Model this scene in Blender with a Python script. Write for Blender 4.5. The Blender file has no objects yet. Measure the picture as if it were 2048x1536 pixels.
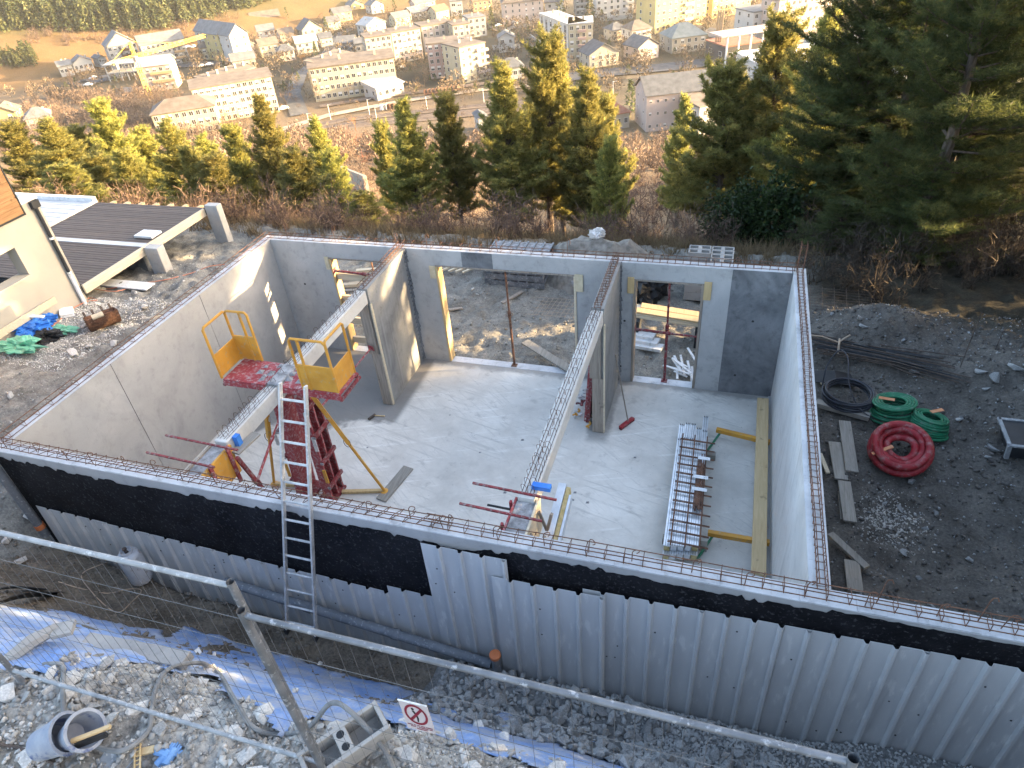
import bpy, math, random
import numpy as np
from mathutils import Matrix, Vector
rnd = random.Random(7)
scene = bpy.context.scene
R_ = math.radians

# ---------------------------------------------------------------- camera
CAM = np.array([9.0116, -4.6388, 8.2772]); FPX = 1371.9
YAW, PITCH, ROLL = -0.3491, 0.6381, 0.0959
_fw = np.array([math.sin(YAW) * math.cos(PITCH), math.cos(YAW) * math.cos(PITCH), -math.sin(PITCH)])
_r0 = np.array([math.cos(YAW), -math.sin(YAW), 0.0]); _d0 = np.cross(_fw, _r0)
_rt = math.cos(ROLL) * _r0 + math.sin(ROLL) * _d0
_dn = -math.sin(ROLL) * _r0 + math.cos(ROLL) * _d0
cd = bpy.data.cameras.new('camera'); cam = bpy.data.objects.new('camera', cd)
scene.collection.objects.link(cam); scene.camera = cam
cd.sensor_width = 36.0; cd.lens = FPX / 2048 * 36.0; cd.clip_start = 0.05; cd.clip_end = 6000
m = Matrix.Identity(4)
for i in range(3):
    m[i][0], m[i][1], m[i][2], m[i][3] = _rt[i], -_dn[i], -_fw[i], CAM[i]
cam.matrix_world = m

# ---------------------------------------------------------------- sky, sun, exposure
SUN_AZ = math.atan2(0.31, 0.95)      # angle of the sun direction from +x towards +y
SUN_EL = R_(10.5)
world = bpy.data.worlds.new('World'); scene.world = world; world.use_nodes = True
wn = world.node_tree.nodes; wl = world.node_tree.links; wn.clear()
sky = wn.new('ShaderNodeTexSky'); sky.sky_type = 'NISHITA'; sky.sun_disc = False
sky.sun_elevation = SUN_EL; sky.sun_rotation = R_(90) - SUN_AZ
sky.air_density = .9; sky.dust_density = 8.0; sky.ozone_density = .4; sky.altitude = 800
bg = wn.new('ShaderNodeBackground'); bg.inputs['Strength'].default_value = 0.15
wo = wn.new('ShaderNodeOutputWorld')
wl.new(sky.outputs[0], bg.inputs['Color']); wl.new(bg.outputs[0], wo.inputs['Surface'])
sd = bpy.data.lights.new('sun', 'SUN'); sd.energy = 4.2; sd.angle = R_(0.6); sd.color = (1.0, 0.70, 0.36)
sun = bpy.data.objects.new('sun', sd); scene.collection.objects.link(sun)
_sv = Vector((math.cos(SUN_AZ) * math.cos(SUN_EL), math.sin(SUN_AZ) * math.cos(SUN_EL), math.sin(SUN_EL)))
sun.rotation_euler = _sv.to_track_quat('Z', 'Y').to_euler(); sun.location = (60, 20, 40)
vs = scene.view_settings
vs.view_transform = 'Standard'; vs.look = 'None'; vs.exposure = 2.98; vs.gamma = 1.0; vs.use_curve_mapping = False
scene.render.engine = 'CYCLES'
scene.cycles.use_denoising = True
scene.cycles.max_bounces = 6; scene.cycles.diffuse_bounces = 3; scene.cycles.glossy_bounces = 2
scene.cycles.transparent_max_bounces = 6; scene.cycles.transmission_bounces = 3
scene.cycles.caustics_reflective = False; scene.cycles.caustics_refractive = False

# ---------------------------------------------------------------- helpers
COL = scene.collection
def V(*a): return np.array(a, float)
def unit(a): return a / np.maximum(np.linalg.norm(a, axis=-1, keepdims=True), 1e-9)
class MB:
    """collects geometry in world coordinates; build() makes one mesh object"""
    def __init__(s): s.v = []; s.f = []; s.mi = []; s.m = 0; s.sm = False
    def add(s, vs, fs):
        o = len(s.v); s.v.extend([tuple(map(float, q)) for q in vs])
        s.f.extend([tuple(i + o for i in f) for f in fs]); s.mi.extend([s.m] * len(fs)); return s
    def hexa(s, b, t):          # 4 bottom + 4 top corners, counter clockwise from above
        return s.add(list(b) + list(t), [(3, 2, 1, 0), (4, 5, 6, 7), (0, 1, 5, 4), (1, 2, 6, 5), (2, 3, 7, 6), (3, 0, 4, 7)])
    def box(s, x0, x1, y0, y1, z0, z1):
        return s.hexa([(x0, y0, z0), (x1, y0, z0), (x1, y1, z0), (x0, y1, z0)], [(x0, y0, z1), (x1, y0, z1), (x1, y1, z1), (x0, y1, z1)])
    def beam(s, a, b, w, h, up=(0, 0, 1)):   # rectangular bar from a to b
        a = np.array(a, float); b = np.array(b, float); d = b - a; d /= np.linalg.norm(d)
        u = np.array(up, float)
        if abs(d @ u) > .98: u = V(0, 1, 0)
        sd_ = np.cross(d, u); sd_ /= np.linalg.norm(sd_); up_ = np.cross(sd_, d)
        q = [(-1, -1), (1, -1), (1, 1), (-1, 1)]
        B = [a + sd_ * i * w / 2 + up_ * j * h / 2 for i, j in q]; T = [b + sd_ * i * w / 2 + up_ * j * h / 2 for i, j in q]
        return s.hexa(B, T)
    def tube(s, pts, r, n=8, cap=True, closed=False):
        pts = [np.array(p, float) for p in pts]; N = len(pts); o = len(s.v); prev = None
        rr = r if hasattr(r, '__len__') else [r] * N
        vs = []
        for i in range(N):
            a = pts[i - 1] if (i > 0 or closed) else pts[i]; b = pts[(i + 1) % N] if (i < N - 1 or closed) else pts[i]
            d = b - a; L = np.linalg.norm(d); d = d / L if L > 1e-9 else V(0, 0, 1)
            if prev is None:
                u = V(0, 0, 1) if abs(d[2]) < .9 else V(1, 0, 0)
            else: u = prev
            u = u - d * (u @ d); L = np.linalg.norm(u)
            if L < 1e-6: u = V(1, 0, 0) - d * d[0]; L = np.linalg.norm(u)
            u /= L; w = np.cross(d, u); prev = u
            for k in range(n):
                t = 2 * math.pi * k / n; vs.append(pts[i] + rr[i] * (math.cos(t) * u + math.sin(t) * w))
        fs = []
        for i in range(N if closed else N - 1):
            j = (i + 1) % N
            for k in range(n):
                l = (k + 1) % n; fs.append((i * n + k, i * n + l, j * n + l, j * n + k))
        if cap and not closed:
            fs.append(tuple(range(n - 1, -1, -1))); fs.append(tuple(range((N - 1) * n, N * n)))
        s.sm = True
        return s.add(vs, fs)
    def lathe(s, prof, n=16, M=None):    # prof [(r,z)]
        vs = []
        for r, z in prof:
            for k in range(n):
                t = 2 * math.pi * k / n; vs.append((r * math.cos(t), r * math.sin(t), z))
        if M is not None: vs = [tuple(M @ Vector(q)) for q in vs]
        fs = [(i * n + k, i * n + (k + 1) % n, (i + 1) * n + (k + 1) % n, (i + 1) * n + k) for i in range(len(prof) - 1) for k in range(n)]
        s.sm = True
        return s.add(vs, fs)
    def build(s, name, mats, parent=None, smooth=None, bevel=0.0):
        o0 = world_loc(parent)
        vs = [(a - o0[0], b - o0[1], c - o0[2]) for a, b, c in s.v]
        me = bpy.data.meshes.new(name); me.from_pydata(vs, [], s.f)
        for mm in (mats if isinstance(mats, (list, tuple)) else [mats]): me.materials.append(mm)
        if max(s.mi, default=0) > 0: me.polygons.foreach_set('material_index', s.mi)
        sm = s.sm if smooth is None else smooth
        if sm: me.polygons.foreach_set('use_smooth', [True] * len(me.polygons)); me.set_sharp_from_angle(angle=R_(40))
        me.update()
        ob = bpy.data.objects.new(name, me); COL.objects.link(ob)
        if parent is not None: ob.parent = parent
        if bevel:
            bv = ob.modifiers.new('bevel', 'BEVEL'); bv.width = bevel; bv.segments = 1; bv.limit_method = 'ANGLE'
        return ob
def world_loc(o):
    l = V(0, 0, 0)
    while o is not None: l = l + np.array(o.location); o = o.parent
    return l
def tag(o, label, cat, group=None):
    o['label'] = label; o['category'] = cat
    if group: o['group'] = group
    return o
def thing(name, label, cat, loc=(0, 0, 0), group=None):
    o = bpy.data.objects.new(name, None); o.empty_display_size = .2; o.location = tuple(map(float, loc)); COL.objects.link(o)
    return tag(o, label, cat, group)
def struct(o, kind='structure'): o['kind'] = kind; return o
def copy_tree(o, parent=None, loc=None, rz=None, sc=None):
    c = o.copy(); COL.objects.link(c); c.parent = parent
    if loc is not None: c.location = tuple(map(float, loc))
    if rz is not None: c.rotation_euler[2] = rz
    if sc is not None: c.scale = (sc,) * 3 if not hasattr(sc, '__len__') else sc
    for ch in list(o.children): copy_tree(ch, c)
    return c
def inst(name, mesh_ob, parent, loc, rot=(0, 0, 0), sc=(1, 1, 1)):   # object sharing mesh data
    o = bpy.data.objects.new(name, mesh_ob if isinstance(mesh_ob, bpy.types.Mesh) else mesh_ob.data); COL.objects.link(o)
    o.parent = parent; o.location = tuple(map(float, np.array(loc, float) - world_loc(parent))); o.rotation_euler = rot; o.scale = sc
    return o
def np_mesh(name, v, tri, mat, parent=None, col=None, smooth=False):
    """v (n,3) array, tri (m,3) array"""
    me = bpy.data.meshes.new(name); v = np.asarray(v, np.float32); tri = np.asarray(tri, np.int32)
    k = tri.shape[1]
    me.vertices.add(len(v)); me.vertices.foreach_set('co', v.ravel())
    me.loops.add(tri.size); me.loops.foreach_set('vertex_index', tri.ravel())
    me.polygons.add(len(tri)); me.polygons.foreach_set('loop_start', np.arange(0, tri.size, k, dtype=np.int32))
    me.polygons.foreach_set('loop_total', np.full(len(tri), k, np.int32))
    if smooth: me.polygons.foreach_set('use_smooth', np.ones(len(tri), bool))
    if col is not None:
        at_ = me.color_attributes.new('gcol', 'FLOAT_COLOR', 'POINT')
        c4 = np.ones((len(v), 4), np.float32); c4[:, :3] = col; at_.data.foreach_set('color', c4.ravel())
    me.update(calc_edges=True)
    for mm in (mat if isinstance(mat, (list, tuple)) else [mat]): me.materials.append(mm)
    ob = bpy.data.objects.new(name, me); COL.objects.link(ob)
    if parent is not None: ob.parent = parent
    return ob

# ---------------------------------------------------------------- materials
def ramp(nt, fac, stops):
    n = nt.nodes.new('ShaderNodeValToRGB'); e = n.color_ramp.elements
    while len(e) > 1: e.remove(e[-1])
    e[0].position = stops[0][0]; e[0].color = (*stops[0][1], 1)
    for p, c in stops[1:]:
        k = e.new(p); k.color = (*c, 1)
    nt.links.new(fac, n.inputs[0]); return n.outputs[0]
def noise(nt, co, scale, detail=4, rough=.55, dist=0.0):
    n = nt.nodes.new('ShaderNodeTexNoise'); n.inputs['Scale'].default_value = scale; n.inputs['Detail'].default_value = detail
    n.inputs['Roughness'].default_value = rough; n.inputs['Distortion'].default_value = dist
    nt.links.new(co, n.inputs['Vector']); return n.outputs['Fac']
def mixc(nt, fac, a, b, mode='MIX'):
    n = nt.nodes.new('ShaderNodeMix'); n.data_type = 'RGBA'; n.blend_type = mode
    for sock, val in ((n.inputs[0], fac), (n.inputs[6], a), (n.inputs[7], b)):
        if isinstance(val, (int, float)): sock.default_value = val
        elif isinstance(val, tuple): sock.default_value = (*val, 1)
        else: nt.links.new(val, sock)
    return n.outputs[2]
def mth(nt, op, a, b=None, clamp=False):
    n = nt.nodes.new('ShaderNodeMath'); n.operation = op; n.use_clamp = clamp
    for i, val in enumerate((a, b)):
        if val is None: continue
        if isinstance(val, (int, float)): n.inputs[i].default_value = val
        else: nt.links.new(val, n.inputs[i])
    return n.outputs[0]
def smooth(nt, val, a, b):
    n = nt.nodes.new('ShaderNodeMapRange'); n.interpolation_type = 'SMOOTHSTEP'
    nt.links.new(val, n.inputs[0]); n.inputs[1].default_value = a; n.inputs[2].default_value = b; return n.outputs[0]
def newmat(name):
    mt = bpy.data.materials.new(name); mt.use_nodes = True; nt = mt.node_tree
    b = nt.nodes['Principled BSDF']; tc = nt.nodes.new('ShaderNodeTexCoord')
    return mt, nt, b, tc.outputs['Object']
def stretch(nt, co, sc):
    n = nt.nodes.new('ShaderNodeMapping'); n.inputs['Scale'].default_value = sc; nt.links.new(co, n.inputs['Vector']); return n.outputs[0]
def bump(nt, b, h, strength, dist=.02):
    n = nt.nodes.new('ShaderNodeBump'); n.inputs['Strength'].default_value = strength; n.inputs['Distance'].default_value = dist
    nt.links.new(h, n.inputs['Height']); nt.links.new(n.outputs[0], b.inputs['Normal'])
def mat(name, c1, c2=None, scale=5, rough=.8, bmp=0.0, bscale=30, metal=0.0, sc=None, detail=5, spec=.35, c3=None, wear=8.0, pos=(.35, .65), rnd_=0.0, wt=(.55, .66)):
    """noise-mottled principled material; c3 adds a second, finer wear colour"""
    mt, nt, b, co = newmat(name)
    if sc: co = stretch(nt, co, sc)
    c2 = c2 or tuple(min(1, k * 1.25) for k in c1)
    colr = ramp(nt, noise(nt, co, scale, detail), [(pos[0], c1), (pos[1], c2)])
    if c3: colr = mixc(nt, smooth(nt, noise(nt, co, wear, 6, .65), *wt), colr, c3)
    if rnd_:
        oi = nt.nodes.new('ShaderNodeObjectInfo'); hs = nt.nodes.new('ShaderNodeHueSaturation')
        nt.links.new(colr, hs.inputs['Color'])
        nt.links.new(mth(nt, 'ADD', mth(nt, 'MULTIPLY', oi.outputs['Random'], 2 * rnd_), 1 - rnd_), hs.inputs['Value']); colr = hs.outputs[0]
    nt.links.new(colr, b.inputs['Base Color'])
    b.inputs['Roughness'].default_value = rough; b.inputs['Metallic'].default_value = metal; b.inputs['Specular IOR Level'].default_value = spec
    if bmp: bump(nt, b, noise(nt, co, bscale, 6, .6), bmp)
    return mt

# ---------------------------------------------------------------- terrain height
def _hash(ix, iy, s):
    h = np.sin(ix * 127.1 + iy * 311.7 + s * 74.7) * 43758.5453
    return h - np.floor(h)
def vnoise(x, y, f, s=0):
    x = np.asarray(x, float) * f + 31.7 * s; y = np.asarray(y, float) * f - 17.3 * s
    ix = np.floor(x); iy = np.floor(y); fx = x - ix; fy = y - iy
    fx = fx * fx * (3 - 2 * fx); fy = fy * fy * (3 - 2 * fy)
    a = _hash(ix, iy, s); b = _hash(ix + 1, iy, s); c = _hash(ix, iy + 1, s); d = _hash(ix + 1, iy + 1, s)
    return (a * (1 - fx) + b * fx) * (1 - fy) + (c * (1 - fx) + d * fx) * fy - .5
def sstep(v, a, b):
    t = np.clip((v - a) / (b - a), 0, 1); return t * t * (3 - 2 * t)
W, D, H, T = 10.138, 6.382, 2.6, 0.2      # inner size of the shell, wall height, wall thickness
VAL = -60.0                                # valley floor
def terrain(x, y, detail=True):
    x = np.asarray(x, float); y = np.asarray(y, float)
    slope = np.interp(y, [12.5, 16, 20, 30, 60, 110, 170, 205, 230], [-.12, -1.7, -4.5, -9.2, -19.5, -36, -53, -59.3, VAL])
    ridge = np.interp(y, [9, 20, 45, 90, 170, 230], [0.0, -1.2, -5, -22, -51, VAL])
    wr = sstep(x, 9, 17) * (1 - sstep(x, 60, 120))
    back = slope * (1 - wr) + np.maximum(ridge, slope) * wr
    left = np.interp(y, [-1.2, 0, 2, 5, 8, 11, 14], [1.5, 1.25, 1.05, .72, .35, .0, -.25])
    right = np.interp(y, [-1, .5, 3, 9], [.75, .5, .12, .05]) + .10 * np.clip(x - 12, 0, 3)
    mid = np.full_like(x, -.12)
    site = np.where(x < 0, left, mid)
    wl_ = sstep(x, -1.5, .3); pad = left * (1 - wl_) + mid * wl_
    wq = sstep(x, 10.2, 11.2); pad = pad * (1 - wq) + right * wq
    kb = sstep(y, 9, 15); z = pad * (1 - kb) + back * kb
    z = np.where(y > 15, back, z)
    # spoil heap on the right and a small hump behind
    z = z + .75 * np.exp(-(((x - 12.1) / 1.1) ** 2 + ((y - 8.6) / .8) ** 2)) + .5 * np.exp(-(((x - 14.8) / 1.6) ** 2 + ((y - 7.2) / .9) ** 2))
    # front: drainage trench, then the bank under the tarpaulin
    tr = np.interp(x, [-2, -.4, 1, 2.4, 5, 14], [1.35, 1.15, 1.0, .62, .45, .45])
    crest = 3.45
    prof = np.interp(y, [-4.2, -3.3, -2.75, -2.2, -1.5, -1.0, -.75], [1.05, 1.03, 1.0, .72, .28, .06, 0.0])
    front = tr + (crest - tr) * prof
    kf = sstep(-y, .1, .5)
    front = np.where(y < -4.2, front + .12 * np.clip(-y - 4.2, 0, 40), front)
    z = z * (1 - kf) + front * kf
    inside = (x > -.15) & (x < W + .15) & (y > -.15) & (y < D + .19)
    z = np.where(inside, -.35, z)
    # the far hillside with fields and forest
    u = -.8 * x + .6 * y
    z = z + np.minimum(.33 * np.clip(u - 470, 0, 1e9), 58) * sstep(-x, 150, 260)
    if detail:
        near = 1 - sstep(np.hypot(x - 5, y - 4), 14, 26)
        emb = sstep(-y, 1.2, 2.6)
        mud = sstep(y, 6.6, 7.2) * (1 - sstep(y, 12, 13)) * (1 - sstep(x, 10, 11)) + .6 * sstep(-y, .4, .7) * (1 - sstep(-y, 1.6, 2.0)) * sstep(x, -1, 0) * (1 - sstep(x, 6, 6.6)) + .7 * sstep(-x, .3, .8) * (1 - sstep(y, 8, 10)) * sstep(y, -1.5, -.5)
        rgt = sstep(x, 10.5, 11.5) * (1 - sstep(y, 9.5, 11))
        rough = near * (mud * (.10 * np.abs(vnoise(x + .4 * y, y * .8, 3.2, 41)) + .09 * vnoise(x, y, 5.2, 42) + .05 * np.abs(vnoise(x - .3 * y, y, 10, 43)) - .03) + .06 * rgt * (vnoise(x, y, 4.3, 31) + np.abs(vnoise(x + .3 * y, y, 9, 32))) + .10 * vnoise(x, y, 1.1, 1) + .09 * vnoise(x, y, 3.1, 2) * (1 + .6 * emb) + .07 * vnoise(x, y, 7.3, 3) * (1 + emb) + .035 * vnoise(x, y, 15.1, 4) * (1 + 1.2 * emb))
        far = (1 - near) * (1.2 * vnoise(x, y, .05, 5) + .5 * vnoise(x, y, .2, 6)) * (1 - .9 * sstep(y, 180, 215))
        z = z + np.where(inside, 0, rough) + far
    return z
def ray(px, py):
    d = _fw + _rt * (px - 1024) / FPX + _dn * (py - 768) / FPX; return d
def onz(px, py, z): d = ray(px, py); return CAM + d * (z - CAM[2]) / d[2]
def ony(px, py, y): d = ray(px, py); return CAM + d * (y - CAM[1]) / d[1]
def onx(px, py, x): d = ray(px, py); return CAM + d * (x - CAM[0]) / d[0]
def at(px, py, t0=.5, t1=1500.0):        # where the sight line through a picture point meets the ground
    d = ray(px, py); t = np.concatenate([np.arange(t0, 40, .01), np.geomspace(40, t1, 3000)])
    p = CAM[:, None] + d[:, None] * t; z = terrain(p[0], p[1])
    k = np.argmax(p[2] < z); return p[:, k]
def gz(x, y): return float(terrain(np.array([x]), np.array([y]))[0])
# ================================================================ materials
def concrete(name, base, dark, spots=.35, bm=.12, streak=False, damp=None):
    mt, nt, b, co = newmat(name)
    c = ramp(nt, noise(nt, co, .9, 7, .66, .6), [(.34, dark), (.66, base)])
    c = mixc(nt, mth(nt, 'MULTIPLY', smooth(nt, noise(nt, stretch(nt, co, (1, 1, .45)), 2.6, 6, .7, .5), .52, .7), .4), c, tuple(k * .78 for k in dark))
    c = mixc(nt, mth(nt, 'MULTIPLY', smooth(nt, noise(nt, co, .55, 4, .6, 1.), .55, .72), .35), c, tuple(min(1, k * 1.2) for k in base))
    fine = noise(nt, co, 7, 6, .65)
    c = mixc(nt, mth(nt, 'MULTIPLY', smooth(nt, fine, .5, .75), spots), c, tuple(k * .62 for k in dark))
    if streak:
        st = noise(nt, stretch(nt, co, (6, 6, .35)), 1.5, 5, .6)
        c = mixc(nt, mth(nt, 'MULTIPLY', smooth(nt, st, .52, .75), .45), c, tuple(k * .6 for k in dark))
        st2 = noise(nt, stretch(nt, co, (9, 9, .5)), 1.1, 4, .5)
        c = mixc(nt, mth(nt, 'MULTIPLY', smooth(nt, st2, .55, .7), .3), c, tuple(min(1, k * 1.15) for k in base))
    pores = noise(nt, co, 60, 2, .5)
    c = mixc(nt, mth(nt, 'MULTIPLY', smooth(nt, pores, .70, .74), .6), c, tuple(k * .35 for k in dark))
    nt.links.new(c, b.inputs['Base Color']); b.inputs['Roughness'].default_value = .85; b.inputs['Specular IOR Level'].default_value = .3
    bump(nt, b, noise(nt, co, 25, 8, .7), bm, .012)
    return mt
M_wall = concrete('cast_concrete', (.43, .42, .41), (.345, .34, .335))
M_wall2 = concrete('grey_concrete', (.45, .445, .44), (.35, .35, .35), .5)
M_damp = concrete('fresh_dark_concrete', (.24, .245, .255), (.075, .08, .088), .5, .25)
M_part = concrete('streaked_concrete', (.33, .33, .32), (.20, .20, .20), .5, .2, True)
M_rightw = concrete('limewashed_concrete', (.62, .62, .61), (.48, .48, .475), .3, .12, True)
M_top = concrete('rough_concrete_top', (.66, .67, .69), (.46, .47, .49), .7, .5)
M_beam = concrete('precast_concrete', (.62, .61, .58), (.48, .47, .45), .3)
M_block = concrete('block_concrete', (.40, .385, .36), (.29, .28, .27), .6, .5)
def slab_mat():
    mt, nt, b, co = newmat('brushed_slab')
    geo = nt.nodes.new('ShaderNodeNewGeometry'); P = geo.outputs['Position']
    sx = nt.nodes.new('ShaderNodeSeparateXYZ'); nt.links.new(P, sx.inputs[0])
    c = ramp(nt, noise(nt, P, 1.1, 9, .68), [(.3, (.47, .45, .415)), (.5, (.60, .575, .53)), (.7, (.71, .685, .635))])
    # brush strokes: two rotated, very stretched noises
    for ang, s, lo, hi, amt, colr in ((.7, (1.2, 26, 1), .53, .70, .5, (.40, .39, .375)), (-.35, (.5, 12, 1), .54, .70, .5, (.82, .81, .78)), (.25, (.6, 14, 1), .54, .68, .55, (.38, .37, .35))):
        mp = nt.nodes.new('ShaderNodeMapping'); mp.inputs['Rotation'].default_value = (0, 0, ang); nt.links.new(P, mp.inputs[0])
        st = noise(nt, stretch(nt, mp.outputs[0], s), 1.0, 4, .6, .3)
        gate = smooth(nt, noise(nt, P, 1.1, 3), .40, .56)
        c = mixc(nt, mth(nt, 'MULTIPLY', mth(nt, 'MULTIPLY', smooth(nt, st, lo, hi), gate), amt), c, colr)
    # dirt and small spots
    c = mixc(nt, mth(nt, 'MULTIPLY', smooth(nt, noise(nt, P, 3.2, 6, .7), .56, .70), .5), c, (.33, .315, .295))
    c = mixc(nt, mth(nt, 'MULTIPLY', smooth(nt, noise(nt, P, 22, 2, .5), .72, .76), .8), c, (.10, .10, .10))
    # damp, recently washed area in the left bay and along the wall feet
    nz = noise(nt, P, 1.6, 5, .6)
    edge = mth(nt, 'ADD', mth(nt, 'ADD', sx.outputs['Y'], mth(nt, 'MULTIPLY', sx.outputs['X'], -.28)), mth(nt, 'MULTIPLY', nz, 1.1))
    wet = mth(nt, 'MULTIPLY', smooth(nt, edge, 3.75, 3.95), mth(nt, 'SUBTRACT', 1.0, smooth(nt, sx.outputs['X'], 3.25, 3.4)))
    foot = smooth(nt, mth(nt, 'ADD', sx.outputs['Y'], mth(nt, 'MULTIPLY', nz, .5)), 6.42, 6.56)
    q = mth(nt, 'ADD', mth(nt, 'ABSOLUTE', mth(nt, 'SUBTRACT', sx.outputs['X'], 7.17)), mth(nt, 'MULTIPLY', nz, .5))
    foot2 = mth(nt, 'MULTIPLY', mth(nt, 'SUBTRACT', 1.0, smooth(nt, q, .38, .5)), smooth(nt, sx.outputs['Y'], 4.35, 4.6))
    wet = mth(nt, 'MAXIMUM', wet, mth(nt, 'MULTIPLY', mth(nt, 'MAXIMUM', foot, foot2), .75))
    c = mixc(nt, mth(nt, 'MULTIPLY', wet, .85), c, (.17, .165, .16))
    nt.links.new(c, b.inputs['Base Color']); b.inputs['Roughness'].default_value = .8
    bump(nt, b, noise(nt, P, 18, 6, .65), .15, .012)
    return mt
M_slab = slab_mat()
M_bit = mat('bitumen_paint', (.006, .006, .008), (.016, .016, .019), 3, .62, .25, 18, c3=(.06, .06, .065), wear=26, spec=.15)
M_sheet = mat('grey_coated_sheet', (.47, .475, .48), (.57, .575, .575), 1.2, .5, .02, 30, spec=.4, c3=(.62, .62, .61), wear=5, sc=(2, 2, .5))
M_rust = mat('rusty_steel', (.085, .045, .032), (.20, .10, .06), 14, .85, .2, 60, c3=(.26, .17, .12), wear=30)
M_drkrust = mat('dark_rusty_steel', (.05, .042, .038), (.13, .095, .075), 12, .8)
M_galv = mat('galvanised_tube', (.24, .255, .27), (.36, .375, .39), 9, .6, .05, 40, metal=.15, c3=(.50, .52, .54), wear=22)
M_dkgalv = mat('dull_dark_tube', (.13, .14, .155), (.24, .25, .27), 7, .5, .05, 40, metal=.4, c3=(.42, .43, .45), wear=24)
M_alu = mat('dusty_aluminium', (.42, .43, .43), (.60, .60, .60), 8, .5, .1, 50, metal=.35, c3=(.72, .71, .69), wear=30)
M_wire = mat('mesh_wire', (.10, .105, .11), (.2, .2, .21), 8, .5, metal=.5)
M_orange = mat('yellow_orange_paint', (.50, .24, .035), (.62, .32, .05), 4, .5, .04, c3=(.42, .30, .16), wear=14)
M_red = mat('worn_red_paint', (.24, .028, .036), (.33, .06, .065), 5, .65, .08, c3=(.36, .31, .31), wear=20, wt=(.46, .72))
M_reddk = mat('dark_red_paint', (.13, .018, .022), (.24, .035, .04), 6, .65, .08, c3=(.24, .21, .21), wear=22, wt=(.46, .7))
M_grime = mat('cement_grime', (.16, .16, .165), (.38, .38, .39), 9, .95, .6, 24)
M_black = mat('black_rubber', (.010, .011, .013), (.028, .029, .032), 6, .55)
M_pipegrey = mat('grey_pvc', (.115, .13, .15), (.165, .18, .20), 5, .45, c3=(.30, .31, .32), wear=22)
M_capor = mat('orange_plastic', (.50, .14, .05), (.58, .2, .08), 6, .6)
def wood(name, c1, c2, knots=.5, sc=(14, 1.2, 14), rnd_=.12):
    mt, nt, b, co = newmat(name)
    g = noise(nt, stretch(nt, co, sc), 1.6, 6, .62, 1.2)
    c = ramp(nt, g, [(.3, c1), (.7, c2)])
    c = mixc(nt, mth(nt, 'MULTIPLY', smooth(nt, noise(nt, co, 6, 3, .5), .66, .74), knots), c, tuple(k * .35 for k in c1))
    oi = nt.nodes.new('ShaderNodeObjectInfo'); hs = nt.nodes.new('ShaderNodeHueSaturation'); nt.links.new(c, hs.inputs['Color'])
    nt.links.new(mth(nt, 'ADD', mth(nt, 'MULTIPLY', oi.outputs['Random'], 2 * rnd_), 1 - rnd_), hs.inputs['Value'])
    nt.links.new(hs.outputs[0], b.inputs['Base Color']); b.inputs['Roughness'].default_value = .8
    bump(nt, b, g, .2, .006); return mt
M_woodnew = wood('fresh_pine_board', (.52, .37, .19), (.66, .50, .29))
M_woody = wood('yellow_formwork_timber', (.46, .32, .15), (.60, .45, .24), sc=(14, 14, 1.2))
M_woodgrey = wood('weathered_board', (.20, .185, .16), (.34, .32, .285))
M_woodgreyx = wood('weathered_board_across', (.20, .185, .16), (.34, .32, .285), sc=(1.2, 14, 14))
M_woodpale = wood('pale_timber', (.50, .42, .30), (.64, .56, .42), sc=(1.2, 14, 14))
M_woodold = wood('cement_stained_timber', (.20, .165, .13), (.36, .31, .26), sc=(14, 14, 1.0))
M_clad = wood('larch_cladding', (.20, .105, .045), (.33, .19, .09), sc=(12, .8, 12))
M_foam = mat('yellow_packer', (.46, .39, .27), (.60, .53, .38), 7, .9, .2, 40)
M_bluep = mat('bright_blue_plastic', (.03, .16, .55), (.05, .22, .65), 6, .5)
M_green = mat('green_conduit', (.012, .14, .07), (.02, .20, .10), 6, .55, spec=.4, c3=(.14, .22, .17), wear=12, wt=(.5, .75))
M_redc = mat('red_conduit', (.26, .012, .02), (.36, .025, .035), 4, .55, c3=(.34, .17, .16), wear=9, spec=.4, wt=(.46, .72))
M_darkcoil = mat('navy_black_pipe', (.010, .013, .022), (.03, .035, .05), 5, .4, spec=.5)
M_tape = mat('orange_tape', (.55, .22, .10), (.65, .32, .18), 9, .7)
M_white = mat('white_plastic', (.66, .67, .68), (.80, .80, .80), 5, .55, c3=(.5, .5, .48), wear=12)
M_render = mat('cream_render', (.37, .345, .305), (.40, .375, .33), 2, .95, .15, 70)
M_anth = mat('anthracite_metal', (.028, .03, .034), (.04, .043, .048), 5, .5)
M_deck = mat('brown_deck_board', (.088, .066, .055), (.125, .096, .082), 4, .7, .08, 40, sc=(1, 12, 12), rnd_=.1)
M_membrane = mat('white_membrane', (.46, .47, .49), (.56, .57, .585), 3, .7)
M_foil = mat('foil_faced_profile', (.62, .66, .70), (.80, .82, .85), 7, .3, .1, 25, metal=.6)
M_wool = mat('yellow_mineral_wool', (.45, .36, .16), (.6, .5, .28), 22, 1, .5, 40)
M_gas = mat('pale_grey_bottle', (.40, .43, .48), (.52, .54, .58), 4, .4, c3=(.3, .28, .28), wear=14)
M_hose = mat('tan_hose', (.34, .26, .19), (.42, .33, .25), 6, .6)
M_orhose = mat('orange_hose', (.50, .19, .11), (.56, .24, .15), 6, .6)
M_glove = mat('light_blue_glove', (.16, .32, .60), (.24, .42, .70), 7, .7, .2, 40)
M_bucket = mat('cement_dusted_bucket', (.20, .23, .30), (.36, .38, .42), 4, .7, .15, 30, c3=(.10, .13, .24), wear=5)
M_stone = mat('grey_limestone', (.36, .345, .325), (.55, .53, .50), 5, .92, .4, 25, rnd_=.3)
M_stonew = mat('pale_limestone', (.46, .44, .41), (.64, .61, .57), 5, .92, .4, 25, rnd_=.2)
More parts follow.
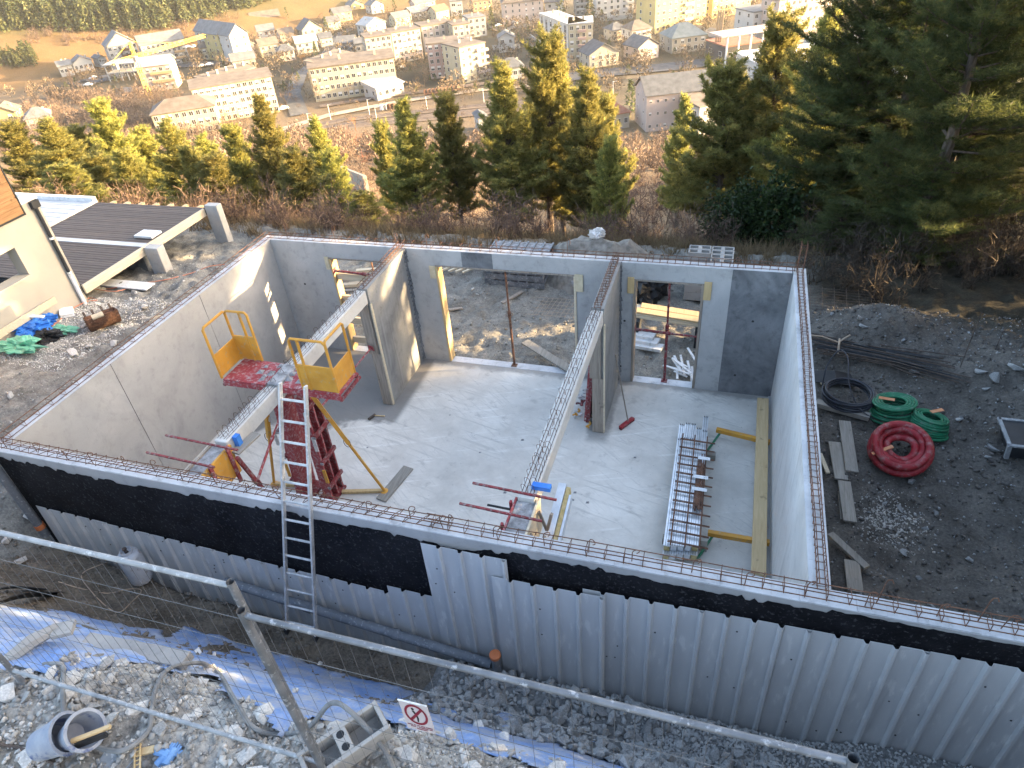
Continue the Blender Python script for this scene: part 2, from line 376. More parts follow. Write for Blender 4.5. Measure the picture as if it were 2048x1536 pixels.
M_ballast = mat('blue_grey_ballast', (.22, .225, .225), (.36, .365, .36), 6, .92, .4, 30, rnd_=.25)
M_gravel = mat('fine_grey_gravel', (.10, .105, .105), (.2, .205, .205), 30, .92, .4, 40)
M_dirtpile = mat('grey_earth', (.14, .13, .115), (.27, .25, .22), 6, .95, .6, 20)

def ground_mat():
    mt, nt, b, co = newmat('earth')
    geo = nt.nodes.new('ShaderNodeNewGeometry'); P = geo.outputs['Position']
    a = nt.nodes.new('ShaderNodeAttribute'); a.attribute_name = 'gcol'
    c = a.outputs['Color']
    n1 = noise(nt, P, 2.2, 7, .68)
    c = mixc(nt, 1.0, c, ramp(nt, n1, [(.3, (.62, .60, .58)), (.5, (1, 1, 1)), (.72, (1.5, 1.47, 1.42))]), 'MULTIPLY')
    n2 = noise(nt, P, 26, 5, .7)
    c = mixc(nt, 1.0, c, ramp(nt, n2, [(.3, (.6, .6, .6)), (.52, (1, 1, 1)), (.66, (1.25, 1.25, 1.25)), (.74, (2.0, 2.0, 2.0))]), 'MULTIPLY')
    n3 = noise(nt, P, .07, 5, .6)
    c = mixc(nt, 1.0, c, ramp(nt, n3, [(.3, (.82, .84, .82)), (.7, (1.15, 1.12, 1.08))]), 'MULTIPLY')
    nt.links.new(c, b.inputs['Base Color']); b.inputs['Roughness'].default_value = .95; b.inputs['Specular IOR Level'].default_value = .15
    h = mth(nt, 'ADD', noise(nt, P, 9, 8, .7), mth(nt, 'MULTIPLY', n2, .5))
    bump(nt, b, h, .7, .05)
    return mt
M_ground = ground_mat()

# ================================================================ the ground sheet
def axis(lo, hi, step, far_lo, far_hi, g=1.11):
    a = list(np.arange(lo, hi + 1e-6, step)); s = step
    while a[-1] < far_hi: s = min(s * g, 14); a.append(a[-1] + s)
    s = step; L = [lo]
    while L[-1] > far_lo: s = min(s * g, 14); L.append(L[-1] - s)
    return np.array(L[:0:-1] + a)
gx = axis(-7.0, 15.0, .075, -900, 420); gy = axis(-4.6, 12.6, .075, -60, 960)
GX, GY = np.meshgrid(gx, gy, indexing='ij'); GZ = terrain(GX, GY)
x, y = GX.ravel(), GY.ravel()
def blend(c, new, w): return c * (1 - w[:, None]) + np.array(new)[None] * w[:, None]
gc = np.tile(np.array([.235, .225, .207]), (len(x), 1))                          # site mud
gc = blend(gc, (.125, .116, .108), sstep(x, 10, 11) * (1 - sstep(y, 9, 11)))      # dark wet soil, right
gc = blend(gc, (.15, .132, .112), sstep(-y, .15, .35) * (1 - sstep(-y, 2.0, 2.3)) * sstep(x, -.4, .4))   # trench soil
gc = blend(gc, (.38, .365, .345), sstep(-y, 2.0, 2.4))                          # rubble bank
gc = blend(gc, (.17, .155, .135), sstep(-y, 3.15, 3.5) * .8)
gc = blend(gc, (.25, .238, .22), sstep(-x, .2, 1.0) * (1 - sstep(-y, .5, 1.5)) * (1 - sstep(y, 9, 12)))
gc = blend(gc, (.27, .265, .255), sstep(-x, 3.8, 4.6) * sstep(y, 2.8, 3.6) * (1 - sstep(y, 6.4, 7.2)))
gc = blend(gc, (.17, .125, .08), sstep(y, 12.2, 14) * (1 - sstep(x, 9, 12)))        # dry grass of the slope
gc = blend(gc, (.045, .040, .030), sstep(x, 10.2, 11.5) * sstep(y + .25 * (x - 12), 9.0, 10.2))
gc = blend(gc, (.17, .12, .075), sstep(y, 30, 60))
gc = blend(gc, (.17, .13, .09), sstep(y, 190, 215))
gc = blend(gc, (.062, .056, .042), sstep(y, 258, 275))  # town ground, darkened to stand in for shade of houses and trees
u = -.8 * x + .6 * y
gc = blend(gc, (.165, .105, .052), sstep(u, 420, 455) * sstep(-x, 150, 220))
gc = blend(gc, (.12, .10, .05), sstep(u, 440, 480) * sstep(-x, 150, 220) * sstep(np.sin(u * .045 + x * .01), .2, .5))
gc = blend(gc, (.16, .13, .09), (vnoise(x, y, .02, 9) > .12).astype(float) * sstep(y, 190, 215) * (1 - sstep(u, 420, 455)))
n_x, n_y = len(gx), len(gy); ii = np.arange(n_x * n_y).reshape(n_x, n_y)
quads = np.stack([ii[:-1, :-1], ii[1:, :-1], ii[1:, 1:], ii[:-1, 1:]], -1).reshape(-1, 4)
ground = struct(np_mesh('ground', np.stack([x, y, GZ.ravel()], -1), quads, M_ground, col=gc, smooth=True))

# ================================================================ concrete shell
slab = struct(MB().box(-.19, W + .19, -.19, D + .195, -.34, 0.0).build('floor_slab', M_slab))

def wall_thing(label, loc): return thing('concrete_wall', label, 'wall', loc)
# near wall: runs on to the right beyond the shell, coated with bitumen outside
wn_ = wall_thing('long front concrete wall, black coated outside, grey ribbed sheets leaning on it', (5, -.1, 0))
NX1 = 14.2
b = MB().box(-T, NX1, -T, 0, -.3, H - .012); b.build('wall_body', M_wall, wn_)
b = MB(); xs = np.arange(-T, NX1 + .01, .25)
for i in range(len(xs) - 1):
    b.box(xs[i] + .001, xs[i + 1] - .001, -T + rnd.uniform(.002, .008), -.003, H - .013, H + rnd.uniform(-.004, .006))
b.build('wall_top', M_top, wn_)
xs = np.arange(-T + .06, NX1, .04); tz = []; cur = 2.50
for k, xx in enumerate(xs):
    base = np.interp(xx, [0, 1.6, 4, 5.3, 6.6, 7.1, 8.6, 9.9, 10.3, 12, 14], [2.50, 2.42, 2.48, 2.46, 2.40, 2.50, 2.52, 2.50, 2.555, 2.555, 2.55])
    if rnd.random() < .35: cur = base + rnd.uniform(-.035, .03) * (1 if xx < 10.2 else .3)
    tz.append(cur + rnd.uniform(-.006, .006))
vsb = []; fsb = []
for k, xx in enumerate(xs): vsb += [(xx, -T - .004, -.25), (xx, -T - .004, tz[k])]
for k in range(len(xs) - 1): fsb.append((2 * k, 2 * k + 2, 2 * k + 3, 2 * k + 1))
MB().add(vsb, fsb).build('bitumen_coating', M_bit, wn_, smooth=False)
# left wall, three cast panels with open joints
wl2 = wall_thing('pale concrete wall along the left side of the shell with two vertical joints', (-.1, 3, 0))
js = [0.001, 1.86, 4.07, D + T]
for k in range(3):
    MB().box(-T, 0, js[k] + (.006 if k else 0), js[k + 1] - (.006 if k < 2 else 0), -.3, H).build('wall_panel', M_wall, wl2)
MB().box(-T + .012, -.014, .02, D + .1, -.29, H - .02).build('joint_core', M_grime, wl2)
MB().box(-T + .004, -.008, .02, D + T - .02, H + .0005, H + .004).build('wall_top', M_top, wl2)
# right wall
wr2 = wall_thing('whitewashed concrete wall along the right side of the shell', (W + .1, 3, 0))
MB().box(W, W + T, .001, D + T, -.3, H).build('wall_body', M_rightw, wr2)
b = MB(); ys = np.arange(.02, D + T, .3)
for k in range(len(ys) - 1): b.box(W + .003, W + T - .003, ys[k], ys[k + 1] - .002, H + .0005, H + rnd.uniform(.003, .009))
b.build('wall_top', M_top, wr2)
MB().box(W - .045, W - .001, .02, D - .02, .001, .03).build('wall_foot_fillet', M_wall2, wr2)
# back wall with three openings
HM = 2.288
OPL, OPM, OPR = (1.286, 2.62), (3.64, 6.452), (7.498, 8.743)
wb = wall_thing('grey concrete back wall with three framed openings and one dark fresh panel', (5, D + .1, 0))
def pan(x0, x1, z0, z1, mt, name='wall_panel', dy=0): return MB().box(x0, x1, D - dy, D + T, z0, z1).build(name, mt, wb)
e = .0015
pan(.001, OPL[0], -.3, H, M_wall2); pan(OPL[1], OPM[0], -.3, H, M_wall2); pan(OPM[1], OPR[0], -.3, H, M_wall2)
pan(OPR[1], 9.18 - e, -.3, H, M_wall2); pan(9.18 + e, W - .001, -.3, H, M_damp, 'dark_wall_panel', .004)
pan(OPL[0] + e, OPL[1] - e, HM, H, M_wall2, 'lintel'); pan(OPR[0] + e, OPR[1] - e, HM, H, M_wall2, 'lintel')
pan(OPM[0] + e, 4.22 - e, HM, H, M_wall2, 'lintel'); pan(4.22 + e, 4.84 - e, HM, H, M_damp, 'lintel_patch', .003); pan(4.84 + e, OPM[1] - e, HM, H, M_wall2, 'lintel')
MB().box(.02, W - .02, D + .004, D + T - .004, H + .0005, H + .005).build('wall_top', M_top, wb)
for xx, zz in ((.55, 1.62), (7.36, 1.4), (9.62, 1.62), (9.45, .42), (7.3, .35)):
    Mx = Matrix.Translation((xx, D - .006, zz)) @ Matrix.Rotation(R_(90), 4, 'X')
    MB().lathe([(0.0, 0), (.022, 0), (.022, .004), (.0, .004)], 10, Mx).build('tie_hole', M_black, wb)
for o0, o1 in (OPL, OPM, OPR):        # sills of the openings
    MB().box(o0 + .002, o1 - .002, D + .0, D + T - .001, -.02, .006).build('threshold', M_top, wb)
# partitions
def partition(xr, y0, label):
    p = wall_thing(label, (xr - .1, (y0 + D) / 2, 0))
    MB().box(xr - T, xr, y0, D - .002, .002, H).build('wall_body', M_part, p)
    b = MB(); r2 = random.Random(int(xr * 10))
    for k in range(26):                 # torn mortar ridge where it meets the back wall
        z = k * .1; a = .02 + .035 * r2.random(); b.add([(xr, D - .003, z), (xr + a, D - .003, z + .02), (xr + a * .6, D - .003, z + .11), (xr, D - .003, z + .12), (xr, D - .07 - a, z + .06)], [(0, 1, 4), (1, 2, 4), (2, 3, 4)])
    b.build('mortar_ridge', M_damp, p)
    return p
partition(3.05, 4.75, 'short streaked concrete partition beside the left opening')
partition(7.27, 4.756, 'short concrete partition left of the doorway with the broom')

# ================================================================ rebar
def loop_mesh(name, pts, r=.0045, n=5, closed=True):
    b = MB(); b.tube(pts, r, n, closed=closed); o = b.build(name, M_rust); me = o.data; bpy.data.objects.remove(o); return me
def rebar_cage(label, p0, p1, w, h, step, hooks=0, tie='square', r=.006, hook_h=.2):
    p0 = V(*p0); p1 = V(*p1); d = p1 - p0; L = np.linalg.norm(d); d /= L; s_ = np.cross(d, V(0, 0, 1))
    ang = math.atan2(d[1], d[0])
    t = thing('rebar_cage', label, 'rebar', (p0 + p1) / 2)
    lv = [(-1, 0), (1, 0), (-1, 1), (1, 1)]
    for i, (a, c) in enumerate(lv):
        pts = [p0 + d * q + s_ * (a * w / 2 + rnd.uniform(-.006, .006)) + V(0, 0, .02 + c * h + rnd.uniform(-.006, .006)) for q in np.linspace(0, L, 9)]
        MB().tube(pts, r, 5).build('bar', M_rust, t)
    # stirrup drawn in its own plane (local x = along the cage)
    k = 5; hx = w / 2 + .005
    if tie == 'square': pts = [(0, -hx, .012), (0, hx, .012), (0.004, hx, h + .028), (0, -hx, h + .028)]
    else: pts = [(-step * .45, -hx, .012), (0, hx, .012), (step * .45, hx, h + .028), (0, -hx, h + .028)]
    me = loop_mesh('stirrup', pts)
    n = int(L / step)
    for i in range(n):
        q = p0 + d * (i + .5) * step
        inst('stirrup', me, t, q, (rnd.uniform(-.06, .06), rnd.uniform(-.1, .1), ang + rnd.uniform(-.07, .07)))
    if hooks:
        hm = loop_mesh('hook', [(0, 0, -.02), (0, 0, hook_h * .8), (.012, 0, hook_h * .95), (.04, 0, hook_h), (.068, 0, hook_h * .93), (.07, 0, hook_h * .78), (.045, 0, hook_h * .66)], .005, 5, False)
        q = hooks * .4
        while q < L:
            inst('hook', hm, t, p0 + d * q + s_ * rnd.uniform(-.03, .03), (rnd.uniform(-.12, .12), rnd.uniform(-.15, .15), ang + rnd.uniform(-.5, .5)), (1, 1, rnd.uniform(.8, 1.2)))
            q += hooks * rnd.uniform(.8, 1.2)
    return t
HT = H + .008
rebar_cage('rusty reinforcement cage lying on top of the long front wall, left stretch', (-.15, -.1, HT), (6.5, -.1, HT), .10, .085, .16, .5, 'slant')
rebar_cage('rusty reinforcement cage lying on top of the long front wall, right stretch', (6.2, -.1, HT), (13.9, -.1, HT), .11, .085, .19, .52)
rebar_cage('rusty reinforcement cage on top of the left wall', (-.1, -.05, HT), (-.1, D + .15, HT), .12, .07, .24, .0)
rebar_cage('rusty reinforcement cage on top of the right wall', (W + .11, -.05, HT), (W + .09, D + .1, HT), .075, .085, .1, .0)
rebar_cage('rusty reinforcement cage on top of the back wall, left of the short partition', (-.1, D + .1, HT), (3.1, D + .1, HT), .12, .07, .2, 1.2, hook_h=.3)
rebar_cage('rusty reinforcement cage on top of the back wall over the wide opening', (2.9, D + .1, HT), (7.3, D + .1, HT), .12, .07, .2, 1.5, hook_h=.3)
rebar_cage('rusty reinforcement cage on top of the back wall over the right doorway', (7.1, D + .1, HT), (W + .1, D + .1, HT), .12, .08, .13, 1.6)
rebar_cage('rusty reinforcement cage on the left partition top', (2.95, 4.7, HT), (2.95, D + .1, HT), .10, .07, .09, .35, hook_h=.1)
rebar_cage('rusty reinforcement cage on the right partition top', (7.17, 4.7, HT), (7.17, D + .1, HT), .10, .07, .09, .3, hook_h=.1)
# column starter cage at the far right corner
t = thing('column_starter_cage', 'upright starter bars rising from the far right wall corner', 'rebar', (W + .1, D + .1, H))
for a, c in ((-1, -1), (1, -1), (-1, 1), (1, 1)):
    MB().tube([(W + .1 + a * .05, D + .1 + c * .05, H), (W + .1 + a * .045, D + .1 + c * .05, H + .52)], .007, 5).build('bar', M_rust, t)
me = loop_mesh('tie', [(-.055, -.055, 0), (.055, -.055, 0), (.055, .055, 0), (-.055, .055, 0)])
for k in range(3): inst('tie', me, t, (W + .1, D + .1, H + .1 + .17 * k))
# precast beams with stirrup loops
def precast(xc, y0, y1, label, seed):
    t = thing('concrete_beam', label, 'beam', (xc, (y0 + y1) / 2, 2.36)); r2 = random.Random(seed)
    MB().box(xc - .1, xc + .1, y0, y1, 2.345, 2.598).build('beam_body', M_beam, t, bevel=.012)
    hm = loop_mesh('stirrup_loop', [(0, -.035, -.02), (0, -.035, .08), (0, -.025, .105), (0, 0, .115), (0, .025, .105), (0, .035, .08), (0, .035, -.02)], .0034, 4, False)
    yy = y0 + .1
    while yy < y1 - .05:
        for s_ in (-1, 1):
            inst('stirrup_loop', hm, t, (xc + s_ * .04, yy + r2.uniform(-.02, .02), 2.6), (r2.uniform(-.15, .15), r2.uniform(-.15, .15), R_(90) + r2.uniform(-.4, .4)))
        yy += (.11 if yy < y0 + .8 or yy > y1 - .5 else .23) * r2.uniform(.85, 1.15)
    for s_ in (-.07, -.03, .03, .07):
        MB().tube([(xc + s_, y0 + .05, 2.603), (xc + s_ * .9, y1 - .03, 2.603)], .004, 4).build('top_wire', M_drkrust, t)
    return t
precast(2.95, .62, 4.70, 'long pale precast beam spanning to the short left partition', 3)
precast(7.17, .52, 4.70, 'long pale precast beam spanning to the partition by the broom', 4)
# ================================================================ ribbed sheets against the front wall
def ribbed_sheet(x0, wd, z0, z1, label, lean=.0, yb=-.235, ztilt=0.0):
    t = thing('ribbed_sheet', label, 'metal sheet', (x0 + wd / 2, yb, z0), 'ribbed sheets along the front wall')
    pitch = .25; prof = []                                   # (x, out)
    k = 0.0
    while k < wd - 1e-6:
        prof += [(k, 0), (k + .185, 0), (k + .203, .036), (k + .228, .036), (k + .246, 0)]; k += pitch
    prof.append((wd, 0)); b = MB(); top = []; bot = []
    for i, (a, o) in enumerate(prof):
        zt = z1 + ztilt * a + rnd.uniform(-.004, .004)
        bot.append((x0 + a, yb - o - lean, z0)); top.append((x0 + a, yb - o, zt))
    n = len(prof); q = bot + top + [(p[0], p[1] + .003, p[2]) for p in bot] + [(p[0], p[1] + .003, p[2]) for p in top]
    fs = [(i, i + 1, n + i + 1, n + i) for i in range(n - 1)] + [(2 * n + i + 1, 2 * n + i, 3 * n + i, 3 * n + i + 1) for i in range(n - 1)] + [(n + i, n + i + 1, 3 * n + i + 1, 3 * n + i) for i in range(n - 1)]
    b.add(q, fs).build('sheet', M_sheet, t, smooth=False)
    for k in range(5):                                          # fixing screws
        xx = x0 + rnd.uniform(.05, wd - .05); zz = rnd.uniform(z0 + .3, z1 - .1)
        if ((xx - x0) % pitch) < .17:
            y_ = yb - lean * (z1 - zz) / (z1 - z0)
            MB().box(xx - .008, xx + .008, y_ - .006, y_ - .001, zz - .008, zz + .008).build('screw', M_black, t)
    return t
LS = ['short grey ribbed sheet at the far left corner by the slanted grey pipe', 'short grey ribbed sheet just left of the gas bottle', 'short grey ribbed sheet right behind the gas bottle',
      'short grey ribbed sheet halfway between gas bottle and ladder', 'short grey ribbed sheet behind the ladder foot', 'short grey ribbed sheet to the right of the ladder', 'short grey ribbed sheet left of the tall raised sheet']
xx = .05; wds = [1.0, .75, 1.0, .75, 1.0, 1.0, .68]
for k, lb in enumerate(LS):
    ribbed_sheet(xx, wds[k] + .012, .2, 1.60 - .05 * xx + (.16 if k == 6 else .03 * (k == 5)), lb, .05, -.235 - .005 * (k % 2), ztilt=-.045); xx += wds[k]
ribbed_sheet(6.17, .9, .2, 2.46, 'tall raised grey ribbed sheet standing above its neighbours', .04, -.262, -.01)
RS = ['tall grey ribbed sheet right of the orange capped pipe', 'second tall ribbed sheet to the right of the orange capped pipe', 'third tall ribbed sheet to the right of the orange capped pipe',
      'tall ribbed sheet below the end of the long plank', 'tall ribbed sheet below the junction with the right wall', 'tall ribbed sheet next to the right picture edge', 'last tall ribbed sheet cut by the right picture edge']
xx = 6.98
for k, lb in enumerate(RS):
    ribbed_sheet(xx, 1.012, .18, 2.17 + .025 * k, lb, .05, -.30 if k == 0 else -.240 - .004 * (k % 2), .02); xx += 1.0

# ================================================================ opening frames, props
def frame(label, o0, o1, cols, rungs=()):
    t = thing('opening_formwork', label, 'formwork frame', ((o0 + o1) / 2, D + .1, 0)); w = .05
    for s_, xx, mt in ((1, o0, cols[0]), (-1, o1, cols[1])):
        MB().box(min(xx + s_ * .004, xx + s_ * w), max(xx + s_ * .004, xx + s_ * w), D - .015, D + T + .01, .01, HM - .035).build('jamb_board', mt, t, bevel=.004)
    MB().box(o0 + .003, o1 - .003, D - .012, D + T + .008, HM - .033, HM - .003).build('header_board', M_woodold, t, bevel=.003)
    for z in rungs:
        MB().box(o0 + w + .002, o1 - w - .002, D + .06, D + .13, z, z + .15).build('spreader', M_woodpale, t, bevel=.005)
    return t
frame('timber frame with four cross spreaders in the left opening', *OPL, (M_woody, M_woody), (.18, .68, 1.22, 1.75))
frame('timber frame lining the wide middle opening', *OPM, (M_woody, M_woodpale))
frame('weathered timber frame lining the right doorway', *OPR, (M_woodold, M_woodold))
def packer(x0, x1, z0, z1, mt, label):
    return tag(MB().box(x0, x1, D - .03, D - .004 + (.03 if False else 0), z0, z1).build('corner_packer', mt, bevel=.006), label, 'packer', 'packers at the lintel ends')
packer(OPL[0] - .09, OPL[0] + .003, 2.02, 2.31, M_foam, 'pale packer at the top left corner of the left opening')
packer(OPM[0] - .12, OPM[0] + .005, 2.0, 2.27, M_foam, 'pale packer at the top left corner of the middle opening')
packer(OPM[1] - .03, OPM[1] + .13, 1.95, 2.31, M_foam, 'pale packer at the top right corner of the middle opening')
packer(OPR[0] - .10, OPR[0] + .02, 2.0, 2.33, M_woody, 'brown packer at the top left corner of the right doorway')
packer(OPR[1] - .01, OPR[1] + .12, 1.98, 2.34, M_woody, 'brown packer at the top right corner of the right doorway')
def prop(label, a, b_, mt=None, r=.026, handle=True):
    a = V(*a); b_ = V(*b_); t = thing('steel_prop', label, 'steel prop', a); d = b_ - a; k = .55; mt = mt or M_rust
    MB().tube([a + d * .01, a + d * k], r, 10).build('outer_tube', mt, t)
    MB().tube([a + d * (k + .001), b_ - d * .012], r * .76, 10).build('inner_tube', mt, t)
    MB().tube([a + d * (k - .03), a + d * (k + .03)], r * 1.35, 10).build('collar', mt, t)
    dn = d / np.linalg.norm(d); s_ = np.cross(dn, V(.3, .5, .8)); s_ /= np.linalg.norm(s_); s2 = np.cross(dn, s_)
    if handle: MB().tube([a + d * k + s_ * (.07 * math.cos(q)) + s2 * (.07 * math.sin(q)) for q in np.linspace(0, 6, 12)], .005, 5).build('handle_ring', mt, t)
    for e_, o in ((a, 1), (b_, -1)):
        MB().beam(e_ + dn * o * .001, e_ + dn * o * .008, .12, .12).build('end_plate', mt, t)
    return t
prop('rusty upright prop in the middle of the wide opening', (5.06, D + .1, .008), (5.04, D + .1, HM - .035))
prop('rusty upright prop in the right doorway', (8.15, D + .13, .008), (8.13, D + .13, HM - .035), M_reddk)
prop('red horizontal prop across the right doorway', (OPR[0] + .052, D + .055, 1.20), (OPR[1] - .052, D + .055, 1.15), M_reddk, handle=False)
prop('dark red horizontal prop across the left opening', (OPL[0] + .052, D + .02, 1.98), (OPL[1] - .052, D + .02, 1.93), M_reddk, handle=False)
prop('thin orange upright prop behind the left opening', (2.0, D + .45, -.1), (2.0, D + .42, 2.35), M_rust, .02)
prop('red raking prop leaning against the left partition end', (2.55, 3.1, 1.05), (2.9, 4.68, 1.38), M_red, .02, False)
# boards clamped on the partition ends
for xr, y0, lb in ((3.05, 4.75, 'left partition'), (7.27, 4.756, 'right partition')):
    for k, (z0, z1, w0, w1) in enumerate(((.01, 1.22, -.2, .0), (1.226, 2.33, -.24, -.04))):
        tag(MB().box(xr + w0, xr + w1 - .003, y0 - .034 - .012 * k, y0 - .004, z0, z1).build('shutter_board', M_woodold, bevel=.004), f'{"lower" if k == 0 else "upper"} stop board on the end of the {lb}', 'board')
    tag(MB().box(xr - .002, xr + .02, y0 - .03, y0 + .03, .01, 2.3).build('edge_batten', M_woodpale), f'thin pale batten on the end edge of the {lb}', 'batten')

# ================================================================ beam end shutters
def bar_pair(label, pts, grp='red spacer bars at beam ends'):
    t = thing('spacer_bar', label, 'steel bar', pts[0], grp)
    MB().beam(pts[0], pts[1], .024, .022).build('bar', M_reddk, t)
    return t
t = thing('beam_shuttering', 'yellow board shutter at the near end of the left beam', 'formwork', (2.95, .3, 2.2))
MB().box(3.06, 3.09, .05, .64, 2.08, 2.55).build('side_board', M_orange, t)
MB().box(2.80, 2.83, .05, .60, 2.12, 2.55).build('inner_board', M_woodold, t)
MB().box(2.835, 3.055, .04, .615, 2.14, 2.53).build('fresh_concrete', M_grime, t)
for yy in (.16, .52): MB().box(3.092, 3.12, yy, yy + .05, 1.98, 2.6).build('clamp', M_red, t)
bar_pair('red spacer bar across the left beam end, upper of two', ((2.12, .57, 2.6), (3.3, .52, 2.6)))
bar_pair('red spacer bar across the left beam end, lower of two', ((2.1, .22, 2.6), (3.2, .17, 2.6)))
tag(MB().box(3.07, 3.14, .72, .80, 2.44, 2.61).build('plastic_clip', M_bluep), 'small bright blue plastic clip hanging on the left beam', 'clip')
tag(MB().beam((3.14, .60, 2.44), (3.20, 1.02, 2.44), .14, .03).build('short_board', M_woodgrey, bevel=.003), 'short pale board resting beside the left beam end', 'board')
tag(MB().beam((3.2, .55, 2.42), (3.3, 1.1, .02), .05, .05).build('prop_leg', M_reddk), 'dark steel leg under the short board at the left beam end', 'steel leg')
prop('red diagonal prop below the left beam end', (3.22, .68, 1.85), (3.0, 1.9, 2.2), M_red, .02, False)
t = thing('beam_shuttering', 'grey timber shutter filled with concrete at the near end of the right beam', 'formwork', (7.17, .3, 2.2))
MB().box(7.29, 7.315, -.0 + .03, .60, 2.05, 2.56).build('side_board', M_woodpale, t)
MB().box(7.03, 7.055, .03, .56, 2.10, 2.54).build('inner_board', M_red, t)
MB().box(7.06, 7.285, .02, .515, 2.12, 2.53).build('fresh_concrete', M_grime, t)
for yy in (.12, .46):
    MB().beam((7.33, yy, 2.47), (7.40, yy + .02, 2.16), .035, .03).build('clamp_strut', M_woodold, t); MB().beam((7.48, yy, 2.47), (7.41, yy + .02, 2.16), .035, .03).build('clamp_strut', M_woodold, t)
    MB().box(6.98, 7.01, yy, yy + .04, 2.0, 2.54).build('clamp', M_red, t)
bar_pair('red spacer bar across the right beam end, upper of two', ((6.50, .60, 2.61), (7.52, .55, 2.61)))
bar_pair('red spacer bar across the right beam end, lower of two', ((6.46, .26, 2.61), (7.44, .21, 2.61)))
tag(MB().tube([(6.72, .44, 2.46), (7.03, .43, 2.46)], .014, 6).build('tie_rod', M_black), 'thin black tie rod between the two red bars of the right beam', 'tie rod')
tag(MB().box(7.2, 7.42, .655, .73, 2.60, 2.66).build('plastic_clip', M_bluep), 'flat blue plastic clip on the near end of the right beam', 'clip')
t = thing('foil_profile', 'silver foil faced profile leaning beside the right beam end', 'profile', (7.42, .8, 1.9))
MB().beam((7.42, .02, 1.9), (7.42, 1.22, 2.16), .10, .10).build('foil_cover', M_foil, t)
MB().beam((7.50, .02, 1.86), (7.50, 1.20, 2.12), .05, .12).build('wool_core', M_wool, t)
MB().beam((7.545, .0, 1.84), (7.545, 1.1, 2.09), .03, .14).build('side_flange', M_foil, t)

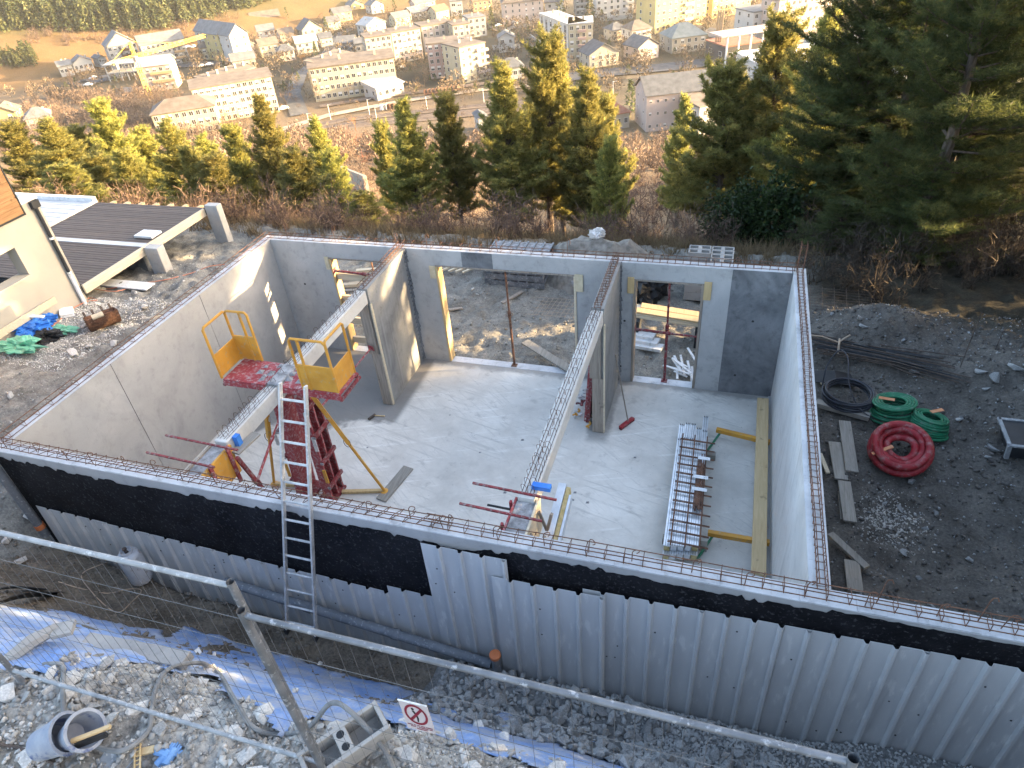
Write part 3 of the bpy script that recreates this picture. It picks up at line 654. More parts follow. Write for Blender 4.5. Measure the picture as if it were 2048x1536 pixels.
# ================================================================ red formwork panels with working platforms
def formwork(side, label):
    s = side; t = thing('red_formwork', label, 'formwork', (2.95 + s * .2, 2.2, 0), 'formwork panels clamped round the left beam')
    # upright panel leaning slightly, ribs outside
    xb, xt = (2.60, 2.83) if s < 0 else (3.02, 3.08)
    y0, y1 = 2.06, 2.44
    MB().hexa([(xb, y0, .06), (xb + .03, y0, .06), (xb + .03, y1, .06), (xb, y1, .06)], [(xt, y0, 2.58), (xt + .03, y0, 2.58), (xt + .03, y1, 2.58), (xt, y1, 2.58)]).build('face_plate', M_red, t)
    for yy in (y0 + .02, (y0 + y1) / 2, y1 - .02):
        o = -.065 if s < 0 else .095
        MB().beam((xb + o + .0, yy, .05), (xt + o, yy, 2.56), .13, .035, up=(0, 1, 0)).build('upright_rib', M_red if yy < y1 - .1 else M_reddk, t)
    for z in (.35, .9, 1.45, 2.0):
        f = z / 2.6; xq = xb + (xt - xb) * f + (-.155 if s < 0 else .185)
        MB().box(xq - .02, xq + .02, y0 - .02, y1 + .02, z, z + .07).build('cross_rib', M_reddk, t)
        MB().box(xq - .03, xq + .03, y0 - .035, y0 - .022, z + .01, z + .05).build('clamp_plate', M_grime, t)
    for z in (.5, 1.2, 1.7): MB().box(xb + (.16 if s > 0 else -.13), xb + (.22 if s > 0 else -.08), y0 - .03, y0 - .01, z, z + .28).build('lever', M_orange if z < .6 else M_alu, t)
    MB().box(xb - .12, xb + .2, y0 - .01, y1 + .01, .003, .05).build('foot_rail', M_reddk, t)
    # platform
    z = 2.62; x0, x1 = (2.15, 2.87) if s < 0 else (3.13, 4.10); ya, yb = 1.82, 2.36
    MB().box(x0, x1, ya, yb, z - .012, z + .012).build('platform_deck', M_red, t); dk_ = [o for o in t.children if o.name.startswith('platform_deck')][0]
    for yy in (ya, yb): MB().box(x0, x1, yy - .015, yy + .015, z - .09, z - .013).build('platform_beam', M_red, t)
    xe = x0 if s < 0 else x1
    MB().box(xe - .02, xe + .02, ya - .02, yb + .02, z - .10, z - .092 + .03).build('platform_end', M_reddk, t)
    # guard rail box: end side and one long side
    xg0, xg1 = (2.10, 2.48) if s < 0 else (3.50, 4.05); yl = yb if s < 0 else ya + .03; xe = xg0 if s < 0 else xg1
    gh = .86; r = .02
    def tube(pts, name='guard_tube'): MB().tube(pts, r, 8).build(name, M_orange, dk_)
    tube([(xe, ya + .04, z), (xe, ya + .04, z + gh - .03), (xe, ya + .07, z + gh), (xe, yb - .03, z + gh), (xe, yb, z + gh - .03), (xe, yb, z)])
    xo = xg1 if s < 0 else xg0
    tube([(xe, yl, z + gh - .04), (xe + (.04 if s < 0 else -.04), yl, z + gh), (xo + (-.03 if s < 0 else .03), yl, z + gh), (xo, yl, z + gh - .04), (xo, yl, z)])
    tube([(xo + (-.13 if s < 0 else .13), yl, z), (xo + (-.13 if s < 0 else .13), yl, z + gh - .01)])
    MB().box(xe - .006, xe + .006, ya + .05, yb - .01, z + .015, z + .40).build('kick_plate', M_orange, dk_, bevel=.004)
    MB().box(min(xe, xo), max(xe, xo), yl - .006, yl + .006, z + .015, z + .42).build('kick_plate', M_orange, dk_, bevel=.004)
    MB().tube([(xe, yl, z + .43), (xo, yl, z + .43)], .013, 8).build('mid_rail', M_orange, dk_)
    for k in range(7):      # cement lumps fallen on the deck
        cx = rnd.uniform(2.6, 2.88) if s < 0 else rnd.uniform(3.13, 3.4); cy = rnd.uniform(1.9, 2.3); q = rnd.uniform(.03, .06)
        MB().add([(cx - q, cy - q, z + .012), (cx + q, cy - q * .7, z + .012), (cx + q * .6, cy + q, z + .012), (cx - q, cy + q * .8, z + .012), (cx, cy, z + .03 + q * .5)], [(0, 1, 4), (1, 2, 4), (2, 3, 4), (3, 0, 4)]).build('cement_lump', M_grime, dk_)
    # raking strut and ground arm
    top, ft = ((2.72, 1.95, 2.52), (1.92, 2.22, .05)) if s < 0 else ((3.42, 2.0, 2.52), (3.93, 2.48, .05))
    mid = tuple(np.array(top) * .5 + np.array(ft) * .5)
    MB().beam(top, mid, .06, .06).build('strut_upper', M_orange, t); MB().tube([mid, ft], .024, 8).build('strut_lower', M_orange, t)
    MB().beam((ft[0], ft[1], .035), (xb + (.0 if s < 0 else .2), 2.3, .035), .06, .05).build('ground_arm', M_woody, t)
    MB().lathe([(.0, .002), (.07, .002), (.07, .03), (.03, .05), (0, .05)], 10, Matrix.Translation(ft[:2] + (0,))).build('foot_plate', M_orange, t)
    MB().tube([np.array(mid) + V(.06 * math.cos(a) - .02, .0, .09 * math.sin(a)) for a in np.linspace(0, 6, 14)], .005, 5).build('strut_handle', M_drkrust, t)
    return t
formwork(-1, 'red formwork panel with yellow guard rail left of the beam')
formwork(1, 'red formwork panel with yellow guard rail right of the beam, behind the ladder')
tag(MB().box(2.885, 3.115, 1.84, 2.34, 2.605, 2.66).build('cement_crust', M_grime, bevel=.02), 'crust of wet cement on the beam between the two red platforms', 'cement')

# ladder
def ladder():
    fl, fr, tl, tr_ = ony(575, 1262, -.72), ony(632, 1275, -.72), ony(560, 765, .16), ony(611, 772, .16)
    w0 = fr - fl; fl[2] = fr[2] = (fl[2] + fr[2]) / 2; tl[2] = tr_[2] = (tl[2] + tr_[2]) / 2
    t = thing('ladder', 'grey aluminium ladder leaning on the black front wall', 'ladder', (fl + fr) / 2)
    for a, b_ in ((fl, tl), (fr, tr_)): MB().beam(a, b_, .026, .062, up=(0, 1, .2)).build('stile', M_alu, t, bevel=.004)
    L = np.linalg.norm(tl - fl); n = int(L / .262)
    for k in range(n):
        f = (.16 + k * .262) / L
        MB().tube([fl + (tl - fl) * f, fr + (tr_ - fr) * f], .015, 8).build('rung', M_alu, t)
    for p in (fl, fr): MB().beam(p - V(0, 0, .03), p + V(0, 0, .05), .04, .075, up=(0, 1, 0)).build('foot_cap', M_black, t)
ladder()

# ================================================================ things on the slab
def studs():
    g = 'silver profiles stacked on the slab'
    names = ['lowest left', 'lowest second from left', 'lowest middle', 'lowest second from right', 'lowest right']
    for lay in range(2):
        for k in range(5):
            xa = 8.74 + .098 * k - .1; y0 = 2.02 + .02 * k + .05 * lay; y1 = (4.95, 5.0, 5.0, 4.9, 5.25)[k] - (.0 if lay == 0 else .55); z = .12 + lay * .13
            lean = -.055
            lab = f'silver foil faced profile in the slab stack, {"upper" if lay else "lower"} layer, ' + ('leftmost', 'second from left', 'middle', 'second from right', 'rightmost')[k]
            t = thing('foil_profile', lab, 'profile', (xa, 3.5, z), g)
            def pt(a, y, zz): return (a + lean * (y - 2) / 3, y, zz)
            MB().hexa([pt(xa, y0, z + .112), pt(xa + .094, y0, z + .112), pt(xa + .094, y1, z + .112), pt(xa, y1, z + .112)], [pt(xa, y0, z + .126), pt(xa + .094, y0, z + .126), pt(xa + .094, y1, z + .126), pt(xa, y1, z + .126)]).build('foil_top', M_foil, t)
            MB().hexa([pt(xa + .006, y0 + .01, z + .006), pt(xa + .088, y0 + .01, z + .006), pt(xa + .088, y1 - .01, z + .006), pt(xa + .006, y1 - .01, z + .006)], [pt(xa + .006, y0 + .01, z + .110), pt(xa + .088, y0 + .01, z + .110), pt(xa + .088, y1 - .01, z + .110), pt(xa + .006, y1 - .01, z + .110)]).build('wool_core', M_wool if k in (0, 4) else M_foil, t)
            for q in (.03, .064): MB().tube([pt(xa + q, y0, z + .128), pt(xa + q, y1, z + .128)], .004, 4).build('seam', M_galv, t)
            for q in (.02, .05, .078): MB().box(pt(xa, y1, 0)[0] + q - .005, pt(xa, y1, 0)[0] + q + .005, y1 - .012, y1 + .01, z + .12, z + .145).build('clip', M_anth, t)
    for yy in (2.4, 4.4):
        tag(MB().box(8.6, 9.25, yy, yy + .1, .003, .118).build('bearer', M_woodgreyx), f'wooden bearer under the {"near" if yy < 3 else "far"} end of the silver stack', 'timber')
    # welded mesh lying on it
    t = thing('reinforcement_mesh', 'rusty bar mesh lying on the silver profile stack', 'rebar', (9, 3.4, .42))
    for k in range(12):
        yy = 2.12 + .205 * k
        MB().tube([(8.69 - .018 * (yy - 2), yy, .415), (9.26 - .018 * (yy - 2), yy - .03, .43)], .009, 5).build('cross_bar', M_rust, t); MB().tube([(8.69 - .018 * (yy - 2), yy + .025, .415), (9.26 - .018 * (yy - 2), yy - .005, .42)], .007, 5).build('cross_bar', M_rust, t)
    for xx in (8.70, 8.90, 9.10): MB().tube([(xx + .04, 2.05, .435), (xx - .02, 4.5, .435)], .011, 5).build('long_bar', M_rust, t)
    t = thing('bar_bundle', 'bundle of short rusty bars tied with white labels on the mesh', 'rebar', (9.0, 3.2, .44))
    for k in range(14):
        xx = 8.98 + .017 * (k % 8); z = .452 + .016 * (k // 8); MB().tube([(xx + .01, 2.75 + rnd.uniform(0, .1), z), (xx, 4.0 + rnd.uniform(-.25, .05), z)], .008, 5).build('short_bar', M_rust, t)
    for yy in (3.15, 3.42, 3.86): MB().box(8.93 if yy < 3.8 else 8.97, 9.16, yy, yy + .07, .487, .492).build('paper_label', M_white, t)
studs()
t0 = thing('long_plank', 'long fresh pine plank laid on the trestle bars along the right wall', 'plank', (9.98, 4, .2))
MB().hexa([(9.86, 1.98, .215), (10.06, 1.94, .215), (10.075, 5.98, .215), (9.88, 5.97, .215)], [(9.86, 1.98, .265), (10.06, 1.94, .265), (10.075, 5.98, .265), (9.88, 5.97, .265)]).build('plank_body', M_woodnew, t0, bevel=.004)
for k, (ya, yb, xa) in enumerate(((5.02, 4.86, 9.22), (2.62, 2.62, 9.24))):
    t = thing('trestle_bar', ('far' if k == 0 else 'near') + ' yellow trestle bar under the long pine plank', 'trestle', (9.6, ya, .15))
    MB().beam((xa, ya, .175), (10.11, yb, .175), .07, .075).build('bar', M_orange, t)
    MB().beam((xa + .07, ya - .02, .13), (xa - .12, ya - .42, .012), .03, .03).build('green_leg', M_green, t)
    MB().beam((10.03, yb, .13), (10.05, yb - .02, .002), .04, .04).build('leg', M_orange, t)
t = thing('broom', 'red headed broom leaning against the partition', 'broom', (7.62, 5.05, 0))
MB().tube([(7.66, 5.08, .07), (7.35, 5.45, 1.25)], .013, 8).build('handle', M_woodold, t)
MB().beam((7.55, 4.88, .06), (7.74, 5.20, .06), .075, .035).build('head', M_redc, t, bevel=.006); MB().beam((7.55, 4.88, .024), (7.74, 5.20, .024), .06, .04).build('bristles', M_reddk, t)
t = thing('hammer', 'small hammer lying on the slab near the left partition', 'hammer', (2.9, 4.43, 0))
MB().tube([(2.84, 4.36, .02), (2.78, 4.20, .02)], .03, 6).build('head', M_drkrust, t); MB().tube([(2.83, 4.33, .02), (3.05, 4.36, .018)], .012, 6).build('handle', M_woodnew, t)
tag(MB().hexa([(3.86, 2.3, .003), (4.06, 2.26, .003), (4.2, 3.1, .003), (4.0, 3.14, .003)], [(3.86, 2.3, .03), (4.06, 2.26, .03), (4.2, 3.1, .03), (4.0, 3.14, .03)]).build('floor_plank', M_woodgrey, bevel=.003), 'cement stained plank flat on the slab by the right strut foot', 'plank')
# fittings heaped at the foot of the right partition
for k in range(26):
    cx, cy = 6.86 + rnd.uniform(-.2, .2), 5.05 + rnd.uniform(-.25, .9); z = .02 + .1 * rnd.random() * max(0, 1 - abs(cy - 5.4))
    col = M_alu if k % 3 else (M_orange if k % 2 else M_reddk); s_ = rnd.uniform(.05, .11)
    b = MB(); a = rnd.uniform(0, 6.28); d_ = V(math.cos(a), math.sin(a), rnd.uniform(-.1, .35)); p = V(cx, cy, z + .03)
    b.beam(p - d_ * s_, p + d_ * s_, .03, .02); b.beam(p + d_ * s_, p + d_ * s_ + V(-d_[1], d_[0], .3) * .05, .03, .03); b.beam(p - d_ * s_ * .3, p - d_ * s_ * .3 + V(d_[1], -d_[0], .2) * .05, .02, .05)
    tag(b.build('formwork_clamp', col), 'small metal formwork clamp in the heap behind the right partition end', 'clamp', 'clamps heaped by the right partition')
t = thing('tool_panel', 'dark red steel panel stored behind the right partition end', 'steel panel', (6.98, 5.4, 0))
MB().hexa([(6.9, 4.95, .01), (6.97, 4.95, .01), (6.97, 5.8, .01), (6.9, 5.8, .01)], [(7.0, 4.95, 1.3), (7.06, 4.95, 1.3), (7.06, 5.8, 1.3), (7.0, 5.8, 1.3)]).build('plate', M_reddk, t)
for yy in (5.0, 5.35, 5.7): MB().beam((6.88, yy, .02), (6.98, yy, 1.28), .04, .05).build('rib', M_red, t)
for px, py in ((1150, 985), (1146, 1000), (1175, 1005), (1380, 720), (960, 905), (1010, 985), (735, 895), (1045, 880), (900, 830), (1270, 915)):
    p = onz(px, py, 0); s_ = rnd.uniform(.012, .03)
    tag(MB().add([p + V(-s_, -s_, .001), p + V(s_, -s_ * .6, .001), p + V(s_ * .7, s_, .001), p + V(-s_ * .8, s_ * .7, .001), p + V(0, 0, s_ * .8)], [(0, 1, 4), (1, 2, 4), (2, 3, 4), (3, 0, 4)]).build('mortar_crumb', M_grime), 'small dark mortar crumb on the pale slab', 'debris', 'mortar crumbs on the slab')
# ================================================================ stones
def rock_mesh(seed, mt, n=15, flat=.7):
    import bmesh
    r2 = random.Random(seed); bm = bmesh.new()
    for k in range(n):
        v = Vector((r2.gauss(0, 1), r2.gauss(0, 1), r2.gauss(0, 1))).normalized() * r2.uniform(.78, 1.08); v.z *= flat; v.x *= r2.uniform(.9, 1.25)
        bm.verts.new(v)
    res = bmesh.ops.convex_hull(bm, input=bm.verts)
    bmesh.ops.delete(bm, geom=[g for g in res['geom_interior'] if isinstance(g, bmesh.types.BMVert)], context='VERTS')
    me = bpy.data.meshes.new('stone'); bm.to_mesh(me); bm.free(); me.materials.append(mt); return me
ROCK = [rock_mesh(k, M_stone) for k in range(7)]; ROCKW = [rock_mesh(20 + k, M_stonew) for k in range(5)]; ROCKB = [rock_mesh(40 + k, M_ballast, 16, .8) for k in range(7)]
M_soilclod = mat('dark_soil_clod', (.08, .074, .068), (.15, .14, .13), 6, .95, .5, 25); M_mudclod = mat('grey_mud_clod', (.20, .19, .175), (.31, .30, .275), 6, .95, .5, 25); M_mudclod2 = mat('brown_soil_clod', (.11, .097, .082), (.19, .17, .145), 6, .95, .5, 25); ROCKS = [rock_mesh(80 + k, M_soilclod, 12, .6) for k in range(5)]
def stone(me, x, y, s, parent, sink=.25, z=None):
    zz = gz(x, y) if z is None else z
    return inst('stone', me, parent, (x, y, zz + s * (.55 - sink)), (rnd.uniform(-.5, .5), rnd.uniform(-.5, .5), rnd.uniform(0, 6.28)), (s, s * rnd.uniform(.7, 1), s * rnd.uniform(.6, .95)))
def arr(me):
    v = np.zeros(len(me.vertices) * 3, np.float32); me.vertices.foreach_get('co', v); v = v.reshape(-1, 3)
    f = np.array([list(p.vertices) for p in me.polygons if len(p.vertices) == 3], np.int32); return v, f
def rubble(name, xs, ys, ss, meshes, mt, parent=None, zoff=0.0, zs=None):
    """many stones too small to pick apart, joined in one object"""
    A = [arr(m_) for m_ in meshes]; vv = []; ff = []; o = 0; z = terrain(xs, ys) if zs is None else zs
    rr = np.random.default_rng(len(xs))
    for k in range(len(xs)):
        v, f = A[k % len(A)]; q = rr.normal(size=4); q /= np.linalg.norm(q); a, b, c, d = q
        Rm = np.array([[1 - 2 * (c * c + d * d), 2 * (b * c - a * d), 2 * (b * d + a * c)], [2 * (b * c + a * d), 1 - 2 * (b * b + d * d), 2 * (c * d - a * b)], [2 * (b * d - a * c), 2 * (c * d + a * b), 1 - 2 * (b * b + c * c)]])
        vv.append((v @ Rm.T) * ss[k] * rr.uniform(.7, 1.1, 3) + np.array([xs[k], ys[k], z[k] + ss[k] * .25 + zoff])); ff.append(f + o); o += len(v)
    return struct(np_mesh(name, np.concatenate(vv), np.concatenate(ff), mt, parent), 'stuff')
def inpoly(px, py, poly):
    ins = np.zeros(len(px), bool); n = len(poly)
    for i in range(n):
        x0, y0 = poly[i]; x1, y1 = poly[(i + 1) % n]
        c = ((y0 > py) != (y1 > py)) & (px < (x1 - x0) * (py - y0) / (y1 - y0 + 1e-12) + x0); ins ^= c
    return ins
up = [(-60, 1205), (60, 1216), (120, 1222), (190, 1241), (300, 1262), (340, 1266), (345, 1283), (380, 1262), (420, 1272), (500, 1282), (560, 1300), (640, 1322), (700, 1318), (765, 1330), (800, 1352), (850, 1372), (900, 1392), (960, 1405), (1010, 1425), (1060, 1436), (1110, 1460), (1180, 1480), (1230, 1505), (1290, 1532), (1330, 1570)]
lo = [(1150, 1580), (1010, 1520), (930, 1490), (860, 1465), (760, 1430), (680, 1455), (560, 1445), (500, 1400), (430, 1372), (330, 1330), (200, 1335), (110, 1345), (40, 1330), (-60, 1350)]
tp = [tuple(at(*q)[:2]) for q in up + lo]
def tarp_filter(xs, ys, ss):
    k = inpoly(xs, ys, tp) & ((vnoise(xs, ys, 1.6, 21) + .5 * vnoise(xs, ys, 4, 22) - .22 * (ys + 2.75)) < .0)
    return xs[~k], ys[~k], ss[~k]
R3 = np.random.default_rng(5)
# loose rubble of the bank: big lumps as single stones, the small rest as one mass
for k in range(300):
    xx, yy = R3.uniform(3.0, 10.2), R3.uniform(-3.6, -2.0)
    if len(tarp_filter(np.array([xx]), np.array([yy]), np.array([0]))[0]) == 0: continue
    s_ = .03 + .065 * R3.random() ** 2.5
    stone((ROCK if k % 3 else ROCKW)[k % 5], xx, yy, s_, ground)
for px, py, s_, w in ((405, 1370, .06, 1), (225, 1440, .06, 0), (560, 1390, .065, 1), (590, 1385, .045, 1), (520, 1430, .06, 1), (380, 1440, .055, 1), (810, 1460, .09, 1), (815, 1515, .10, 0), (780, 1500, .05, 0), (395, 1308, .07, 0), (430, 1312, .045, 1), (140, 1285, .09, 1), (240, 1330, .06, 0), (290, 1470, .045, 0), (960, 1460, .09, 1), (1010, 1480, .07, 1), (900, 1475, .06, 0), (150, 1440, .04, 1), (345, 1420, .05, 0), (560, 1520, .05, 0), (930, 1520, .06, 1), (480, 1470, .05, 0), (55, 1330, .09, 1), (20, 1390, .08, 1), (640, 1330, .05, 1), (1100, 1500, .05, 1)):
    p = at(px, py); stone((ROCKW if w else ROCK)[int(s_ * 100) % 5], p[0], p[1], s_, ground, .15)
n = 13000; xs = R3.uniform(2.6, 10.4, n); ys = R3.uniform(-3.9, -1.9, n); ss = .008 + .03 * R3.random(n) ** 2.2
xs, ys, ss = tarp_filter(xs, ys, ss); rubble('rubble', xs, ys, ss, ROCK, M_stone, ground)
n = 5500; xs = R3.uniform(2.6, 10.4, n); ys = R3.uniform(-3.8, -1.9, n); ss = .008 + .024 * R3.random(n) ** 2.2
xs, ys, ss = tarp_filter(xs, ys, ss); rubble('rubble', xs, ys, ss, ROCKW, M_stonew, ground)
# site stones: left strip, right yard, back yard
for k in range(60):
    xx, yy = R3.uniform(-5.8, -.4), R3.uniform(-.8, 9); stone((ROCK if k % 2 else ROCKW)[k % 5], xx, yy, .03 + .09 * R3.random() ** 3, ground)
for k in range(70):
    xx, yy = R3.uniform(10.5, 15.5), R3.uniform(.4, 9); stone(ROCKB[k % 7], xx, yy, .02 + .08 * R3.random() ** 3, ground)
for px, py, s_ in ((1800, 1020, .07), (1850, 1060, .05), (1985, 900, .1), (1870, 1030, .06), (1990, 760, .13), (2030, 740, .15), (1960, 745, .1), (1830, 745, .1), (1780, 710, .09), (1720, 640, .1), (1850, 880, .06), (1590 + 380, 780, .07), (1920, 840, .06), (290, 617, .13), (262, 600, .07), (150, 710, .16), (180, 695, .1), (60, 1030, .12), (20, 1080, .1), (45, 1125, .1), (215, 1100, .1), (230, 690, .1), (1075, 570, .1), (1030, 565, .1), (945, 580, .06), (955, 590, .05), (910, 705, .09), (1290, 700, .06)):
    p = at(px, py); stone((ROCKW if px < 1500 else ROCKB)[px % 5], p[0], p[1], s_, ground, .2)
n = 2600; xr_, yr_ = R3.uniform(10.5, 16, n), R3.uniform(.3, 9.5, n); rubble('yard_stones', xr_, yr_, .008 + .022 * R3.random(n) ** 3, ROCKB, M_ballast, ground); xs = np.concatenate([R3.uniform(-5.9, -.4, n), R3.uniform(-1, 10, n // 2)]); ys = np.concatenate([R3.uniform(-1.3, 10, n), R3.uniform(6.8, 12.5, n // 2)])
rubble('scattered_stones', xs, ys, .008 + .022 * R3.random(len(xs)) ** 3, ROCK, M_stone, ground)
n = 5200; xs = R3.uniform(10.5, 15.8, n); ys = R3.uniform(.2, 9.6, n); rubble('soil_clods', xs, ys, .012 + .045 * R3.random(n) ** 3, ROCKS, M_soilclod, ground, -.004)
n = 4200; xs = R3.uniform(-5.8, 10.3, n); ys = np.where(xs < -.3, R3.uniform(-1.2, 10.5, n), R3.uniform(6.75, 12.3, n)); rubble('soil_clods', xs, ys, .012 + .04 * R3.random(n) ** 3, ROCKS, M_mudclod, ground, -.004)
n = 2600; xs = R3.uniform(-1.5, 6.5, n); ys = R3.uniform(-1.9, -.4, n); rubble('trench_clods', xs, ys, .01 + .04 * R3.random(n) ** 3, ROCKS, M_mudclod2, ground, -.004)
n = 900; a = R3.normal(size=(n, 2)) * np.array([.22, .3]); p = at(1775, 1045)
rubble('pale_chippings', p[0] + a[:, 0], p[1] + a[:, 1], .008 + .018 * R3.random(n) ** 2, ROCKW, M_stonew, ground)
n = 4500; xs = -5.9 + 2.2 * R3.random(n) ** 1.5; ys = R3.uniform(3.4, 6.9, n)
rubble('house_gravel', xs, ys, .012 + .012 * R3.random(n), ROCK, M_stone, ground)
# drainage ballast and fine gravel in the trench
bed = struct(np_mesh('ballast_bed', *(lambda X, Y: (np.stack([X.ravel(), Y.ravel(), (terrain(X, Y, False) + .07).ravel()], -1), np.stack([(np.arange(40 * 14).reshape(40, 14))[:-1, :-1], (np.arange(40 * 14).reshape(40, 14))[1:, :-1], (np.arange(40 * 14).reshape(40, 14))[1:, 1:], (np.arange(40 * 14).reshape(40, 14))[:-1, 1:]], -1).reshape(-1, 4)))(*np.meshgrid(np.linspace(6.2, 13.8, 40), np.linspace(-1.55, -.31, 14), indexing='ij')), M_gravel, smooth=True))
cnt = 0
while cnt < 290:
    xx, yy = 6.35 + 3.5 * R3.random() ** 1.1, R3.uniform(-1.6, -.36)
    if xx > 8.7 and yy > -.55 - .2 * (xx - 8.7) and R3.random() < .85: continue
    s_ = R3.uniform(.05, .10); z = float(terrain(xx, yy, False)) + .08 + R3.uniform(-.02, .05)
    inst('stone', ROCKB[cnt % 7], bed, (xx, yy, z), tuple(R3.uniform(0, 6, 3)), tuple(s_ * R3.uniform(.7, 1.05, 3))); cnt += 1
n = 900; xs = R3.uniform(6.3, 10.2, n); ys = R3.uniform(-1.6, -.33, n)
rubble('small_ballast', xs, ys, R3.uniform(.025, .055, n), ROCKB, M_ballast, bed, .06, terrain(xs, ys, False))
n = 7500; xs = R3.uniform(8.6, 13.5, n); ys = R3.uniform(-1.5, -.31, n)
rubble('fine_gravel', xs, ys, R3.uniform(.014, .026, n), ROCKB, M_ballast, bed, .075, terrain(xs, ys, False))

M_hosegrey = mat('dusty_grey_conduit', (.16, .16, .16), (.26, .26, .255), 8, .8, .2, 60)
# ================================================================ tarpaulin on the bank
def tarp_mat():
    mt, nt, b, co = newmat('dusty_blue_tarpaulin')
    c = ramp(nt, noise(nt, co, 3.5, 6, .6, .5), [(.3, (.11, .21, .46)), (.7, (.24, .37, .66))])
    dust = smooth(nt, noise(nt, co, 2.6, 8, .78), .40, .62)
    c = mixc(nt, mth(nt, 'MULTIPLY', dust, .8), c, (.42, .43, .45))
    nt.links.new(c, b.inputs['Base Color']); b.inputs['Roughness'].default_value = .45; b.inputs['Specular IOR Level'].default_value = .4
    st = noise(nt, stretch(nt, co, (9, 2.5, 2.5)), 1.6, 6, .65, 1.5); bump(nt, b, st, .6, .04); return mt
M_tarp = tarp_mat()
TX, TY = np.meshgrid(np.arange(2.0, 9.8, .03), np.arange(-4.0, -1.0, .03), indexing='ij')
ins = inpoly(TX.ravel() + .22 * vnoise(TX.ravel(), TY.ravel(), 3, 3) + .08 * vnoise(TX.ravel(), TY.ravel(), 9, 5), TY.ravel() + .22 * vnoise(TX.ravel(), TY.ravel(), 3, 4) + .08 * vnoise(TX.ravel(), TY.ravel(), 9, 6), tp).reshape(TX.shape)
wr = .09 * vnoise(TX + .4 * TY, TY * .4, 4.0, 11) + .07 * np.abs(vnoise(TX + TY * .6, TY * .3, 8, 12)) + .05 * np.abs(vnoise(TX - .7 * TY, TY, 7, 15)) + .03 * vnoise(TX, TY, 14, 13)
TZ = np.maximum(terrain(TX, TY, False) + .035 + wr, terrain(TX, TY) + .012 - .05 * sstep(vnoise(TX, TY, 1.3, 14), .12, .3))
idx = np.arange(TX.size).reshape(TX.shape); q = np.stack([idx[:-1, :-1], idx[1:, :-1], idx[1:, 1:], idx[:-1, 1:]], -1).reshape(-1, 4); q = q[ins.ravel()[q].all(1)]
us = np.unique(q); rm = np.full(TX.size, -1); rm[us] = np.arange(len(us))
tarp = tag(np_mesh('tarpaulin', np.stack([TX.ravel(), TY.ravel(), TZ.ravel()], -1)[us], rm[q], M_tarp, smooth=True), 'dusty blue tarpaulin draped along the rubble bank', 'tarpaulin')
so = tarp.modifiers.new('thick', 'SOLIDIFY'); so.thickness = .006

# ================================================================ things on and along the bank
def oriented_box(a, b_, w, h, name, mt, parent=None, lift=0.0, bev=.006):
    a = V(*a); b_ = V(*b_); return MB().beam(a + V(0, 0, h / 2 + lift), b_ + V(0, 0, h / 2 + lift), w, h).build(name, mt, parent, bevel=bev)
def on_ground(px, py, dz=0.0): p = at(px, py); p[2] += dz; return p
p0, p1 = on_ground(185, 1300, .03), on_ground(385, 1340, .03)
tag(oriented_box(p0, p1, .15, .09, 'concrete_lintel', M_block, None, .05), 'long pale concrete lintel lying on the rubble bank', 'lintel')
# hollow block
def hollow_block(c, rot, label, L=.5, w=.2, h=.2, big=True, group=None):
    t = thing('hollow_block', label, 'concrete block', c, group)
    b = MB(); wl = .03
    b.box(-L / 2, L / 2, -w / 2, -w / 2 + wl, 0, h); b.box(-L / 2, L / 2, w / 2 - wl, w / 2, 0, h)
    for k, xx in enumerate((-L / 2, -.045, L / 2 - .03)): b.box(xx, xx + (.09 if k == 1 else .03), -w / 2 + wl, w / 2 - wl, 0, h)
    b.box(-L / 2 + .03, L / 2 - .03, -w / 2 + wl, w / 2 - wl, 0, .03)
    o = b.build('block_body', M_block, None, bevel=.004); o.parent = t
    if big:
        for yy in (-.045, .045):
            q = MB().lathe([(.0, h + .001), (.028, h + .001)], 10, Matrix.Translation((0, yy, 0))).build('core_hole', M_black); q.parent = t
    t.rotation_euler = rot; return t
p = onz(690, 1478, 3.78); p[2] = gz(p[0], p[1]) + .02
hollow_block(p, (R_(6), R_(-5), R_(50)), 'hollow concrete block with round holes lying on the bank', .58, .22, .17)
p = on_ground(95, 1300, .08)
# broken precast piece at the left
b = MB(); t = thing('broken_precast_piece', 'broken pale curved concrete piece at the left picture edge', 'concrete', p)
b.tube([p + V(-.2, -.2, -.02), p + V(-.05, -.02, .06), p + V(.02, .14, .03)], [.05, .06, .045], 7).build('arm', M_block, t)
MB().beam(p + V(.03, .1, .04), p + V(.17, .18, .04), .13, .04).build('slab_piece', M_block, t)
# buckets
def bucket(base, axis_, label, r0, r1, h, inner, grp='dusty buckets'):
    ax = Vector(axis_).normalized(); Mx = Matrix.Translation(base) @ ax.to_track_quat('Z', 'Y').to_matrix().to_4x4()
    t = thing('bucket', label, 'bucket', base, grp)
    MB().lathe([(0, 0), (r0, 0), (r0 + (r1 - r0) * .5, h * .5), (r1, h), (r1 - .008, h), (r0, h * .35), (r0 - .012, .02), (0, .02)], 24, Mx).build('shell', M_bucket, t)
    MB().lathe([(r1 + .001, h - .015), (r1 + .012, h - .012), (r1 + .012, h + .004), (r1 - .010, h + .004), (r1 - .010, h - .01)], 24, Mx).build('rim', M_bucket, t)
    pts = [Mx @ Vector((r1 * 1.02 * math.cos(a), -.02 - .9 * r1 * math.sin(a), h - .02 - .08 * math.sin(a))) for a in np.linspace(0, math.pi, 12)]
    MB().tube(pts, .003, 5).build('handle', M_galv, t)
    for s_ in (-1, 1): MB().lathe([(0, 0), (.014, 0), (.014, .012), (0, .012)], 8, Mx @ Matrix.Translation((s_ * r1, 0, h - .02)) @ Matrix.Rotation(s_ * R_(90), 4, 'Y')).build('ear', M_bucket, t)
    return t, Mx
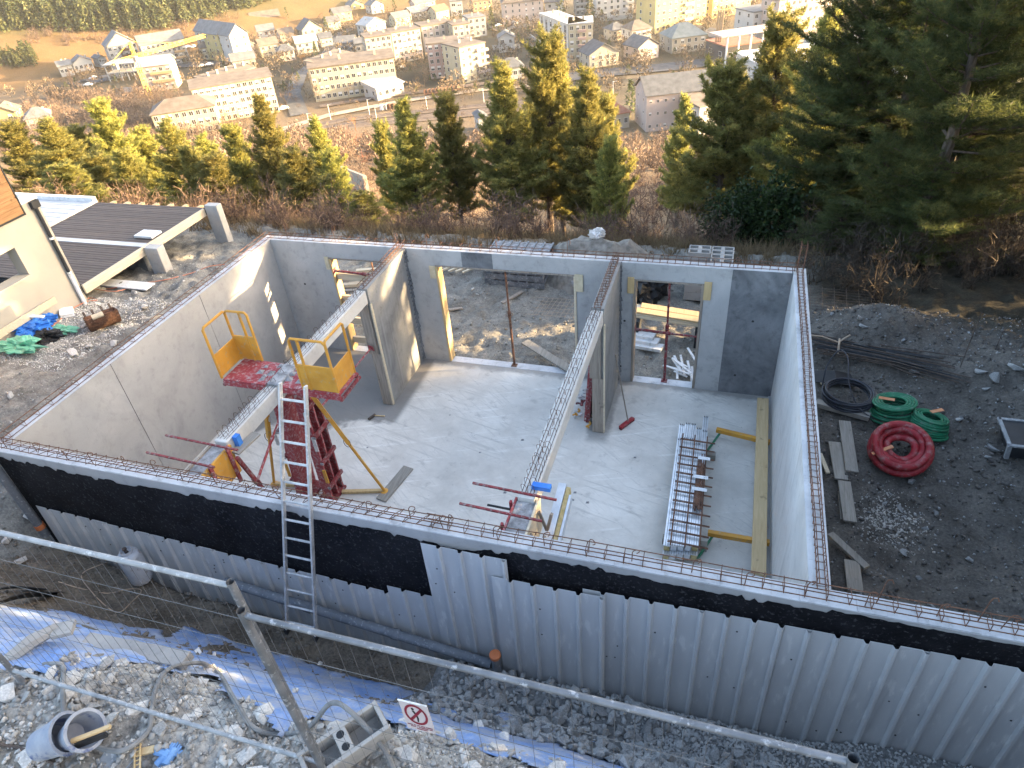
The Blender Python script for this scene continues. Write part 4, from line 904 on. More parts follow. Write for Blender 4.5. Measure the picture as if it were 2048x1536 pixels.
pb = at(95, 1500); pt_ = ray(165, 1430); axb = (pb * 0 + CAM + pt_ * 4.35) - (CAM + ray(95, 1500) * 4.62)
base = on_ground(98, 1508, .125); c1_ = onz(136, 1466, base[2] + .10); ax1 = c1_ - base; L1 = float(np.linalg.norm(ax1)); ax1 /= L1
bucket(base, ax1, 'large dusty bucket lying tilted at the bottom left', .105, .135, L1, True)
c2_ = onz(171, 1460, base[2] + .17); ax2 = unit((ax1 * .75 + unit((CAM - c2_)[None])[0] * .5)[None])[0]; b2 = c2_ - ax2 * .2
t, Mx = bucket(b2, ax2, 'smaller dusty bucket nested in the big tilted one', .09, .128, .20, True)
t = thing('brush', 'wooden brush with dark bristles resting in the bucket', 'brush', b2)
c = np.array(Mx @ Vector((.0, -.03, .215)))
MB().beam(c + V(-.08, -.09, .0), c + V(.13, .06, .02), .03, .03).build('wooden_back', M_woodnew, t, bevel=.006); MB().beam(c + V(-.05, -.095, -.03), c + V(.11, .02, -.015), .022, .05).build('bristles', M_black, t)
# grey conduit hose winding over the bank
def snake(pxs, r, mt, name, label, cat, lift=.03, n=10, arch=None):
    P_ = [at(*q) for q in pxs]; P_ = [np.array([p[0], p[1], gz(p[0], p[1]) + lift + (arch[i] if arch else 0)]) for i, p in enumerate(P_)]
    C = []
    for i in range(len(P_) - 1):
        a, b_, c_, d_ = P_[max(i - 1, 0)], P_[i], P_[i + 1], P_[min(i + 2, len(P_) - 1)]
        for t in np.linspace(0, 1, n, endpoint=False): C.append(.5 * ((2 * b_) + (-a + c_) * t + (2 * a - 5 * b_ + 4 * c_ - d_) * t ** 2 + (-a + 3 * b_ - 3 * c_ + d_) * t ** 3))
    C.append(P_[-1]); return tag(MB().tube(C, r, 8).build(name, mt), label, cat)
snake([(195, 1500), (250, 1508), (300, 1470), (310, 1430), (320, 1390), (350, 1355), (410, 1345), (445, 1360), (475, 1410), (510, 1460), (560, 1475), (620, 1465), (680, 1450), (720, 1470), (770, 1510), (790, 1545)], .018, M_hosegrey, 'conduit_hose', 'grey conduit winding over the rubble from bucket to block', 'hose', .04, arch=[0, 0, 0, .02, .04, .08, .1, .06, .02, 0, 0, .02, .25, .28, .1, 0])
snake([(-10, 1352), (60, 1340), (120, 1335), (133, 1345), (134, 1400), (136, 1440)], .018, M_hosegrey, 'conduit_hose', 'short grey conduit at the left under the fence rail', 'hose', .05)
for k, (a, b_, lb) in enumerate((((315, 1503), (352, 1515), 'light blue work glove lying apart above the others'), ((318, 1533), (330, 1519), 'light blue work glove at the bottom edge, left of two'), ((333, 1534), (342, 1519), 'light blue work glove at the bottom edge, right of two'))):
    p0, p1 = on_ground(*a, .02), on_ground(*b_, .02); d_ = p1 - p0; L = max(np.linalg.norm(d_), .16); d_ = d_ / np.linalg.norm(d_) * L
    t = thing('work_glove', lb, 'glove', p0, 'light blue gloves')
    MB().tube([p0, p0 + d_ * .35, p0 + d_ * .7], [.034, .03, .036], 8).build('cuff_and_palm', M_glove, t)
    sd_ = np.cross(d_ / L, V(0, 0, 1))
    for j, q in enumerate((-.026, -.009, .009, .026)): MB().tube([p0 + d_ * .66 + sd_ * q, p0 + d_ * (1.0 - .06 * abs(j - 1)) + sd_ * q * 1.2], [.011, .007], 6).build('finger', M_glove, t)
    MB().tube([p0 + d_ * .45 + sd_ * .03, p0 + d_ * .72 + sd_ * .06], [.012, .008], 6).build('thumb', M_glove, t)
p = on_ground(225, 1532, .01)
tag(MB().hexa([p + V(-.13, -.09, 0), p + V(.12, -.1, 0), p + V(.15, .07, 0), p + V(-.09, .06, 0)], [p + V(-.13, -.09, .012), p + V(.12, -.1, .012), p + V(.15, .07, .03), p + V(-.09, .06, .03)]).build('metal_plate', M_galv), 'flat grey metal trowel plate at the bottom edge', 'trowel')
p = on_ground(275, 1520, .03)
t = thing('wooden_float', 'small slatted wooden tool next to the metal plate', 'tool', p)
MB().beam(p + V(-.12, -.03, .0), p + V(.10, .08, .02), .05, .016).build('handle', M_woodnew, t)
for k in range(7): MB().beam(p + V(-.05 + .02 * k, .07 - .025 * k, .03), p + V(-.02 + .02 * k, .09 - .025 * k, .03), .008, .008).build('slat', M_woody, t)
for s_ in (0, 1): MB().beam(p + V(-.055 + .03 * s_, .075 + .02 * s_, .035), p + V(.085 + .03 * s_, -.09 + .02 * s_, .035), .008, .012).build('rail', M_woody, t)
snake([(-10, 1488), (40, 1500), (80, 1515), (120, 1535)], .012, M_drkrust, 'rusty_rod', 'thin rusty rod at the bottom left corner', 'rod', .02)

# gas bottle in the trench
gx_, gy_ = 1.78, -.50; g0 = gz(gx_, gy_) + .02
t = thing('gas_bottle', 'pale grey gas bottle standing against the ribbed sheets', 'gas bottle', (gx_, gy_, g0))
MB().lathe([(0, 0), (.12, .0), (.145, .03), (.15, .07), (.15, .48), (.14, .52), (.11, .55), (.03, .565), (0, .565)], 20, Matrix.Translation((gx_, gy_, g0))).build('body', M_gas, t)
MB().lathe([(0, .56), (.022, .56), (.022, .62), (.03, .625), (.03, .645), (0, .65)], 10, Matrix.Translation((gx_, gy_, g0))).build('valve', M_drkrust, t); MB().lathe([(.07, .555), (.078, .555), (.078, .60), (.07, .60), (.07, .555)], 16, Matrix.Translation((gx_, gy_, g0))).build('collar', M_gas, t)
MB().tube([(gx_, gy_, g0 + .61), (gx_ + .07, gy_ - .02, g0 + .62)], .013, 6).build('outlet', M_drkrust, t)
MB().lathe([(.12, .0), (.125, .0), (.125, .03)], 20, Matrix.Translation((gx_, gy_, g0))).build('foot_ring', M_gas, t)
snake([(285, 1110), (280, 1145), (245, 1160), (235, 1125), (205, 1130), (165, 1150), (180, 1180), (215, 1215), (240, 1226), (265, 1205), (284, 1183), (260, 1180), (215, 1188), (160, 1178), (118, 1165)], .007, M_hose, 'gas_hose', 'thin tan gas hose looping on the dark soil', 'hose', .015)
# black rubber sheets at left
for a, b_, w, lb in (((-20, 1190), (90, 1181), .16, 'flat black rubber strip, upper of two at the left edge'), ((-10, 1215), (118, 1190), .22, 'flat black rubber strip, lower of two at the left edge')):
    p0, p1 = on_ground(*a, .05), on_ground(*b_, .06)
    b = MB(); d_ = p1 - p0; sd_ = np.cross(d_ / np.linalg.norm(d_), V(0, 0, 1)); n = 10; vs_ = []
    for i in range(n + 1):
        f = i / n; c = p0 + d_ * f + V(0, 0, .04 * math.sin(f * 4))
        for j, q in enumerate((-1, -.4, .4, 1)): vs_.append(c + sd_ * q * w * .5 + V(0, 0, .03 * (1 - abs(q)) + .02 * math.sin(3 * f + q)))
    fs_ = [(i * 4 + j, i * 4 + j + 1, i * 4 + j + 5, i * 4 + j + 4) for i in range(n) for j in range(3)]
    o = tag(b.add(vs_, fs_).build('rubber_strip', M_black, smooth=True), lb, 'rubber sheet', 'black rubber strips'); so = o.modifiers.new('t', 'SOLIDIFY'); so.thickness = .012
# pipes
t = thing('drain_pipe', 'dark grey drain pipe running along the foot of the sheets', 'pipe', (5.1, -.4, .8))
a, b_ = V(3.2, -.42, 1.08), V(6.86, -.42, .60)
MB().tube([a, b_], .062, 14).build('pipe_run', M_pipegrey, t)
for f in (.33, .66): MB().tube([a + (b_ - a) * (f - .012), a + (b_ - a) * (f + .012)], .071, 14).build('socket', M_pipegrey, t)
t = thing('inspection_pipe', 'short upright pipe with an orange cap in the ballast', 'pipe', (6.95, -.46, .45))
MB().tube([(6.95, -.46, .35), (6.95, -.46, .86)], .055, 14).build('riser', M_pipegrey, t)
MB().lathe([(.06, .855), (.068, .86), (.068, .905), (.05, .915), (0, .915)], 16, Matrix.Translation((6.95, -.46, 0))).build('cap', M_capor, t)
t = thing('corner_pipe', 'dark grey pipe standing at the left end of the front wall', 'pipe', (-.1, -.29, 1.0))
MB().tube([(-.07, -.29, 1.0), (-.12, -.29, 2.56)], .06, 14).build('pipe', M_pipegrey, t)
MB().tube([(-.068, -.29, 1.16), (-.072, -.29, 1.24)], .067, 12).build('tape', M_capor, t)
tag(MB().lathe([(0, 0), (.03, 0), (.035, .03), (.03, .09), (0, .09)], 10, Matrix.Translation((-.18, -.16, H + .02))).build('safety_plug', M_capor), 'small orange safety plug at the left corner of the front wall', 'plug')

# ================================================================ site fence
def fence_panel(x0, x1, y, z0, z1, label, feet=True):
    t = thing('fence_panel', label, 'fence', ((x0 + x1) / 2, y, z0 - .1), 'mesh site fence panels')
    for xx in (x0, x1): MB().tube([(xx, y, z0 - .18), (xx, y, z1 + .035)], .021, 12, cap=False).build('post', M_dkgalv, t)
    MB().tube([(x0 + .02, y, z1), (x1 - .02, y, z1)], .0155, 10).build('top_rail', M_galv if x0 < 5 else M_dkgalv, t)
    MB().tube([(x0 + .02, y, z0), (x1 - .02, y, z0)], .0155, 10).build('bottom_rail', M_galv, t)
    xx = x0 + .09
    b0 = MB(); b0.tube([(0, 0, 0), (0, 0, z1 - z0)], .0013, 4); o = b0.build('vertical_wire', M_wire); me = o.data; bpy.data.objects.remove(o)
    while xx < x1 - .04: inst('vertical_wire', me, t, (xx, y + .004, z0), (0, rnd.uniform(-.008, .008), 0)); xx += .092
    for z in np.arange(z0 + .24, z1 - .1, .265): MB().tube([(x0 + .02, y, z + rnd.uniform(-.01, .01)), (x1 - .02, y, z + rnd.uniform(-.01, .01))], .0016, 4).build('horizontal_wire', M_wire, t)
    return t
fence_panel(4.22, 6.90, -3.085, 3.75, 5.6, 'left mesh fence panel in front of the gas bottle')
fence_panel(7.05, 9.66, -3.215, 3.75, 5.6, 'right mesh fence panel carrying the prohibition sign')
# sign
TL, TR, BR, BL = [ony(*q, -3.225) for q in ((795.8, 1400), (853.8, 1413.7), (871, 1467.6), (816, 1455))]
sg = thing('prohibition_sign', 'white sign with a red crossed-out figure on the mesh fence', 'sign', TL)
ux, uy = (TR - TL), (BL - TL)
def sp(a, b_, d_=0): return TL + ux * a + uy * b_ + V(0, -d_, 0)
MB().hexa([sp(0, 1, -.003), sp(1, 1, -.003), sp(1, 1, 0), sp(0, 1, 0)], [sp(0, 0, -.003), sp(1, 0, -.003), sp(1, 0, 0), sp(0, 0, 0)]).build('board', mat('pinkish_white_board', (.50, .44, .44), (.56, .5, .5), 6, .6), sg)
M_sgr = mat('sign_red', (.20, .015, .03), (.24, .02, .04), 6, .6); M_sgk = mat('sign_black', (.012, .012, .014), (.02, .02, .02), 6, .6)
b = MB(); N = 28
for k in range(N):
    a0, a1 = 2 * math.pi * k / N, 2 * math.pi * (k + 1) / N
    q = [sp(.5 + r_ * math.cos(a) * .40, .40 + r_ * math.sin(a) * .36, .0015) for r_, a in ((1, a0), (1, a1), (.80, a1), (.80, a0))]
    b.add(q, [(0, 1, 2, 3)])
b.add([sp(*q, .0018) for q in ((.22, .60), (.28, .66), (.78, .20), (.72, .14))], [(0, 1, 2, 3)]); b.build('prohibition_ring', M_sgr, sg, smooth=False)
b = MB(); b.add([sp(.43 + .05 * math.cos(a), .21 + .045 * math.sin(a), .001) for a in np.linspace(0, 6.28, 9)[:-1]], [tuple(range(8))])
b.add([sp(*q, .001) for q in ((.38, .27), (.46, .26), (.54, .40), (.56, .52), (.52, .66), (.47, .66), (.49, .52), (.46, .42))], [tuple(range(8))]); b.build('figure', M_sgk, sg, smooth=False)
b = MB()
for yy, segs in ((.80, ((.06, .24), (.28, .36), (.40, .50), (.54, .68), (.72, .95))), (.86, ((.16, .34), (.38, .40), (.44, .78), (.82, .93))), (.92, ((.36, .74),))):
    for a, c in segs: b.add([sp(a, yy, .001), sp(c, yy, .001), sp(c, yy + .03, .001), sp(a, yy + .03, .001)], [(0, 1, 2, 3)])
b.build('text_line', M_sgr, sg)
MB().tube([sp(.0, -.02), sp(1.0, -.02)], .004, 6).build('fixing_tie', M_white, sg)
# ================================================================ right yard
def yard_plank(a, b_, wpx, label, mt=M_woodgrey, th=.035, lift=0.02):
    p0, p1 = on_ground(*a), on_ground(*b_); dpt = (p0 + p1) / 2 - CAM; w = wpx / FPX * float(dpt @ _fw)
    z = max(p0[2], p1[2], gz((p0[0] + p1[0]) / 2, (p0[1] + p1[1]) / 2)) + lift
    p0[2] = p1[2] = z
    return tag(MB().beam(p0 + V(0, 0, th / 2), p1 + V(0, 0, th / 2), w, th).build('plank', mt, bevel=.004), label, 'plank', 'weathered planks in the right yard')
yard_plank((1628, 822), (1737, 842), 17, 'thick weathered plank lying under the black pipe coil', M_woodgreyx, .09)
yard_plank((1687, 850), (1703, 947), 23, 'weathered plank just left of the red coil, right one of the pair')
yard_plank((1668, 888), (1680, 968), 24, 'weathered plank left of the red coil, left one of the pair')
yard_plank((1684, 977), (1699, 1047), 24, 'shorter weathered plank below the pair of planks')
yard_plank((1677, 990), (1684, 1042), 7, 'narrow batten under the edge of the shorter plank', lift=.0)
yard_plank((1655, 1084), (1730, 1146), 15, 'slanting weathered plank near the front wall', th=.05, lift=.06)
yard_plank((1701, 1128), (1710, 1186), 29, 'broad short board half under the slanting plank', lift=.0)
yard_plank((1638, 915), (1655, 950), 8, 'thin offcut against the right wall', M_woodpale)
yard_plank((1640, 772), (1668, 766), 4, 'thin pale strip by the right wall above the coil', M_woodpale)
def coil(name, c, R0, r, turns, label, mt, tilt=(0, 0, 0), cone=0.0, layers=1, dz=None, seed=1, n=40, jit=.02):
    r2 = random.Random(seed); t = thing(name, label, 'pipe coil', c); Mx = Matrix.Rotation(tilt[2], 4, 'Z') @ Matrix.Rotation(tilt[0], 4, 'X') @ Matrix.Rotation(tilt[1], 4, 'Y')
    dz = dz or r * 1.7
    for k in range(turns):
        for l in range(layers):
            R1 = R0 - l * r * 2.02 - cone * k + r2.uniform(-1, 1) * jit * R0; ph = r2.uniform(0, 6.28); ex = r2.uniform(-1, 1) * jit; cx, cy = r2.uniform(-1, 1) * jit * .4, r2.uniform(-1, 1) * jit * .4
            pts = []
            for q in range(n):
                a = 2 * math.pi * q / n; z = r + k * dz + (r2.uniform(-1, 1) * .0) + dz * .35 * math.sin(a + ph)
                pts.append(np.array(Mx @ Vector((R1 * (1 + ex) * math.cos(a) + cx, R1 * (1 - ex) * math.sin(a) + cy, z))) + np.array(c))
            MB().tube(pts, r, 10, closed=True).build('turn', mt, t)
    return t, Mx
def gp(px, py, dz=0): p = at(px, py); return np.array([p[0], p[1], p[2] + dz])
cb = gp(1693, 803); cb[2] += .10
coil('pipe_coil', cb, .44, .017, 5, 'loose coil of thin black pipe beside the right wall', M_darkcoil, cone=.012, layers=2, jit=.05, seed=4)
snake([(1640, 790), (1645, 770), (1665, 757), (1682, 770), (1690, 800), (1712, 835), (1745, 850)], .012, M_darkcoil, 'loose_pipe_end', 'springy loose end of the black pipe arching over its coil', 'pipe', .1, arch=[.1, .35, .55, .5, .25, .12, .02])
cg = gp(1787, 832); t, Mx = coil('pipe_coil', cg, .37, .023, 7, 'larger green conduit coil behind the red one', M_green, (R_(-10), R_(-8), 0), cone=.018, layers=1, jit=.035, seed=7)
for k in range(4):
    pts = [np.array(Mx @ Vector(((.33 - .045 * k) * math.cos(a), (.33 - .045 * k) * math.sin(a), .28))) + cg for a in np.linspace(0, 6.28, 36, endpoint=False)]; MB().tube(pts, .023, 8, closed=True).build('turn', M_green, t)
MB().beam(cg + V(-.30, .05, .33), cg + V(-.06, .0, .35), .07, .01).build('tape', M_tape, t)
cg2 = gp(1850, 862); t, Mx = coil('pipe_coil', cg2, .33, .022, 7, 'smaller green conduit coil right of the red one', M_green, (R_(-12), R_(8), 0), cone=.014, jit=.03, seed=9)
for k in range(3):
    pts = [np.array(Mx @ Vector(((.25 - .045 * k) * math.cos(a), (.25 - .045 * k) * math.sin(a), .28))) + cg2 for a in np.linspace(0, 6.28, 36, endpoint=False)]; MB().tube(pts, .022, 8, closed=True).build('turn', M_green, t)
MB().beam(cg2 + V(.02, .10, .34), cg2 + V(.22, .22, .33), .07, .01).build('tape', M_tape, t)
cr = gp(1792, 917); cr[2] += .12
t, Mx = coil('pipe_coil', cr, .42, .056, 2, 'big coil of thick red conduit lying on the dark soil', M_redc, (R_(22), R_(-4), 0), layers=2, dz=.12, jit=.03, seed=3)
for k, (R1, z) in enumerate(((.31, .23), (.20, .19), (.38, .29))):
    pts = [np.array(Mx @ Vector((R1 * math.cos(a), R1 * math.sin(a), z + .03 * math.sin(a * 2 + k)))) + cr for a in np.linspace(0, 6.28, 40, endpoint=False)]; MB().tube(pts, .055, 10, closed=True).build('turn', M_redc, t)
MB().beam(np.array(Mx @ Vector((-.42, -.2, .27))) + cr, np.array(Mx @ Vector((-.13, -.05, .31))) + cr, .06, .015).build('tape', M_tape, t)
# bundle of dark rebar with a pale strap
p0, p1 = on_ground(1628, 692, .1), on_ground(1930, 752, .03)
t = thing('rebar_bundle', 'long bundle of dark bars tied with a pale strap', 'rebar', (p0 + p1) / 2)
for k in range(30):
    o = V(rnd.gauss(0, .08), rnd.gauss(0, .2), abs(rnd.gauss(0, .07))); f = rnd.uniform(.75, 1)
    MB().tube([p0 + o, (p0 + p1) / 2 + o * .8 + V(0, 0, .03), p0 + (p1 - p0) * f + o * 1.3], .011, 5).build('bar', M_drkrust if k % 3 else M_anth, t)
s0 = on_ground(1672, 706, .22); MB().tube([s0 + V(.0, -.22, -.1), s0 + V(0, -.1, .03), s0 + V(.02, .08, .04), s0 + V(.05, .25, -.05)], .022, 6).build('strap', M_hose, t)
MB().tube([s0 + V(0, 0, .03), s0 + V(.1, .06, .10), s0 + V(.2, .16, .12)], .018, 6).build('strap_end', M_hose, t); MB().tube([s0 + V(-.6, .2, .02), s0 + V(-.3, .12, .06), s0 + V(0, 0, .03)], .016, 6).build('strap_end', M_hose, t)
# steel mesh sheets on the heap
c = on_ground(1660, 612, .08); t = thing('mesh_sheet', 'rusty steel mesh sheet lying on the spoil heap', 'steel mesh', c)
for k in range(9): MB().tube([c + V(-.5, -.35 + .12 * k, .02), c + V(.95, -.55 + .12 * k, .10)], .005, 4).build('long_wire', M_drkrust, t)
for k in range(6): MB().tube([c + V(-.45 + .25 * k, -.35, .04), c + V(-.40 + .25 * k, .62, .05)], .005, 4).build('cross_wire', M_drkrust, t)
# trough at the picture edge, black sheet
c = gp(2040, 893); t = thing('mortar_trough', 'grey mortar trough cut by the right picture edge', 'trough', c)
MB().hexa([c + V(-.22, -.3, 0), c + V(.5, -.3, 0), c + V(.5, .25, 0), c + V(-.22, .25, 0)], [c + V(-.3, -.36, .28), c + V(.6, -.36, .28), c + V(.6, .32, .28), c + V(-.3, .32, .28)]).build('shell', M_anth, t)
for s_ in (-.36, .30): MB().beam(c + V(-.32, s_, .285), c + V(.6, s_, .285), .05, .03).build('rim', M_galv, t)
MB().beam(c + V(-.31, -.36, .285), c + V(-.31, .32, .285), .05, .03).build('rim_end', M_galv, t); MB().beam(c + V(-.27, -.33, .0), c + V(-.31, -.36, .28), .06, .05).build('corner', M_galv, t)
c = gp(1668, 760, .05)
o = tag(MB().add([c + V(-.35, -.2, 0), c + V(.0, -.25, .05), c + V(.35, -.2, .0), c + V(-.35, .15, .02), c + V(.0, .12, .09), c + V(.3, .18, .0)], [(0, 1, 4, 3), (1, 2, 5, 4)]).build('rubber_mat', M_black), 'small crumpled black mat by the right wall', 'rubber mat'); o.modifiers.new('t', 'SOLIDIFY').thickness = .01
for k, (px, py, h) in enumerate(((1920, 735, 1.15), (1990, 700, .4))):
    p = gp(px, py); tag(MB().tube([p - V(0, 0, .1), p + V(.02, .03, h)], .008, 5).build('marker_rod', M_drkrust), ('tall' if k == 0 else 'short') + ' thin rusty marker rod stuck in the bank at right', 'rod')
for k, (px, py) in enumerate(((1745, 1215), (1945, 1250))):
    p = ony(px, py, -.02); p[2] = H
    tag(MB().tube([(p[0], -.06, H - .02), (p[0] + .02, -.05, H + .28), (p[0] + .03, -.05, H + .33), (p[0] + .06, -.05, H + .34), (p[0] + .08, -.05, H + .30)], .006, 5).build('hooked_bar', M_rust), ('left' if k == 0 else 'right') + ' tall hooked bar on the front wall beyond the corner', 'rebar')

# ================================================================ yard behind the shell
def block_stack():
    c = V(8.45, 10.0, -.1); g = 'grey hollow blocks stacked behind the doorway'; proto = None
    for lay in range(5):
        for i in range(2):
            for j in range(4):
                if lay == 4 and (i, j) in ((0, 0), (0, 1)): continue
                pos = c + V(i * .515, j * .21, lay * .205 + .02)
                if proto is None: proto = hollow_block(pos, (0, 0, 0), 'grey hollow concrete block in the stack behind the right doorway', big=False, group=g)
                else: copy_tree(proto, None, pos, rnd.uniform(-.02, .02))
block_stack()
c = V(3.85, 10.35, -.1)
for k in range(4):
    t = thing('stacked_formwork', f'dark ribbed formwork panel stacked in the back yard, {("lowest", "second from below", "second from top", "topmost")[k]}', 'formwork', c + V(0, 0, .2 * k), 'stacked formwork panels')
    z = -.02 + .19 * k - .1
    MB().box(c[0] - .62, c[0] + .95, c[1] - .4, c[1] + .7, z + .13, z + .15).build('face', M_dkgalv if k < 3 else M_grime, t)
    for yy in (c[1] - .4, c[1] + .1, c[1] + .66): MB().box(c[0] - .62, c[0] + .95, yy, yy + .04, z, z + .129).build('long_rib', M_dkgalv, t)
    for q in range(8): MB().box(c[0] - .62 + .22 * q, c[0] - .58 + .22 * q, c[1] - .398, c[1] + .698, z + .15, z + .185).build('cross_rib', M_dkgalv, t)
def heap(c, rx, ry, h, name, label, mt, seed=1):
    n = 22; vs_ = []; fs_ = []
    for i in range(n):
        for j in range(n):
            a, b_ = (i / (n - 1) * 2 - 1), (j / (n - 1) * 2 - 1); q = max(0, 1 - a * a - b_ * b_) ** .8
            xx, yy = c[0] + a * rx, c[1] + b_ * ry
            vs_.append((xx, yy, gz(xx, yy) - .06 + h * q * (1 + .5 * float(vnoise(xx, yy, 2.1, seed))) + .14 * q * float(vnoise(xx, yy, 6, seed + 1))))
    for i in range(n - 1):
        for j in range(n - 1): fs_.append((i * n + j, (i + 1) * n + j, (i + 1) * n + j + 1, i * n + j + 1))
    return tag(MB().add(vs_, fs_).build(name, mt, smooth=True), label, 'heap')
heap(V(6.0, 11.0, 0), 1.7, 1.1, 1.05, 'sand_heap', 'pale grey sand heap behind the back wall', M_dirtpile)
def crumple(c, r, name, label, cat, mt, seed, sq=(1, 1, .5), amp=.35, parent=None):
    vs_ = []; fs_ = []; n, m_ = 26, 16
    for j in range(m_ + 1):
        th = math.pi * j / m_
        for i in range(n):
            a = 2 * math.pi * i / n; d_ = V(math.sin(th) * math.cos(a), math.sin(th) * math.sin(a), math.cos(th))
            k = 1 + amp * (float(vnoise(d_[0] * 2 + d_[2], d_[1] * 2 + d_[2] * .7, 1.6, seed)) * 1.4 + float(vnoise(d_[0] * 3, d_[1] * 3 + d_[2] * 3, 2.5, seed + 1)) * .8 + abs(float(vnoise(d_[0] * 4 - d_[2] * 2, d_[1] * 4, 2.2, seed + 2))) * .9)
            vs_.append(V(*c) + d_ * k * r * V(*sq))
    for j in range(m_):
        for i in range(n): fs_.append((j * n + i, j * n + (i + 1) % n, (j + 1) * n + (i + 1) % n, (j + 1) * n + i))
    o = MB().add(vs_, fs_).build(name, mt, parent, smooth=False)
    return o if label is None else tag(o, label, cat)
crumple((5.95, 10.9, 1.0), .16, 'sack', 'crumpled white sack on the grey sand heap', 'sack', M_white, 5, (.9, .6, .9), .9)
crumple((7.35, 9.9, .25), .5, 'plastic_sheet', 'crumpled black plastic sheet seen through the right doorway', 'plastic sheet', M_black, 7, (.8, .9, .8), .6)
for k in range(6):
    z = .50 + .045 * (k // 2) - .1; yy = 8.05 + .21 * (k % 2)
    tag(MB().hexa([(7.0 + .08 * k, yy + .12, z), (9.0, yy - .12, z), (9.0, yy + .08, z), (7.0 + .08 * k, yy + .32, z)], [(7.0 + .08 * k, yy + .12, z + .042), (9.0, yy - .12, z + .042), (9.0, yy + .08, z + .042), (7.0 + .08 * k, yy + .32, z + .042)]).build('new_plank', M_woodpale if k < 4 else M_woodnew, bevel=.003), 'fresh timber plank in the pile behind the right doorway', 'plank', 'new planks behind the right doorway')
for xx in (7.3, 8.6): tag(MB().box(xx, xx + .12, 7.98, 8.5, -.15, .395).build('timber_bearer', M_anth), f'dark bearer under the {"left" if xx < 8 else "right"} end of the new planks', 'timber')
for k in range(3):
    tag(MB().hexa([(7.15, 7.72 + .1 * k, -.09 + .075 * k), (7.95 - .1 * k, 7.62 + .1 * k, -.09 + .075 * k), (8.0 - .1 * k, 7.85 + .1 * k, -.09 + .075 * k), (7.15, 7.95 + .1 * k, -.09 + .075 * k)], [(7.15, 7.72 + .1 * k, -.02 + .075 * k), (7.95 - .1 * k, 7.62 + .1 * k, -.02 + .075 * k), (8.0 - .1 * k, 7.85 + .1 * k, -.02 + .075 * k), (7.15, 7.95 + .1 * k, -.02 + .075 * k)]).build('insulation_board', M_white), f'white board below the new planks, {("lowest", "middle", "top")[k]} of three', 'board')
for k in range(16):
    a = R_(rnd.uniform(95, 175)); L = rnd.uniform(.3, .7); c = V(8.5 + rnd.uniform(-.22, .2), 7.0 + rnd.uniform(-.25, .25), -.06 + .012 * k)
    d_ = V(math.cos(a), math.sin(a), rnd.uniform(-.05, .08)) * L / 2
    tag(MB().beam(c - d_, c + d_, .045, .012).build('plastic_strip', M_white), 'white plastic strip in the loose pile outside the right doorway', 'plastic strip', 'white strips outside the right doorway')
c = V(5.35, 9.05, gz(5.35, 9.05) + .05); t = thing('mesh_sheet', 'grey steel mesh lying in the mud beyond the wide opening', 'steel mesh', c)
for k in range(10): MB().tube([c + V(-.5 + .11 * k, -.42, .03), c + V(-.42 + .11 * k, .42, .02)], .005, 4).build('cross_wire', M_hose, t)
for k in range(6): MB().tube([c + V(-.6, -.4 + .16 * k, .035), c + V(.65, -.36 + .16 * k, .03)], .005, 4).build('long_wire', M_hose, t)
p0, p1 = onz(1050, 688, 0), onz(1150, 750, 0); p0[2] = p1[2] = .06
tag(MB().beam(p0, p1, .2, .04).build('plank', M_woodgrey, bevel=.003), 'grey plank sloping to the threshold of the wide opening', 'plank')
for k in range(9):
    c = V(5.7 + rnd.uniform(-.3, .35), 10.2 + rnd.uniform(-.25, .3), .02 + .05 * k / 2); a = rnd.uniform(0, 3.1); d_ = V(math.cos(a), math.sin(a), rnd.uniform(-.2, .3)) * rnd.uniform(.12, .3)
    tag(MB().beam(c - d_, c + d_, .1, .08).build('timber_offcut', (M_woodgreyx, M_woodpale, M_block)[k % 3], bevel=.004), 'offcut in the scrap pile at the far right of the wide opening', 'offcut', 'scrap pile beyond the wide opening')
for k in range(7):
    y0 = 9.1 + .16 * k; z = -.1 + .1 * (k % 3)
    tag(MB().beam((-.5 + .05 * k, y0 - .25, z + .06), (1.9, y0 + .45, z + .06), .12, .09).build('squared_timber', M_woodpale if k % 2 else M_woodgreyx, bevel=.004), 'pale squared timber in the pile behind the left opening', 'timber', 'timbers behind the left opening')
for k in range(4):
    tag(MB().beam((1.9 + .2 * k, 10.3, .0), (2.6 + .25 * k, 11.3, .02), .06, .04).build('batten', M_woodpale), 'pale batten lying beyond the top left of the wide opening', 'batten', 'battens beyond the wide opening')
for px0, py0, px1, py1 in ((898, 622, 925, 618), (1005, 608, 1045, 585), (740, 838 - 120, 760, 700)):
    p0, p1 = on_ground(px0, py0, .03), on_ground(px1, py1, .03)
    if p0[1] > 6.7: tag(MB().beam(p0, p1, .09, .03).build('mud_board', M_woodold), 'small dark board pressed into the mud beyond the wide opening', 'board', 'muddy boards')

# ================================================================ neighbouring terrace and house, left
hs = thing('neighbour_house', 'cream rendered house corner with larch cladding at the left edge', 'house', (-6.2, 4, .3))
wx0, wx1 = -6.32, -6.0
for y0, y1, z0, z1 in ((-3, 6.45, -.3, 1.83), (5.43, 6.45, 1.83, 3.24), (3.9, 5.43, 2.50, 3.24), (-3, 3.9, 1.83, 3.24)):
    MB().box(wx0, wx1, y0 + .0005, y1 - .0005, z0 + .0005, z1 - .0005).build('wall', M_render, hs)
MB().box(wx0 - .02, wx1 + .03, 3.9, 5.45, 1.80, 1.836).build('window_sill', M_render, hs)
MB().box(wx0 - .03, wx1 + .03, 5.99, 6.47, 3.241, 3.30).build('coping', M_white, hs)
for k in range(16):
    MB().box(-9, -5.97 + .004 * (k % 2), -3, 6.0, 3.06 + .18 * k, 3.235 + .18 * k).build('cladding_board', M_clad, hs)
